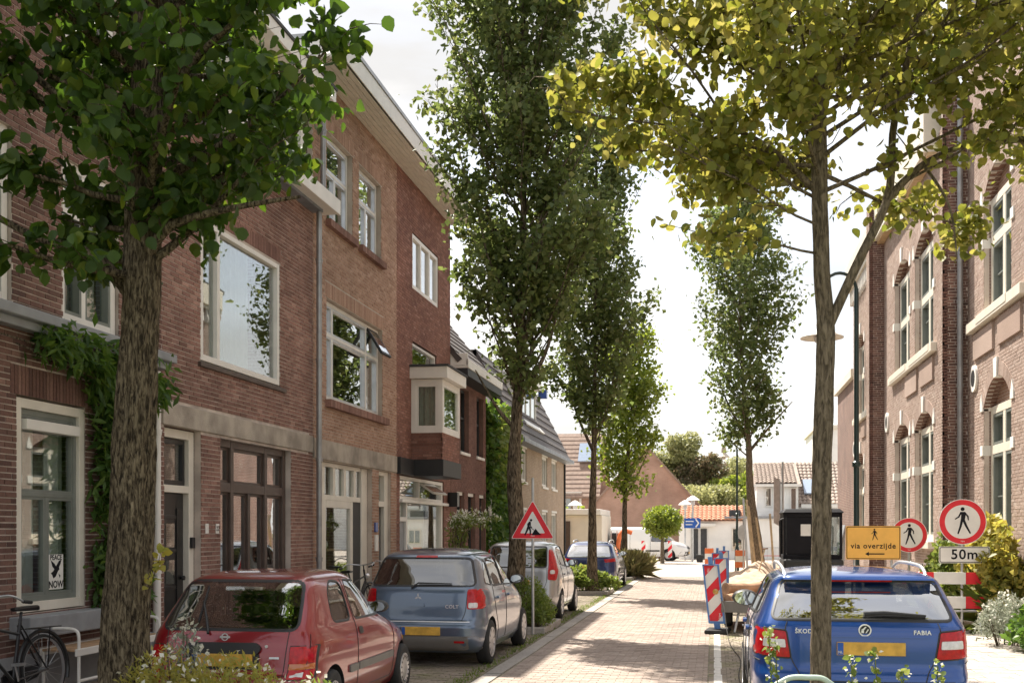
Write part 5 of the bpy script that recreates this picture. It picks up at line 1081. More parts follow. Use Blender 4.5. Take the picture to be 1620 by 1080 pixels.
class Car:
    def __init__(s, root, yr, yf, w, H, nr=5.5, nf=4.0):
        s.root = root; s.yr, s.yf, s.w = mono(*zip(*yr)), mono(*zip(*yf)), mono(*zip(*w)); s.z0 = yr[0][0]; s.H = H; s.nr, s.nf = nr, nf
    def outline(s, z, n=96, dw=0, dr=0, df=0, ymax=None):
        a, b, w = s.yr(z)+dr, s.yf(z)-df, s.w(z)-dw
        if ymax is not None: b = min(b, ymax)
        w = max(w, .04); yc, l = (a+b)/2, max(.05, (b-a)/2); out = []
        for k in range(n):
            t = 2*math.pi*(k+.5)/n; c, q = math.cos(t), math.sin(t); e = 2/(s.nf if q > 0 else s.nr); out.append((w*math.copysign(abs(c)**e, c), yc+l*math.copysign(abs(q)**e, q), z))
        return out
    def xs(s, y, z):
        a, b, w = s.yr(z), s.yf(z), s.w(z); yc, l = (a+b)/2, (b-a)/2; n = s.nf if y > yc else s.nr; return w*max(0, 1-min(1, abs((y-yc)/l))**n)**(1/n)
    def ye(s, x, z, front=False):
        a, b, w = s.yr(z), s.yf(z), s.w(z); yc, l = (a+b)/2, (b-a)/2; n = s.nf if front else s.nr; q = l*max(0, 1-min(1, abs(x/w))**n)**(1/n); return yc+q if front else yc-q
    def stack(s, zs, **k):
        mb = MB(); n = 96
        for z in zs: mb.v.extend(s.outline(z, n, **k))
        for i in range(len(zs)-1):
            for j in range(n): j2 = (j+1)%n; mb.f.append((i*n+j, i*n+j2, (i+1)*n+j2, (i+1)*n+j))
        mb.f.append(tuple(range(n))[::-1]); mb.f.append(tuple((len(zs)-1)*n+j for j in range(n))); mb.r = [0.]*len(mb.f); return mb
    def body(s, pm, side_holes, rear_hole, front_hole, wheels, R, cav_top, belt, cabin_front, inside='car_inside', cut_cabin=True):
        zs = list(np.linspace(s.z0, s.H-.10, 40))+list(np.linspace(s.H-.092, s.H, 12)); o = s.stack(zs).build('body', pm, s.root, smooth=True, ang=38); tmp = []
        def cutter(mb, m):
            me = mb.mesh('cut'); bm = bmesh.new(); bm.from_mesh(me); bmesh.ops.recalc_face_normals(bm, faces=bm.faces); bm.to_mesh(me); bm.free(); me.materials.append(M[m]); c = bpy.data.objects.new('cut', me); C.objects.link(c); c.parent = s.root; tmp.append(c)
            md = o.modifiers.new('b', 'BOOLEAN'); md.operation = 'DIFFERENCE'; md.solver = 'EXACT'; md.object = c; md.material_mode = 'TRANSFER'
        if cut_cabin:
            zz = list(np.linspace(belt-.32, cav_top, 16)); mb = MB(); n = 96
            for z in zz: mb.v.extend(s.outline(z, n, dw=.06, dr=.11, df=.10, ymax=cabin_front))
            for i in range(len(zz)-1):
                for j in range(n): j2 = (j+1)%n; mb.f.append((i*n+j, i*n+j2, (i+1)*n+j2, (i+1)*n+j))
            mb.f.append(tuple(range(n))[::-1]); mb.f.append(tuple((len(zz)-1)*n+j for j in range(n))); mb.r = [0.]*len(mb.f); cutter(mb, inside)
            mb = MB()
            for p in side_holes: mb.prism(dense(p), lambda q, d: (d, q[0], q[1]), -1.3, 1.3)
            cutter(mb, 'car_trim'); mb = MB()
            if rear_hole: mb.prism(rear_hole, lambda q, d: (q[0], d, q[1]), -.5, 1.15)
            if front_hole: mb.prism(front_hole, lambda q, d: (q[0], d, q[1]), cabin_front-1.0, 5.5)
            cutter(mb, 'car_trim')
        mb = MB()
        for yw in wheels:
            for sx in (-1, 1):
                a, b = (.45, 1.3) if sx > 0 else (-1.3, -.45); mb.lathe([(R, a), (R, b)], (0, yw[0], yw[1]), axis='x', seg=40)
        cutter(mb, 'car_trim')
        dg = bpy.context.evaluated_depsgraph_get(); dg.update(); me = bpy.data.meshes.new_from_object(o.evaluated_get(dg)); o.modifiers.clear(); old = o.data; o.data = me; bpy.data.meshes.remove(old)
        for c in tmp: bpy.data.objects.remove(c)
        me.polygons.foreach_set('use_smooth', [True]*len(me.polygons)); me.set_sharp_from_angle(angle=R_(38)); s.o = o; return o
    def patch(s, name, poly, m, where, off=.004, parent=None, rings=5, thick=0):
        """closed patch that follows the bodywork. where: 'R'/'L' side, 'B' back, 'F' front"""
        poly = dense(poly, .05); c = sum((Vector(p) for p in poly), Vector((0,0)))/len(poly); mb = MB(); k = len(poly)
        def P(q, o_):
            if where == 'B': return (q[0], s.ye(q[0], q[1])-o_, q[1])
            if where == 'F': return (q[0], s.ye(q[0], q[1], True)+o_, q[1])
            sg = 1 if where == 'R' else -1; return (sg*(s.xs(q[0], q[1])+o_), q[0], q[1])
        if thick: mb.v.extend([P(p, off-thick) for p in poly])
        for r in range(rings+1):
            f = 1-r/(rings+.6); mb.v.extend([P(tuple(c+(Vector(p)-c)*f), off) for p in poly])
        nb = rings+1+(1 if thick else 0)
        for i in range(nb-1):
            for j in range(k): j2 = (j+1)%k; mb.f.append((i*k+j, i*k+j2, (i+1)*k+j2, (i+1)*k+j))
        mb.f.append(tuple((nb-1)*k+j for j in range(k))); mb.r = [0.]*len(mb.f)
        return mb.build(name, m, parent or s.root, smooth=True, ang=50)
    def ring(s, name, poly, wd, m, where, off=.005, parent=None, inset=.004):
        poly = dense(poly, .05); out = grow(poly, wd); inn = grow(poly, -inset); mb = MB(); k = len(poly)
        def P(q, o_):
            if where == 'B': return (q[0], s.ye(q[0], q[1])-o_, q[1])
            if where == 'F': return (q[0], s.ye(q[0], q[1], True)+o_, q[1])
            sg = 1 if where == 'R' else -1; return (sg*(s.xs(q[0], q[1])+o_), q[0], q[1])
        mb.v = [P(p, .0005) for p in out]+[P(tuple((Vector(a)+Vector(b))/2), off) for a, b in zip(out, inn)]+[P(p, -.002) for p in inn]
        for i in range(2):
            for j in range(k): j2 = (j+1)%k; mb.f.append((i*k+j, i*k+j2, (i+1)*k+j2, (i+1)*k+j))
        mb.r = [0.]*len(mb.f); return mb.build(name, m, parent or s.root, smooth='all')
    def seam(s, mb, pts, where, wd=.004, off=.0012):
        q = smoothpath(pts, max(6, len(pts)*6)) if len(pts) > 2 else np.array([np.array(pts[0])+(np.array(pts[1])-np.array(pts[0]))*f for f in np.linspace(0, 1, 10)])
        P = []
        for (a, b) in q:
            if where == 'B': P.append((a, s.ye(a, b)-off, b))
            else: sg = 1 if where == 'R' else -1; P.append((sg*(s.xs(a, b)+off), a, b))
        mb.tube(P, wd, 4)
    def wheel(s, x, y, R, wdt=.19, spokes=0, rimr=.62, seg=36, tm='rim'):
        e = bpy.data.objects.new('wheel', None); C.objects.link(e); e.parent = s.root; e.location = (x, y, R); sg = 1 if x > 0 else -1; h = wdt/2
        t = MB(); t.lathe([(R*rimr, -h*.9), (R*.86, -h), (R*.97, -h*.82), (R, -h*.5), (R, h*.5), (R*.97, h*.82), (R*.86, h), (R*rimr, h*.9)], axis='x', seg=seg); t.build('tyre', 'rubber', e, smooth=True, ang=50)
        r = MB(); rr = R*rimr
        if spokes:
            r.lathe([(rr*1.01, sg*h*.85), (rr*1.01, sg*h*.98), (rr*.90, sg*h*.95), (rr*.86, sg*h*.4)], axis='x', seg=seg)
            r.lathe([(rr*.24, sg*h*.92), (rr*.16, sg*h*1.02), (0, sg*h*1.04)], axis='x', seg=16)
            for k in range(spokes):
                a = 2*math.pi*k/spokes; ca, sa = math.cos(a), math.sin(a); w0, w1 = rr*.13, rr*.20
                P = lambda rad, wd, xx: (xx, rad*ca-wd*sa, rad*sa+wd*ca)
                r.hexa([P(rr*.12, -w0, sg*h*.6), P(rr*.12, w0, sg*h*.6), P(rr*.12, w0, sg*h*.94), P(rr*.12, -w0, sg*h*.94), P(rr*.95, -w1, sg*h*.6), P(rr*.95, w1, sg*h*.6), P(rr*.95, w1, sg*h*.92), P(rr*.95, -w1, sg*h*.92)])
            r.build('rim', tm, e, smooth=True); d = MB(); d.lathe([(rr*.97, sg*h*.35), (0, sg*h*.35)], axis='x', seg=24); d.build('brake_shadow', 'car_trim', e)
        else:
            r.lathe([(rr*1.01, sg*h*.85), (rr*1.0, sg*h*1.0), (rr*.82, sg*h*1.06), (rr*.70, sg*h*.9), (rr*.35, sg*h*.98), (0, sg*h*1.0)], axis='x', seg=seg); r.build('rim', tm, e, smooth=True)
            d = MB()
            for k in range(16):
                a = 2*math.pi*(k+.5)/16; ca, sa = math.cos(a), math.sin(a); P = lambda rad, wd, xx: (xx, rad*ca-wd*sa, rad*sa+wd*ca); xx = sg*h*1.075; x0 = sg*h*.9
                d.hexa([P(rr*.76, -rr*.05, x0), P(rr*.76, rr*.05, x0), P(rr*.76, rr*.05, xx), P(rr*.76, -rr*.05, xx), P(rr*.90, -rr*.05, x0), P(rr*.90, rr*.05, x0), P(rr*.90, rr*.05, xx), P(rr*.90, -rr*.05, xx)])
            d.build('rim_slots', 'car_trim', e, kind='stuff')
        i = MB(); i.lathe([(R*.6, -sg*h*.8), (0, -sg*h*.8)], axis='x', seg=16); i.build('hub', 'car_trim', e); return e
    def mirror(s, y, z, m, sz=1.0):
        for sg in (-1, 1):
            x = s.xs(y, z); mb = MB(); prof = [(0, -.06), (.05, -.055), (.075, -.02), (.08, .03), (.06, .055), (0, .06)]
            b = len(mb.v); mb.lathe([(r*sz, h*sz) for r, h in prof], axis='y', seg=18); mb.v = [(v[0]*1.35+sg*(x+.13*sz), v[1]+y, v[2]*.85+z) for v in mb.v]; o = mb.build('wing_mirror', m, s.root, smooth=True, ang=60)
            st = MB(); st.tube([(sg*(x-.03), y+.03, z-.05), (sg*(x+.07), y, z-.045)], .022, 8); st.build('mirror_arm', 'car_trim', o, smooth=True)
            g_ = MB(); g_.lathe([(.066*sz, 0), (0, 0)], axis='y', seg=18); g_.v = [(v[0]*1.3+sg*(x+.13*sz), v[1]+y-.066*sz, v[2]*.85+z) for v in g_.v]; g_.build('mirror_glass', 'mirror', o)
    def seats(s, y, z=.55):
        for sx in (-.36, .36):
            mb = MB(); mb.hexa([(sx-.22, y, z), (sx+.22, y, z), (sx+.22, y+.12, z), (sx-.22, y+.12, z), (sx-.18, y-.22, z+.60), (sx+.18, y-.22, z+.60), (sx+.18, y-.13, z+.60), (sx-.18, y-.13, z+.60)]); mb.box(sx-.12, sx+.12, y-.27, y-.18, z+.63, z+.80); mb.box(sx-.23, sx+.23, y+.02, y+.5, z-.12, z+.02); mb.build('seat', 'car_inside', s.root, bevel=.03)
        mb = MB(); mb.hexa([(-.58, y-.85, z), (.58, y-.85, z), (.58, y-.70, z), (-.58, y-.70, z), (-.55, y-1.0, z+.42), (.55, y-1.0, z+.42), (.55, y-.90, z+.42), (-.55, y-.90, z+.42)]); mb.build('rear_bench', 'car_inside', s.root, bevel=.03)
        mb = MB(); mb.lathe([(.17+.014*math.cos(a), .014*math.sin(a)) for a in np.linspace(0, 6.28, 9)[:-1]], axis='y', seg=24, closed=True); mb.v = [(v[0]-.36, v[1]+y+.62-v[2]*.3, v[2]+z+.30) for v in mb.v]; mb.build('steering_wheel', 'car_trim', s.root, smooth=True)
def plate_box(car, x0, x1, z0, z1, m='plate_yellow', blue=True, off=.012):
    yb = min(car.ye(x, z) for x in (x0, x1, 0) for z in (z0, z1))-off; mb = MB(); mb.box(x0, x1, yb-.008, yb+.05, z0, z1); o = mb.build('number_plate', m, car.root, bevel=.004)
    if blue: mb = MB(); mb.box(x0+.004, x0+.05, yb-.010, yb-.0085, z0+.004, z1-.004); mb.build('plate_band', 'plate_blue', o)
    return o, yb
def windows(car, holes, rear, front, gm='car_glass', rg='rear_glass', seal='car_trim'):
    for p in holes:
        for sd in 'RL': o = car.patch('side_window', p, gm, sd, off=-.006); car.ring('window_seal', p, .018, seal, sd, parent=o)
    if rear: o = car.patch('rear_window', rear, rg, 'B', off=-.004); car.ring('window_seal', rear, .022, seal, 'B', parent=o)
    if front: o = car.patch('windscreen', front, gm, 'F', off=-.004)
# ---- dark red three-door hatchback
t = thing('car', 'dark red three-door hatchback parked nearest on the left', 'car', (-4.17, 9.18, -.003), 0, 'cars parked along the street', local=True)
c = Car(t, [(.17,.14),(.24,.03),(.36,.0),(.47,.0),(.53,.02),(.58,.07),(.75,.10),(.90,.14),(.95,.17),(1.15,.36),(1.33,.54),(1.38,.66),(1.41,.86),(1.43,1.2)], [(.17,3.58),(.28,3.68),(.5,3.70),(.60,3.66),(.70,3.52),(.80,3.2),(.90,2.80),(.95,2.62),(1.1,2.42),(1.3,2.08),(1.37,1.92),(1.41,1.72),(1.43,1.4)], [(.17,.72),(.26,.765),(.45,.79),(.62,.792),(.78,.782),(.90,.755),(.96,.73),(1.2,.645),(1.32,.595),(1.38,.53),(1.415,.42),(1.43,.22)], 1.43, 10, 4)
q1 = rpoly([(.80,.965),(1.30,.955),(1.33,1.30),(1.06,1.325),(.90,1.22)], .09); q2 = rpoly([(1.42,.955),(2.50,.945),(2.06,1.285),(1.44,1.315)], .06)
rw = rpoly([(-.62,.945),(.62,.945),(.535,1.335),(-.535,1.335)], .07); fw_ = rpoly([(-.58,.97),(.58,.97),(.50,1.32),(-.50,1.32)], .05)
c.body('paint_red', [q1, q2], rw, fw_, [(.66,.27),(3.02,.27)], .325, 1.385, .93, 2.75); windows(c, [q1, q2], rw, fw_)
c.seats(1.75, .5)
for sg in (-1, 1):
    P = lambda a, b: [(sg*x, z) for x, z in a]
    for (z0, z1, m_) in ((.655, .80, 'lamp_red'), (.605, .655, 'lamp_orange'), (.53, .605, 'lamp_red')): c.patch('tail_lamp', [(sg*.575, z0), (sg*.757, z0), (sg*.757, z1), (sg*.585, z1)], m_, 'B', .010, thick=.012)
    c.patch('reversing_lamp', [(sg*.60, .545), (sg*.70, .545), (sg*.70, .585), (sg*.60, .585)], 'lamp_clear', 'B', .014)
    c.ring('lamp_surround', rpoly([(sg*.572, .525), (sg*.762, .525), (sg*.762, .805), (sg*.582, .805)], .01), .005, 'car_trim', 'B', .008)
for sd in 'RL':
    sm = MB(); c.seam(sm, [(1.37,1.335),(1.38,.96),(1.36,.6),(1.35,.28)], sd); c.seam(sm, [(2.55,.94),(2.62,.7),(2.58,.35),(2.5,.27)], sd); c.seam(sm, [(1.35,.28),(2.5,.27)], sd); c.seam(sm, [(2.56,.93),(2.9,.87)], sd); c.seam(sm, [(.25,.90),(.14,.60)], sd); sm.build('panel_gap', 'car_trim', t)
    for (a, b) in ((.97+.12, 1.34), (1.37, 2.54)): o = c.patch('side_moulding', rpoly([(a,.465),(b,.465),(b,.535),(a,.535)], .02), 'grey_trim', sd, .018, thick=.018)
    h = c.patch('door_handle', rpoly([(1.44,.80),(1.56,.80),(1.56,.87),(1.44,.87)], .03), 'car_trim', sd, .006)
    c.patch('indicator', rpoly([(2.80,.71),(2.88,.71),(2.88,.735),(2.80,.735)], .008), 'lamp_orange', sd, .006)
bm_ = c.patch('bumper_strip', rpoly([(-.70,.415),(.70,.415),(.70,.455),(-.70,.455)], .015), 'grey_trim', 'B', .012, thick=.012)
sm = MB(); c.seam(sm, [(-.66,.555),(0,.545),(.66,.555)], 'B'); c.seam(sm, [(.56,.94),(.55,.80),(.53,.56)], 'B'); c.seam(sm, [(-.56,.94),(-.55,.80),(-.53,.56)], 'B'); sm.build('tailgate_gap', 'car_trim', t)
gr = c.patch('plate_garnish', rpoly([(-.36,.735),(.30,.735),(.33,.79),(.28,.83),(-.34,.83),(-.38,.79)], .03), 'car_trim', 'B', .03, thick=.03); po = c.patch('plate_recess', rpoly([(-.36,.60),(.31,.60),(.31,.74),(-.36,.74)], .02), 'car_trim', 'B', .006)
plate_box(c, -.30, .25, .625, .735); 
lg_ = MB(); lg_.lathe([(.024, 0), (.033, 0), (.033, .008), (.024, .008)], axis='y', seg=24, closed=True); lg_.box(-.045, .045, -.002, .010, -.009, .009); yb = c.ye(0,.87); lg_.v = [(v[0]-.02, yb-v[1]-.002, v[2]+.875) for v in lg_.v]; lg_.build('emblem', 'chrome', t, smooth=True)
lk = MB(); lk.lathe([(.013,0),(.013,.012),(0,.012)], axis='y', seg=14); lk.v = [(v[0]+.37, c.ye(.37,.80)-v[1], v[2]+.80) for v in lk.v]; lk.build('lock', 'chrome', t)
c.patch('model_badge', [(.40,.695),(.49,.695),(.49,.712),(.40,.712)], 'alu', 'B', .006)
wp = MB(); wp.tube([(-.17,c.ye(-.17,.905)-.03,.905),(-.25,c.ye(-.25,1.05)-.02,1.05),(-.33,c.ye(-.33,1.17)-.012,1.17)], [.012,.008,.006], 6); wp.tube([(-.30,c.ye(-.3,1.0)-.012,1.0),(-.335,c.ye(-.335,1.3)-.012,1.30)], .007, 5); wp.build('rear_wiper', 'car_trim', t)
for sx in (-.715, .715):
    for yy in (.66, 3.02): c.wheel(sx, yy, .275, .165)
c.mirror(2.42, 1.0, 'car_trim', .95)
# ---- blue-grey five-door
t = thing('car', 'blue-grey five-door hatchback parked in front of the red one', 'car', (-3.80, 14.45, -.003), R_(-.4), 'cars parked along the street', local=True)
c = Car(t, [(.19,.16),(.27,.05),(.40,.0),(.55,.0),(.62,.05),(.80,.07),(1.0,.10),(1.06,.14),(1.25,.26),(1.42,.38),(1.47,.44),(1.51,.62),(1.54,.95),(1.555,1.3)], [(.19,3.72),(.35,3.85),(.55,3.87),(.72,3.80),(.85,3.50),(.95,3.18),(1.02,2.98),(1.2,2.66),(1.4,2.24),(1.48,2.0),(1.53,1.72),(1.555,1.4)], [(.19,.77),(.30,.82),(.55,.845),(.80,.842),(.98,.81),(1.05,.785),(1.3,.70),(1.43,.645),(1.49,.57),(1.53,.44),(1.555,.22)], 1.555, 9, 4)
q0 = rpoly([(.52,1.10),(.86,1.06),(.92,1.38),(.78,1.38)], .04); q1 = rpoly([(.93,1.055),(1.62,1.04),(1.64,1.42),(.99,1.40)], .05); q2 = rpoly([(1.70,1.04),(2.72,1.0),(2.25,1.33),(1.78,1.43),(1.71,1.42)], .05)
rw = rpoly([(-.70,1.075),(.70,1.075),(.60,1.42),(-.60,1.42)], .06); fw_ = rpoly([(-.62,1.06),(.62,1.06),(.55,1.43),(-.55,1.43)], .05)
c.body('paint_bluegrey', [q0, q1, q2], rw, fw_, [(.64,.30),(3.14,.30)], .345, 1.50, 1.03, 3.0); windows(c, [q0, q1, q2], rw, fw_, rg='car_glass_dark'); c.seats(1.85, .6)
for sg in (-1, 1):
    c.patch('tail_lamp', rpoly([(sg*.62,.77),(sg*.815,.77),(sg*.83,.92),(sg*.79,1.03),(sg*.62,1.03)], .03), 'lamp_red', 'B', .012, thick=.014)
    c.patch('reversing_lamp', rpoly([(sg*.64,.785),(sg*.75,.785),(sg*.75,.855),(sg*.64,.855)], .02), 'lamp_clear', 'B', .016); c.patch('reflector', rpoly([(sg*.46,.33),(sg*.60,.33),(sg*.60,.36),(sg*.46,.36)], .01), 'lamp_red', 'B', .012)
for sd in 'RL':
    sm = MB(); c.seam(sm, [(1.665,1.44),(1.66,1.0),(1.66,.6),(1.64,.30)], sd); c.seam(sm, [(2.78,1.0),(2.86,.8),(2.80,.45),(2.7,.30)], sd); c.seam(sm, [(1.64,.30),(2.7,.30)], sd); c.seam(sm, [(.90,1.06),(.84,.9),(.92,.7),(1.05,.5),(1.1,.30)], sd); c.seam(sm, [(1.1,.3),(1.64,.3)], sd); c.seam(sm, [(1.0,1.035),(1.8,1.02),(2.72,.985)], sd, .006); sm.build('panel_gap', 'car_trim', t)
    for a in (1.02, 1.78): c.patch('door_handle', rpoly([(a,.86),(a+.18,.865),(a+.18,.90),(a,.895)], .015), 'paint_bluegrey', sd, .03, thick=.03)
c.patch('bumper', rpoly([(-.78,.22),(.78,.22),(.78,.42),(-.78,.42)], .05), 'grey_trim', 'B', .006, thick=.01)
sm = MB(); c.seam(sm, [(-.62,.62),(0,.605),(.62,.62)], 'B', .005); c.seam(sm, [(.62,1.0),(.60,.75),(.55,.62)], 'B', .005); c.seam(sm, [(-.62,1.0),(-.60,.75),(-.55,.62)], 'B', .005); sm.build('tailgate_gap', 'car_trim', t)
c.patch('third_brake_lamp', rpoly([(-.15,1.435),(.15,1.435),(.14,1.465),(-.14,1.465)], .01), 'lamp_red', 'B', .016, thick=.016)
c.patch('tailgate_handle', rpoly([(-.17,.80),(.05,.80),(.05,.845),(-.17,.845)], .018), 'paint_bluegrey', 'B', .03, thick=.03); c.patch('chrome_strip', rpoly([(-.66,.60),(.66,.60),(.66,.613),(-.66,.613)], .004), 'alu', 'B', .012)
em = MB()
for k in range(3):
    a = math.pi/2+k*2*math.pi/3; d = [(0, 0), (.022, -.012), (.052, 0), (.022, .012)]; P = [(x*math.cos(a)-y*math.sin(a), x*math.sin(a)+y*math.cos(a)) for x, y in d]; yb = c.ye(0, .93); em.hexa([(p[0]-.04, yb+.005, p[1]+.925) for p in P]+[(p[0]-.04, yb-.008, p[1]+.925) for p in P])
em.build('emblem', 'chrome', t)
text('badge', 'COLT', .065, 'chrome', (.42, c.ye(.45,.80)-.008, .80), t, ax=(1, 0, 0), bold=.001, spacing=1.1)
plate_box(c, -.24, .28, .43, .54)
wp = MB(); wp.tube([(-.14,c.ye(-.14,1.05)-.03,1.045),(-.05,c.ye(0,1.10)-.025,1.105),(.40,c.ye(.40,1.10)-.016,1.10)], [.016,.012,.007], 6); wp.build('rear_wiper', 'car_trim', t)
an = MB(); an.tube([(0,.72,1.52),(0,.66,1.63)], [.006,.003], 6); an.build('aerial', 'car_trim', t)
for sx in (-.755, .755):
    for yy in (.64, 3.14): c.wheel(sx, yy, .30, .185, spokes=9, rimr=.66)
c.mirror(2.55, 1.07, 'car_trim', 1.0)
# ---- silver five-door with tall lamps
t = thing('car', 'silver small hatchback with tall red tail lamps behind the planting island', 'car', (-3.88, 22.3, -.003), 0, 'cars parked along the street', local=True)
c = Car(t, [(.19,.18),(.3,.05),(.45,.0),(.62,.02),(.80,.06),(1.0,.10),(1.1,.16),(1.42,.36),(1.50,.46),(1.55,.68),(1.58,1.0),(1.595,1.3)], [(.19,3.58),(.35,3.70),(.55,3.72),(.75,3.64),(.88,3.34),(.98,3.02),(1.05,2.82),(1.2,2.56),(1.42,2.14),(1.5,1.92),(1.56,1.65),(1.595,1.4)], [(.19,.76),(.30,.81),(.55,.838),(.80,.84),(1.0,.81),(1.08,.785),(1.3,.71),(1.45,.655),(1.52,.58),(1.57,.42),(1.595,.22)], 1.595, 8, 4)
q1 = rpoly([(.62,1.13),(1.50,1.05),(1.55,1.46),(.86,1.43)], .07); q2 = rpoly([(1.60,1.05),(2.62,1.02),(2.15,1.38),(1.66,1.46)], .05); rw = rpoly([(-.58,1.07),(.58,1.07),(.55,1.46),(-.55,1.46)], .05); fw_ = rpoly([(-.62,1.08),(.62,1.08),(.55,1.46),(-.55,1.46)], .05)
c.body('paint_silver', [q1, q2], rw, fw_, [(.66,.29),(3.02,.29)], .34, 1.54, 1.03, 2.85); windows(c, [q1, q2], rw, fw_, rg='car_glass_dark'); c.seats(1.8, .6)
for sg in (-1, 1):
    c.patch('tail_lamp', rpoly([(sg*.62,.82),(sg*.78,.80),(sg*.80,.98),(sg*.735,1.2),(sg*.665,1.40),(sg*.60,1.42),(sg*.625,1.1)], .03), 'lamp_red', 'B', .014, thick=.02); c.patch('reversing_lamp', rpoly([(sg*.665,.93),(sg*.755,.93),(sg*.745,1.01),(sg*.665,1.01)], .03), 'lamp_clear', 'B', .02)
for sd in 'RL':
    sm = MB(); c.seam(sm, [(1.575,1.47),(1.56,1.0),(1.56,.6),(1.55,.30)], sd); c.seam(sm, [(2.68,1.0),(2.72,.8),(2.66,.45),(2.56,.30)], sd); c.seam(sm, [(.98,.34),(1.55,.30),(2.56,.30)], sd); c.seam(sm, [(.75,1.08),(.80,.85),(1.0,.6)], sd); sm.build('panel_gap', 'car_trim', t)
    for a in (.98, 1.68): c.patch('door_handle', rpoly([(a,.88),(a+.17,.88),(a+.17,.92),(a,.92)], .015), 'paint_silver', sd, .03, thick=.03)
sm = MB(); c.seam(sm, [(-.6,.64),(0,.62),(.6,.64)], 'B', .005); c.seam(sm, [(.6,1.05),(.6,.8),(.55,.64)], 'B', .005); c.seam(sm, [(-.6,1.05),(-.6,.8),(-.55,.64)], 'B', .005); sm.build('tailgate_gap', 'car_trim', t); plate_box(c, -.26, .26, .70, .81)
for sx in (-.75, .75):
    for yy in (.66, 3.02): c.wheel(sx, yy, .295, .185, spokes=7, rimr=.66)
c.mirror(2.45, 1.1, 'car_trim', 1.05)
# ---- dark blue crossover farther on
t = thing('car', 'dark blue car with roof rails parked behind the second tree', 'car', (-3.72, 34.0, -.003), 0, 'cars parked along the street', local=True)
c = Car(t, [(.20,.18),(.35,.04),(.55,.0),(.70,.04),(.9,.06),(.98,.10),(1.32,.50),(1.38,.60),(1.43,.85),(1.46,1.3)], [(.2,4.2),(.4,4.34),(.6,4.36),(.78,4.2),(.9,3.7),(.98,3.2),(1.05,3.0),(1.32,2.4),(1.40,2.1),(1.46,1.6)], [(.2,.78),(.35,.84),(.6,.86),(.85,.85),(.98,.81),(1.2,.72),(1.34,.655),(1.40,.57),(1.44,.44),(1.46,.22)], 1.46, 8, 4)
q1 = rpoly([(.75,1.02),(1.72,1.0),(1.76,1.34),(1.1,1.34)], .05); q2 = rpoly([(1.82,1.0),(2.9,.98),(2.35,1.28),(1.88,1.34)], .05); rw = rpoly([(-.66,1.0),(.66,1.0),(.56,1.32),(-.56,1.32)], .05); fw_ = rpoly([(-.62,1.04),(.62,1.04),(.55,1.33),(-.55,1.33)], .05)
c.body('paint_navy', [q1, q2], rw, fw_, [(.8,.32),(3.4,.32)], .37, 1.41, .97, 3.1); windows(c, [q1, q2], rw, fw_); c.seats(1.9, .5)
for sg in (-1, 1):
    c.patch('tail_lamp', rpoly([(sg*.50,.83),(sg*.80,.86),(sg*.81,.96),(sg*.46,.93)], .02), 'lamp_red', 'B', .014, thick=.02)
    rl = MB(); rl.tube(smoothpath([(sg*.55,.85,1.40),(sg*.555,1.0,1.475),(sg*.56,1.9,1.49),(sg*.56,2.3,1.42)], 14), .018, 8); rl.build('roof_rail', 'alu', t, smooth=True)
plate_box(c, -.26, .26, .66, .77)
for sx in (-.76, .76):
    for yy in (.8, 3.4): c.wheel(sx, yy, .32, .2, spokes=10, rimr=.66)
c.mirror(2.7, 1.05, 'car_trim', 1.05)
# ---- bright blue estate on the right
t = thing('car', 'bright blue estate car parked behind the slim tree on the right', 'car', (1.17, 9.42, -.003), 0, 'cars parked along the street', local=True)
c = Car(t, [(.20,.16),(.30,.04),(.45,.0),(.62,.0),(.70,.05),(.85,.055),(1.0,.07),(1.06,.11),(1.10,.14),(1.25,.28),(1.37,.40),(1.41,.38),(1.435,.45),(1.46,.75),(1.475,1.2)], [(.2,4.1),(.4,4.24),(.6,4.26),(.78,4.12),(.9,3.7),(.98,3.3),(1.04,3.1),(1.2,2.8),(1.36,2.38),(1.42,2.12),(1.46,1.8),(1.475,1.5)], [(.2,.80),(.35,.85),(.62,.868),(.85,.862),(1.0,.845),(1.08,.81),(1.25,.735),(1.37,.68),(1.42,.61),(1.455,.47),(1.475,.22)], 1.475, 11, 4)
q0 = rpoly([(.55,1.12),(.98,1.08),(1.02,1.36),(.72,1.37)], .05); q1 = rpoly([(1.06,1.08),(1.86,1.06),(1.88,1.38),(1.08,1.37)], .04); q2 = rpoly([(1.94,1.06),(3.0,1.02),(2.45,1.32),(1.98,1.38)], .05)
rw = rpoly([(-.70,1.085),(.70,1.085),(.61,1.375),(-.61,1.375)], .045); fw_ = rpoly([(-.64,1.1),(.64,1.1),(.57,1.37),(-.57,1.37)], .05)
c.body('paint_blue', [q0, q1, q2], rw, fw_, [(.80,.31),(3.27,.31)], .36, 1.425, 1.05, 3.15); windows(c, [q0, q1, q2], rw, fw_); c.seats(2.1, .62)
for sg in (-1, 1):
    c.patch('tail_lamp', rpoly([(sg*.565,.775),(sg*.845,.79),(sg*.853,.90),(sg*.83,1.01),(sg*.60,.985)], .015), 'lamp_red', 'B', .014, thick=.02)
    c.patch('reversing_lamp', rpoly([(sg*.60,.855),(sg*.78,.86),(sg*.775,.925),(sg*.605,.92)], .01), 'lamp_clear', 'B', .02)
    c.ring('lamp_surround', rpoly([(sg*.565,.775),(sg*.845,.79),(sg*.853,.90),(sg*.83,1.01),(sg*.60,.985)], .015), .014, 'car_trim', 'B', .01)
    rl = MB(); rl.tube(smoothpath([(sg*.575,.58,1.41),(sg*.58,.68,1.455),(sg*.59,.95,1.49),(sg*.59,1.5,1.50),(sg*.585,2.1,1.49),(sg*.57,2.4,1.42)], 24), .015, 8); rl.build('roof_rail', 'alu', t, smooth=True)
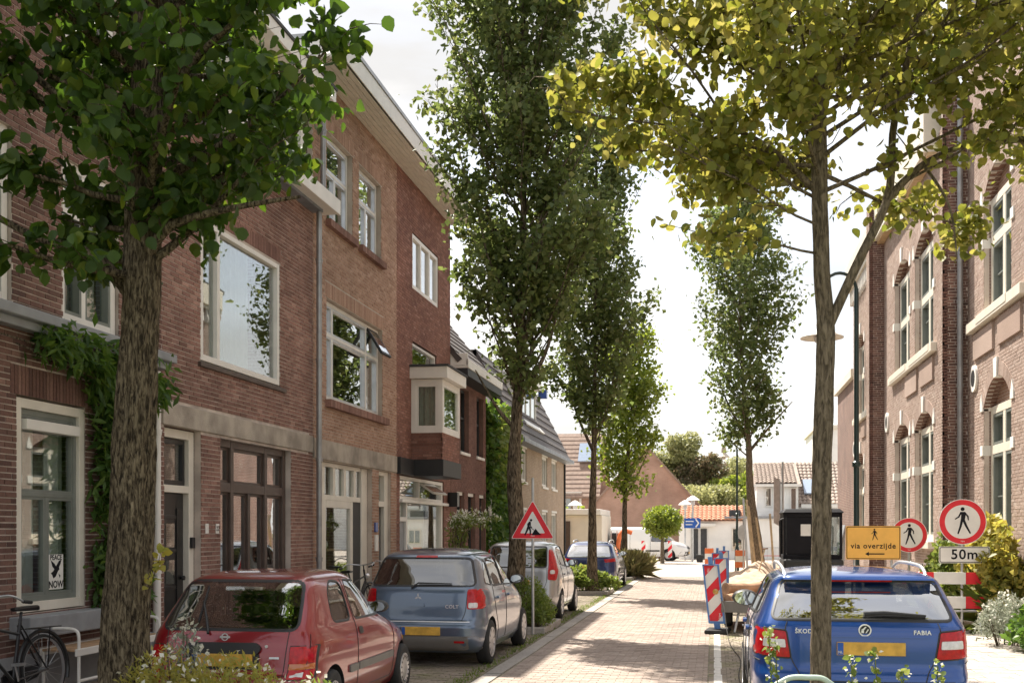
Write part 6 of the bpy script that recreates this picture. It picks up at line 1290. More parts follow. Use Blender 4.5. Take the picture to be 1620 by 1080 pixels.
for sd in 'RL':
    sm = MB(); c.seam(sm, [(1.91,1.40),(1.90,1.0),(1.90,.6),(1.88,.32)], sd); c.seam(sm, [(3.05,1.0),(3.1,.8),(3.05,.45),(2.95,.32)], sd); c.seam(sm, [(1.15,.32),(1.88,.32),(2.95,.32)], sd); c.seam(sm, [(1.03,1.08),(.98,.9),(1.05,.7),(1.15,.5)], sd); c.seam(sm, [(.15,.74),(.45,.76)], sd); sm.build('panel_gap', 'car_trim', t)
    for a in (1.12, 2.0): c.patch('door_handle', rpoly([(a,.90),(a+.2,.905),(a+.2,.94),(a,.935)], .015), 'paint_blue', sd, .035, thick=.035)
sm = MB(); c.seam(sm, [(-.70,.60),(0,.59),(.70,.60)], 'B', .005); c.seam(sm, [(.585,1.06),(.60,.98),(.56,.78),(.50,.66),(.48,.60)], 'B', .005); c.seam(sm, [(-.585,1.06),(-.60,.98),(-.56,.78),(-.50,.66),(-.48,.60)], 'B', .005); sm.build('tailgate_gap', 'car_trim', t)
sp = MB(); n = 14; 
for i in range(n+1): x = -.60+1.2*i/n; yb = c.ye(x, 1.38); sp.v += [(x, yb-.07, 1.392), (x, yb+.06, 1.385), (x, yb+.10, 1.418), (x, yb-.055, 1.408)]
for i in range(n):
    for j in range(4): j2 = (j+1)%4; sp.f.append((4*i+j, 4*i+j2, 4*i+4+j2, 4*i+4+j))
sp.r = [0.]*len(sp.f); sp.build('spoiler', 'paint_blue', t, smooth=True)
c.patch('third_brake_lamp', rpoly([(-.27,1.376),(.27,1.376),(.27,1.39),(-.27,1.39)], .004), 'lamp_red', 'B', .045)
c.patch('tailgate_crease', rpoly([(-.50,.945),(.50,.945),(.52,.955),(-.52,.955)], .004), 'paint_blue', 'B', .018, thick=.018)
o_, yb = plate_box(c, -.20, .33, .80, .905); text('country_code', 'NL', .03, 'stone_white', (-.173, yb-.012, .825), o_)
em = MB(); em.lathe([(.040, 0), (.050, 0), (.050, .010), (.040, .010)], axis='y', seg=28, closed=True); y_ = c.ye(0, 1.0); em.v = [(v[0]+.02, y_-v[1]-.004, v[2]+1.0) for v in em.v]
em.prism([(-.028,-.022),(-.008,-.022),(-.008,.0),(.012,.026),(.004,.030),(-.018,.010),(-.030,.012),(-.018,.0),(-.028,.0)], lambda p, d: (p[0]+.02, y_-d, p[1]+1.0), .002, .010); em.prism([(.004,-.022),(.012,-.022),(.03,.004),(.024,.012)], lambda p, d: (p[0]+.02, y_-d, p[1]+1.0), .002, .010); em.build('emblem', 'chrome', t)
dk = MB(); dk.lathe([(.042, 0), (0, 0)], axis='y', seg=24); dk.v = [(v[0]+.02, y_-.004, v[2]+1.0) for v in dk.v]; dk.build('emblem_field', 'car_trim', t)
text('badge', 'FABIA', .048, 'chrome', (.46, c.ye(.46,.975)-.006, .985), t, bold=.001, spacing=1.1); text('badge', 'ŠKODA', .048, 'chrome', (-.44, c.ye(.44,.975)-.006, .985), t, bold=.001, spacing=1.1)
wp = MB(); wp.tube([(.02,c.ye(.02,1.115)-.03,1.125),(.18,c.ye(.1,1.13)-.03,1.135),(.50,c.ye(.5,1.12)-.02,1.115)], [.022,.018,.010], 8); wp.build('rear_wiper', 'car_trim', t, smooth=True)
for sx in (-.775, .775):
    for yy in (.80, 3.27): c.wheel(sx, yy, .31, .19, spokes=5, rimr=.66)
c.mirror(2.72, 1.10, 'car_trim', 1.25)
# ---- white van across the end of the street
v = atd(1050, 838, 66.5)
t = thing('van', 'white delivery van parked across the end of the street', 'van', (v.x-3.6, v.y+1.0, -.003), R_(-96), local=True)
c = Car(t, [(.25,.12),(.4,.02),(.7,.0),(1.2,.03),(1.8,.08),(1.92,.14),(1.97,.4),(1.985,.8)], [(.25,4.9),(.4,5.06),(.7,5.08),(.9,4.95),(1.05,4.6),(1.12,4.3),(1.4,3.95),(1.75,3.55),(1.9,3.3),(1.96,3.0),(1.985,2.6)], [(.25,.90),(.4,.94),(.8,.955),(1.1,.94),(1.5,.87),(1.8,.80),(1.9,.74),(1.96,.6),(1.985,.3)], 1.985, 9, 5)
q1 = rpoly([(3.0,1.15),(4.05,1.12),(3.55,1.62),(3.05,1.66)], .05); fw_ = rpoly([(-.75,1.16),(.75,1.16),(.66,1.72),(-.66,1.72)], .05)
c.body('paint_white', [q1], None, fw_, [(.95,.33),(4.0,.33)], .40, 1.9, 1.1, 4.2); windows(c, [q1], None, fw_)
for sd in 'RL':
    sm = MB(); c.seam(sm, [(2.95,1.75),(2.95,.4)], sd, .008); c.seam(sm, [(4.15,1.1),(4.1,.7),(3.5,.4)], sd, .008); c.seam(sm, [(1.75,1.7),(1.75,.4)], sd, .008); sm.build('panel_gap', 'car_trim', t); c.patch('side_moulding', rpoly([(1.3,.55),(3.5,.55),(3.5,.64),(1.3,.64)], .02), 'car_trim', sd, .012)
for sg in (-1, 1): c.patch('headlamp', rpoly([(sg*.55,.78),(sg*.88,.82),(sg*.86,1.0),(sg*.6,.92)], .03), 'lamp_clear', 'F', .012)
c.patch('grille', rpoly([(-.5,.70),(.5,.70),(.48,.84),(-.48,.84)], .02), 'car_trim', 'F', .01); c.patch('bumper', rpoly([(-.85,.3),(.85,.3),(.85,.55),(-.85,.55)], .05), 'car_trim', 'F', .01); c.patch('number_plate', [(-.26,.42),(.26,.42),(.26,.53),(-.26,.53)], 'plate_yellow', 'F', .02)
for sx in (-.84, .84):
    for yy in (.95, 4.0): c.wheel(sx, yy, .33, .2, spokes=0)
c.mirror(3.85, 1.25, 'car_trim', 1.4)
# ------------------------------------------------------------------ signs, lamps, street furniture
mat('sign_white', (.78,.77,.74), .35, var=.05); mat('sign_red', (.72,.015,.03), .4, var=.08); mat('sign_black', (.010,.010,.014), .6, spec=.2); mat('sign_yellow', (.84,.46,.09), .5, var=.06); mat('baken_blue', (.10,.23,.52), .5, var=.1); mat('sign_blue', (.02,.10,.42), .35)
mat('wood_log', (.36,.22,.135), .85, var=.35, scale=5, bump=.4, bscale=20); mat('wood_stake', (.50,.38,.24), .8, var=.2, scale=6); mat('rust', (.22,.12,.075), .8, var=.3, scale=8); mat('lamp_green', (.012,.03,.028), .35, var=.1); mat('lamp_shade', (.62,.55,.46), .4); mat('orange_paint', (.72,.17,.05), .45, var=.1); mat('amber', (.5,.28,.05), .15, coat=1); mat('tube_green', (.42,.52,.44), .5)
def ptF(cx, y, cz, sc): return lambda p, d: (cx+p[0]*sc, y-d, cz+p[1]*sc)
def disc(mb, cx, y, cz, r, d0, d1, seg=40): mb.prism([(r*math.cos(2*math.pi*i/seg), r*math.sin(2*math.pi*i/seg)) for i in range(seg)], ptF(cx, y, cz, 1), d0, d1)
def stroke(mb, fn, pts, ws, d0, d1):
    for i in range(len(pts)-1):
        a, b = Vector(pts[i]), Vector(pts[i+1]); t = (b-a).normalized(); n = Vector((-t.y, t.x)); e = t*.01; q = [a+n*ws[i]/2-e, b+n*ws[i+1]/2+e, b-n*ws[i+1]/2+e, a-n*ws[i]/2-e]; mb.prism([tuple(p) for p in q], fn, d0, d1+.0003*i)
def walker(mb, cx, y, cz, sc, d0, d1):
    fn = ptF(cx, y, cz, sc); seg = 20; mb.prism([(.0+.085*math.cos(2*math.pi*i/seg), .56+.085*math.sin(2*math.pi*i/seg)) for i in range(seg)], fn, d0, d1)
    mb.prism([(-.10,.44),(.10,.44),(.14,.36),(.085,.04),(-.075,.04),(-.06,.30)], fn, d0, d1)
    stroke(mb, fn, [(-.07,.40),(-.16,.22),(-.31,.12)], [.07,.065,.045], d0, d1+.0006); stroke(mb, fn, [(.09,.40),(.22,.24),(.24,.08)], [.07,.065,.045], d0, d1+.0012)
    stroke(mb, fn, [(-.02,.10),(-.08,-.18),(-.19,-.52)], [.11,.09,.06], d0, d1+.0018); stroke(mb, fn, [(.03,.10),(.16,-.20),(.32,-.50)], [.11,.09,.06], d0, d1+.0024)
def post(t, x, y, z0, z1, r=.024, m='steel'): mb = MB(); mb.tube([(x, y, z0), (x, y, z1)], r, 12); return mb.build('post', m, t, smooth=True)
def round_sign(t, x, y, z, r):
    b = MB(); disc(b, x, y, z, r, -.004, .004); pl_ = b.build('sign_plate', 'sign_white', t); b = MB(); disc(b, x, y, z, r*.97, .0042, .0055); b.build('red_ring', 'sign_red', pl_); b = MB(); disc(b, x, y, z, r*.74, .0056, .0068); b.build('white_field', 'sign_white', pl_)
    b = MB(); walker(b, x, y, z, r, .007, .009); b.build('pedestrian_figure', 'sign_black', pl_); text('maker_mark', 'TBM', r*.09, 'sign_white', (x, y-.0065, z-r*.86), pl_, ext=.0006)
def rounded(w, h, r): return rpoly([(-w/2,-h/2),(w/2,-h/2),(w/2,h/2),(-w/2,h/2)], r)
def plate(t, x, y, z, w, h, m, border, bw=.012, name='sign_plate'):
    b = MB(); b.prism(rounded(w, h, .03), ptF(x, y, z, 1), -.004, .004); o = b.build(name, m, t); b = MB(); b.prism(rounded(w-.02, h-.02, .03), ptF(x, y, z, 1), .0042, .0050); b.build('border', border, o); b = MB(); b.prism(rounded(w-.02-2*bw, h-.02-2*bw, .02), ptF(x, y, z, 1), .0052, .0060); b.build('field', m, o); return o
# triangular roadworks sign
p = atd(843, 838, 19.2); x, y = p.x, p.y; t = thing('roadworks_sign', 'red triangular roadworks sign on a grey pole by the island', 'road sign', (x, y, .09)); post(t, x, y, .05, 2.68); y -= .03; zb, zt, hw = 1.655, 2.305, .37
def tri(f, up=0): c_ = (zb+(zt-zb)/3); return rpoly([(-hw*f, (zb-c_)*f), (hw*f, (zb-c_)*f), (0, (zt-c_)*f)], .045*f)
cz = zb+(zt-zb)/3; b = MB(); b.prism(tri(1), ptF(x, y, cz, 1), -.004, .004); pl_ = b.build('sign_plate', 'sign_white', t); b = MB(); b.prism(tri(.965), ptF(x, y, cz, 1), .0042, .0052); b.build('red_border', 'sign_red', pl_); b = MB(); b.prism(tri(.58), ptF(x, y, cz, 1), .0053, .0062); b.build('white_field', 'sign_white', pl_)
b = MB(); fn = ptF(x-.055, y, cz-.055, .30); seg = 16; b.prism([(.10+.07*math.cos(2*math.pi*i/seg), .50+.07*math.sin(2*math.pi*i/seg)) for i in range(seg)], fn, .0065, .008); b.prism([(.06,.43),(-.02,.42),(-.12,.28),(-.10,.05),(.02,.08),(.02,.22),(.10,.36)], fn, .0065, .008); stroke(b, fn, [(-.06,.10),(-.14,-.1),(-.25,-.33)], [.13,.10,.08], .0065, .0084); stroke(b, fn, [(.0,.10),(.06,-.1),(.05,-.33)], [.12,.09,.07], .0065, .0088); stroke(b, fn, [(.06,.36),(.06,.18),(.14,.08)], [.06,.05,.05], .0065, .0092); stroke(b, fn, [(-.02,.16),(.12,.06),(.26,-.05)], [.03,.03,.03], .0065, .0096); b.prism([(.13,-.33),(.68,-.33),(.50,-.15),(.36,.03),(.26,-.10)], fn, .0065, .0085); b.build('worker_figure', 'sign_black', pl_)
text('maker_mark', 'TBM', .035, 'sign_white', (x, y-.0062, zb+.045), pl_, ext=.0006)
# round pedestrian bans and the yellow detour board
p = atd(1522, 825, 19.3); x, y = p.x, p.y; t = thing('pedestrian_ban_sign', 'large round red no-pedestrians sign above a 50m plate on a striped barrier', 'road sign', (x, y, .06)); round_sign(t, x, y-.035, p.z, .385); post(t, x, y, .06, p.z+.3)
z5 = atd(1522, 877, 19.3).z; o = plate(t, x+.03, y-.035, z5, .82, .28, 'sign_white', 'sign_black'); text('distance_text', '50m', .235, 'sign_black', (x+.03, y-.043, z5), o, ext=.0008, bold=.004, spacing=1.1)
for i, zz in enumerate((.985, .575)):
    zz = zz; x0 = x-.98
    for k in range(3): mb = MB(); mb.box(x0+k*.515, x0+(k+1)*.515-.002, y-.062-.002*(k%2), y-.03, zz-.10, zz+.10); mb.build('barrier_board', 'sign_white' if k == 1 else 'sign_red', t, bevel=.004)
for dx in (-.6, .35): mb = MB(); mb.tube(smoothpath([(x+dx-.1, y-.28, .06), (x+dx-.08, y-.1, .36), (x+dx, y-.02, .45), (x+dx+.08, y+.1, .36), (x+dx+.1, y+.28, .06)], 20), .022, 8); mb.build('stand_foot', 'alu', t, smooth=True)
mb = MB(); mb.tube([(x-.6, y-.015, .43), (x-.6, y-.015, 1.1)], .02, 8); mb.tube([(x-.62, y-.015, .43), (x+.37, y-.015, .43)], .02, 8); mb.build('stand_rail', 'alu', t, smooth=True)
p = atd(1438, 846, 22); x, y = p.x, p.y; t = thing('pedestrian_ban_sign', 'smaller round red no-pedestrians sign half behind the yellow board', 'road sign', (x, y, .06)); round_sign(t, x, y-.035, p.z, .335); post(t, x, y, .06, p.z+.25); mb = MB(); mb.box(x-.22, x+.22, y-.25, y+.25, .06, .14); mb.build('foot', 'rubber', t, bevel=.02)
p = atd(1381, 858, 19); x, y = p.x, p.y; t = thing('detour_sign', 'yellow rectangular detour board reading via overzijde', 'road sign', (x, y, .06)); o = plate(t, x, y-.03, p.z, .88, .56, 'sign_yellow', 'sign_black'); text('board_text', 'via overzijde', .125, 'sign_black', (x, y-.038, p.z-.055), o, ext=.0008, bold=.002, spacing=1.12)
b = MB(); walker(b, x+.02, y-.03, p.z+.13, .16, .0065, .0085); b.build('pedestrian_figure', 'sign_black', o); b = MB(); fn = ptF(x+.02, y-.03, p.z-.185, 1); stroke(b, fn, [(-.11,0),(.15,0)], [.02,.02], .0065, .0085); b.prism([(-.15,0),(-.09,.035),(-.09,-.035)], fn, .0065, .0088); b.build('arrow', 'sign_black', o)
for dx in (-.3, .3): post(t, x+dx, y, .06, p.z+.2, .02)
mb = MB(); mb.box(x-.4, x+.4, y-.3, y+.3, .06, .13); mb.build('foot', 'rubber', t, bevel=.02)
# striped guide beacons along the works
def clip(poly, x0, x1, z0, z1):
    for ax, lim, sg in ((0, x0, 1), (0, x1, -1), (1, z0, 1), (1, z1, -1)):
        out = []
        for i in range(len(poly)):
            a, b_ = poly[i-1], poly[i]; ia, ib = (a[ax]-lim)*sg >= 0, (b_[ax]-lim)*sg >= 0
            if ia != ib: f = (lim-a[ax])/(b_[ax]-a[ax]); out.append((a[0]+(b_[0]-a[0])*f, a[1]+(b_[1]-a[1])*f))
            if ib: out.append(b_)
        poly = out
        if not poly: return []
    return poly
def beacon(label, x, y, lean, rz, lens=True, blue=True, h=1.0):
    t = thing('guide_beacon', label, 'beacon', (x, y, .0), rz, 'red and white guide beacons', local=True); w = .125
    f = MB(); f.box(-.20, .20, -.38, .30, .002, .07); f.build('foot', 'rubber', t, bevel=.02); Ln = lambda p, d: (p[0]-lean*p[1], -d, p[1])
    if blue:
        fr = MB()
        for q in ((-w-.02, -w+.008, .16, .2+h), (w-.008, w+.02, .16, .2+h), (-w+.008, w-.008, .16, .20), (-w+.008, w-.008, .18+h, .2+h), (-.03, .03, .2+h, .33+h), (-.05, .05, .05, .16)): fr.prism([(q[0],q[2]),(q[1],q[2]),(q[1],q[3]),(q[0],q[3])], Ln, -.03, .03+.001*len(fr.f))
        fr.build('frame', 'baken_blue', t)
    b = MB(); b.prism([(-w+.006,.20),(w-.006,.20),(w-.006,.18+h),(-w+.006,.18+h)], Ln, -.012, .012); bd = b.build('board', 'sign_white', t)
    for k in range(-2, 6):
        z = .20+k*.46-.14; poly = clip([(-w,z),(w,z+.25),(w,z+.48),(-w,z+.23)], -w+.008, w-.008, .204, .176+h)
        if len(poly) > 2: b = MB(); b.prism(poly, Ln, .0125, .0135); b.build('red_stripe', 'sign_red', bd)
    if lens: b = MB(); b.lathe([(.05,0),(.05,.03),(.03,.045),(0,.048)], axis='y', seg=18); b.v = [(v[0]+.04-lean*.72, -v[1]-.014, v[2]+.72) for v in b.v]; b.build('amber_lens', 'amber', t, smooth=True)
    if lens:
        for (zz, xx) in ((1.08, -.055), (.29, .07)): text('maker_mark', 'TBM', .055, 'sign_white', (xx-lean*zz, -.0140, zz), bd, ax=(0,0,-1) if zz > 1 else (0,0,1), up=(1,0,0) if zz > 1 else (-1,0,0), ext=.0005)
    return t
for (u, d, ln_, lb, le) in ((1136, 20.0, .11, 'nearest red and white guide beacon in a blue frame', True), (1142, 24.6, .02, 'second guide beacon, peeking out behind the nearest one', False), (1135, 30, .0, 'third guide beacon in the row along the works', False), (1145.5, 33.5, .0, 'fourth guide beacon, last of the blue-framed row', False)): p = atd(u, 838, d); beacon(lb, p.x, p.y, ln_, R_(-6), le)
for (u, lb) in ((1018, 'left of the two striped beacons before the white van'), (1060, 'right of the two striped beacons before the white van')): p = atd(u, 838, 66.0); beacon(lb, p.x, p.y, 0, 0, False, False)
p = atd(1140, 945, 19.9); q0 = gnd(1172, 1082); cd = MB(); cd.tube(smoothpath([(p.x, p.y-.05, p.z), (p.x+.05, p.y-.5, .5), (p.x+.12, p.y-2.0, .05), (q0[0]+.05, 16.0, .015), (q0[0], q0[1], .012), (.62, 10.2, .012)], 40), .006, 5); tag(cd.build('cable', 'rubber'), 'thin cable trailing from the nearest beacon across the bricks', 'cable')
# low red-white barrier boards far off
for (u, v_, d, lb) in ((1122, 872, 52, 'low orange and white barrier standing before the white building'), (1171, 884, 47, 'orange and white barrier behind the lamp post')):
    p = atd(u, v_, d); t = thing('barrier', lb, 'barrier', (p.x, p.y, 0))
    for k in range(3): mb = MB(); mb.box(p.x-.2, p.x+.2, p.y-.02, p.y+.02, .25+k*.24, .487+k*.24); mb.build('barrier_board', 'sign_white' if k == 1 else 'orange_paint', t)
    for dx in (-.15, .15): mb = MB(); mb.tube([(p.x+dx, p.y+.045, 0), (p.x+dx, p.y+.045, 1.0)], .022, 8); mb.build('leg', 'alu', t)
# lamp posts
def hook_lamp(label, x, y, H, z_l, hook, r, sh, ring=False):
    t = thing('street_lamp', label, 'street lamp', (x, y, .05)); b = MB(); b.lathe([(r*1.9, 0), (r*1.9, .9), (r*1.5, 1.0), (r*1.35, 1.05), (r, 1.1), (r, H*.46), (r*1.5, H*.463), (r*1.5, H*.475), (r*.9, H*.48), (r*.8, H)], (x, y, .04), seg=16); b.build('post', 'lamp_green', t, smooth=True)
    a = MB(); pts = [(x, y, H)]+[(x-hook/2+hook/2*math.cos(an), y, H+hook*.55*math.sin(an)) for an in np.linspace(.2, math.pi, 12)]
    if ring: pts += [(x-hook, y, H-.1), (x-hook*.98, y, H-.2)]
    else: pts += [(x-hook, y, z_l+.35)]
    a.tube(pts, r*.6, 8); ar = a.build('arm', 'lamp_green', t, smooth=True); l_ = MB(); l_.lathe([(.05, .42), (.09, .40), (.11, .25), (.10, .16), (sh*.55, .10), (sh, .0), (sh, -.02), (sh*.5, .02), (0, .03)], (x-hook, y, z_l), seg=24); l_.build('lamp_shade', 'lamp_shade', t, smooth=True); g_ = MB(); g_.lathe([(sh*.4, 0), (sh*.3, -.1), (0, -.14)], (x-hook, y, z_l), seg=16); g_.build('lamp_glass', 'lamp_clear', t, smooth=True)
p = atd(1355, 838, 22.4); zl = atd(1302, 532, 22.4).z; hook_lamp('tall dark street lamp beside the school, its arm over the street', p.x, p.y, atd(1355, 460, 22.4).z, zl, .66, .055, .42)
p = atd(1166, 838, 48); hook_lamp('slender street lamp with ring-shaped hook right of the beacons', p.x, p.y, atd(1166, 712, 48).z, atd(1146, 722, 48).z, .55, .05, .26, True)
for (u, v_, d, lb) in ((1096, 790, 66, 'taller white mushroom lamp over the orange roof'), (1084, 797, 68, 'lower white mushroom lamp left of the taller one'), (910, 798, 63, 'white mushroom lamp before the brown house and garage')):
    p = atd(u, v_, d); t = thing('mushroom_lamp', lb, 'street lamp', (p.x, p.y, 0)); post(t, p.x, p.y, 0, p.z-.15, .05); b = MB(); b.lathe([(.42, -.05), (.30, .08), (.08, .22), (0, .24)], (p.x, p.y, p.z), seg=20); b.build('lamp_shade', 'white_paint', t, smooth=True); b = MB(); b.lathe([(.12, -.3), (.12, -.05), (.4, -.05)], (p.x, p.y, p.z), seg=16); b.build('lamp_glass', 'lamp_clear', t)
p = atd(1095, 827, 64); t = thing('direction_sign', 'blue arrow sign on a pole before the white building', 'road sign', (p.x, p.y, 0)); post(t, p.x, p.y, 0, p.z+.6, .05); b = MB(); b.box(p.x-.45, p.x+.02, p.y-.08, p.y-.06, p.z-.28, p.z+.28); pl_ = b.build('sign_plate', 'sign_blue', t); b = MB(); b.box(p.x+.02, p.x+.46, p.y-.08, p.y-.06, p.z-.28, p.z+.28); b.build('arrow_field', 'sign_blue', pl_); b = MB(); fn = ptF(p.x+.2, p.y-.08, p.z, 1); stroke(b, fn, [(0,.22),(.16,0)], [.07,.07], .001, .004); stroke(b, fn, [(.16,0),(0,-.22)], [.07,.07], .001, .005); stroke(b, fn, [(-.55,.1),(-.12,.1)], [.05,.05], .001, .004); stroke(b, fn, [(-.55,-.08),(-.2,-.08)], [.05,.05], .001, .004); b.build('white_mark', 'sign_white', pl_)
# back of a sign by the excavator, disc sign by the tree
p = atd(1236, 786, 42); t = thing('sign_back', 'grey back of a tall sign on a pole by the white house', 'road sign', (p.x, p.y, 0)); post(t, p.x+.05, p.y, 0, p.z+1.3, .04); b = MB(); b.hexa([(p.x-.28, p.y-.15, p.z-.95), (p.x-.02, p.y+.02, p.z-1.1), (p.x-.02, p.y+.05, p.z-1.1), (p.x-.28, p.y-.12, p.z-.95), (p.x-.28, p.y-.15, p.z+.75), (p.x-.02, p.y+.02, p.z+.62), (p.x-.02, p.y+.05, p.z+.62), (p.x-.28, p.y-.12, p.z+.75)]); b.build('sign_plate', 'steel', t)
p = atd(1174, 842, 41); t = thing('sign_back', 'grey round sign seen from behind left of the staked tree', 'road sign', (p.x, p.y, 0)); post(t, p.x+.05, p.y, 0, p.z+.5, .03); b = MB(); disc(b, p.x, p.y-.05, p.z, .28, -.01, .01); b.v = [(p.x+(q[0]-p.x)*.55, q[1], q[2]) for q in b.v]; b.build('sign_plate', 'steel', t)
# works: sand heap, stakes, tools, logs on a trailer
n = 34; V = []; Fq = []; hx, hy = x6+.05, y6-1.6
for i in range(n):
    for j in range(n):
        a, b_ = -1+2*i/(n-1), -1+2*j/(n-1); rr = math.sqrt(a*a+b_*b_); z = max(0, 1-rr)**.9*.75*(1+.5*mnoise.noise(Vector((a*3, b_*3, 2)))+.22*mnoise.noise(Vector((a*9, b_*9, 5))))-.05; V.append((hx+a*2.0, hy+b_*3.6, z))
for i in range(n-1):
    for j in range(n-1): Fq.append((i*n+j, (i+1)*n+j, (i+1)*n+j+1, i*n+j+1))
mb = MB(); mb.add(V, Fq); tag(mb.build('sand_heap', 'sand', smooth='all'), 'heap of pale sand dug up round the tree on the right', 'sand heap', kind='stuff')
for i, (u, vt, d, lean, m_, lb) in enumerate(((1176, 788, 38.0, .25, 'steel', 'grey pole leaning left of the staked tree'), (1181, 790, 38.2, .4, 'wood_stake', 'leftmost yellow wooden stake against the tree'), (1184, 800, 38.4, .45, 'wood_stake', 'middle yellow wooden stake against the tree'), (1196, 818, 38.6, .5, 'wood_stake', 'shorter wooden stake right of the trunk'), (1218, 812, 39, .25, 'wood_stake', 'tall wooden stake standing between tree and excavator'))):
    p = atd(u, vt, d); b = MB(); s = .035; b.hexa([(p.x+lean*.6-s, p.y-s, .2), (p.x+lean*.6+s, p.y-s, .2), (p.x+lean*.6+s, p.y+s, .2), (p.x+lean*.6-s, p.y+s, .2), (p.x-s, p.y-s, p.z), (p.x+s, p.y-s, p.z), (p.x+s, p.y+s, p.z), (p.x-s, p.y+s, p.z)]); tag(b.build('stake', m_, bevel=.006), lb, 'stake', 'stakes round the tree')
p = atd(1210, 868, 37); t = thing('spade', 'spade with wooden handle stuck upright in the sand', 'spade', (p.x-.2, p.y, .2)); b = MB(); b.tube([(p.x-.22, p.y, .35), (p.x, p.y, p.z)], .018, 8); b.build('shaft', 'wood_stake', t); b = MB(); b.tube([(p.x-.1, p.y, p.z), (p.x+.1, p.y, p.z+.02)], .02, 8); b.build('handle', 'rust', t); b = MB(); b.hexa([(p.x-.36, p.y-.01, .1), (p.x-.14, p.y-.01, .1), (p.x-.14, p.y+.01, .1), (p.x-.36, p.y+.01, .1), (p.x-.33, p.y-.01, .42), (p.x-.11, p.y-.01, .42), (p.x-.11, p.y+.01, .42), (p.x-.33, p.y+.01, .42)]); b.build('blade', 'rust', t)
tx, ty = .98, 21.5; t = thing('trailer', 'low flat steel trailer parked ahead of the blue estate', 'trailer', (tx, ty, 0))
b = MB(); b.box(tx-.82, tx+.82, ty-1.2, ty+1.6, .40, .46); b.build('deck', 'rust', t)
for q in ((-.86, -.82, -1.24, 1.64), (.82, .86, -1.24, 1.64), (-.82, .82, -1.24, -1.20), (-.82, .82, 1.60, 1.64)): b = MB(); b.box(tx+q[0], tx+q[1], ty+q[2], ty+q[3], .36, .56); b.build('side_rail', 'grey_trim', t, bevel=.008)
for sx in (-.72, .72):
    b = MB(); b.lathe([(.13,-.08),(.24,-.08),(.265,-.05),(.265,.05),(.24,.08),(.13,.08)], (tx+sx, ty+.3, .265), axis='x', seg=24); b.build('tyre', 'rubber', t, smooth=True); b = MB(); b.lathe([(.14,-.06),(.14,.06)], (tx+sx, ty+.3, .265), axis='x', seg=18); b.build('rim', 'rim', t)
for dx in (-.55, .55): b = MB(); b.tube([(tx+dx, ty-1.1, .38), (tx+dx-.08, ty-1.2, .01)], .022, 8); b.build('prop_leg', 'alu', t)
b = MB(); b.tube([(tx-.5, ty-1.15, .14), (tx+.5, ty-1.15, .14)], .018, 8); b.build('cross_bar', 'alu', t)
for i, (x0, y0, z0, x1_, y1_, z1_, r, lb) in enumerate(((-.75,-.9,.56,.7,.3,.58,.10,'front round log lying across the trailer'), (-.8,-.3,.56,.75,.8,.58,.10,'second round log on the trailer'), (-.78,-.62,.73,.6,.55,.76,.105,'top pale log of the trailer pile'), (-.1,.1,.74,.85,1.3,.8,.12,'thick bark-covered log at the right of the pile'), (-.7,.5,.56,.5,1.5,.58,.09,'rear log hidden low in the pile'))):
    q = np.array([(tx+x0+(x1_-x0)*f, ty+y0+(y1_-y0)*f, z0+(z1_-z0)*f+.012*math.sin(f*9+i)) for f in np.linspace(0, 1, 14)]); b = MB(); b.tube(q, [r*(1+.07*math.sin(k*2.1+i)) for k in range(14)], 14); tag(b.build('log', 'wood_log', smooth=True, ang=60), lb, 'log', 'logs on the trailer')
b = MB(); b.box(tx-.35, tx+1.1, ty+1.9, ty+2.0, .0, .62); b.box(tx-.35, tx+1.1, ty+1.82, ty+2.08, .58, .66); tag(b.build('steel_beam', 'rust', bevel=.01), 'rusty steel beam standing behind the logs', 'beam')
# small excavator
ex, ey = 2.5, 31.0; t = thing('excavator', 'small excavator with black glazed cab behind the blue car', 'excavator', (ex, ey, 0))
for sx in (-.62, .62):
    b = MB(); pr_ = [(math.cos(a)*.27+(.75 if math.cos(a) > 0 else -.75), .29+.27*math.sin(a)) for a in np.linspace(0, 2*math.pi, 25)[:-1]]; b.prism(pr_, lambda p, d: (ex+sx+d, ey+p[0], p[1]), -.16, .16); b.build('track', 'rubber', t, bevel=.02)
b = MB(); b.box(ex-.75, ex+.75, ey-1.0, ey+.9, .60, 1.05); b.build('slew_body', 'car_trim', t, bevel=.06)
b = MB(); X0, X1, Y0, Y1, Z0, Z1 = ex-.74, ex+.74, ey-.75, ey+.65, 1.05, 2.24
for (a, c_) in ((X0, Y0), (X1-.07, Y0), (X0, Y1-.07), (X1-.07, Y1-.07)): b.box(a, a+.07, c_, c_+.07, Z0, Z1)
for z in (Z0+.002, Z1-.10): b.box(X0+.071, X1-.071, Y0+.002, Y0+.065, z, z+.10); b.box(X0+.071, X1-.071, Y1-.065, Y1-.002, z, z+.10); b.box(X0+.002, X0+.065, Y0+.071, Y1-.071, z, z+.10); b.box(X1-.065, X1-.002, Y0+.071, Y1-.071, z, z+.10)
b.build('cab_frame', 'sign_black', t, bevel=.012); b = MB(); b.hexa([(X0-.05, Y0-.08, Z1), (X1+.05, Y0-.08, Z1), (X1+.05, Y1+.08, Z1), (X0-.05, Y1+.08, Z1), (X0+.05, Y0+.05, Z1+.11), (X1-.05, Y0+.05, Z1+.11), (X1-.05, Y1-.05, Z1+.11), (X0+.05, Y1-.05, Z1+.11)]); b.build('cab_roof', 'sign_black', t, bevel=.03)
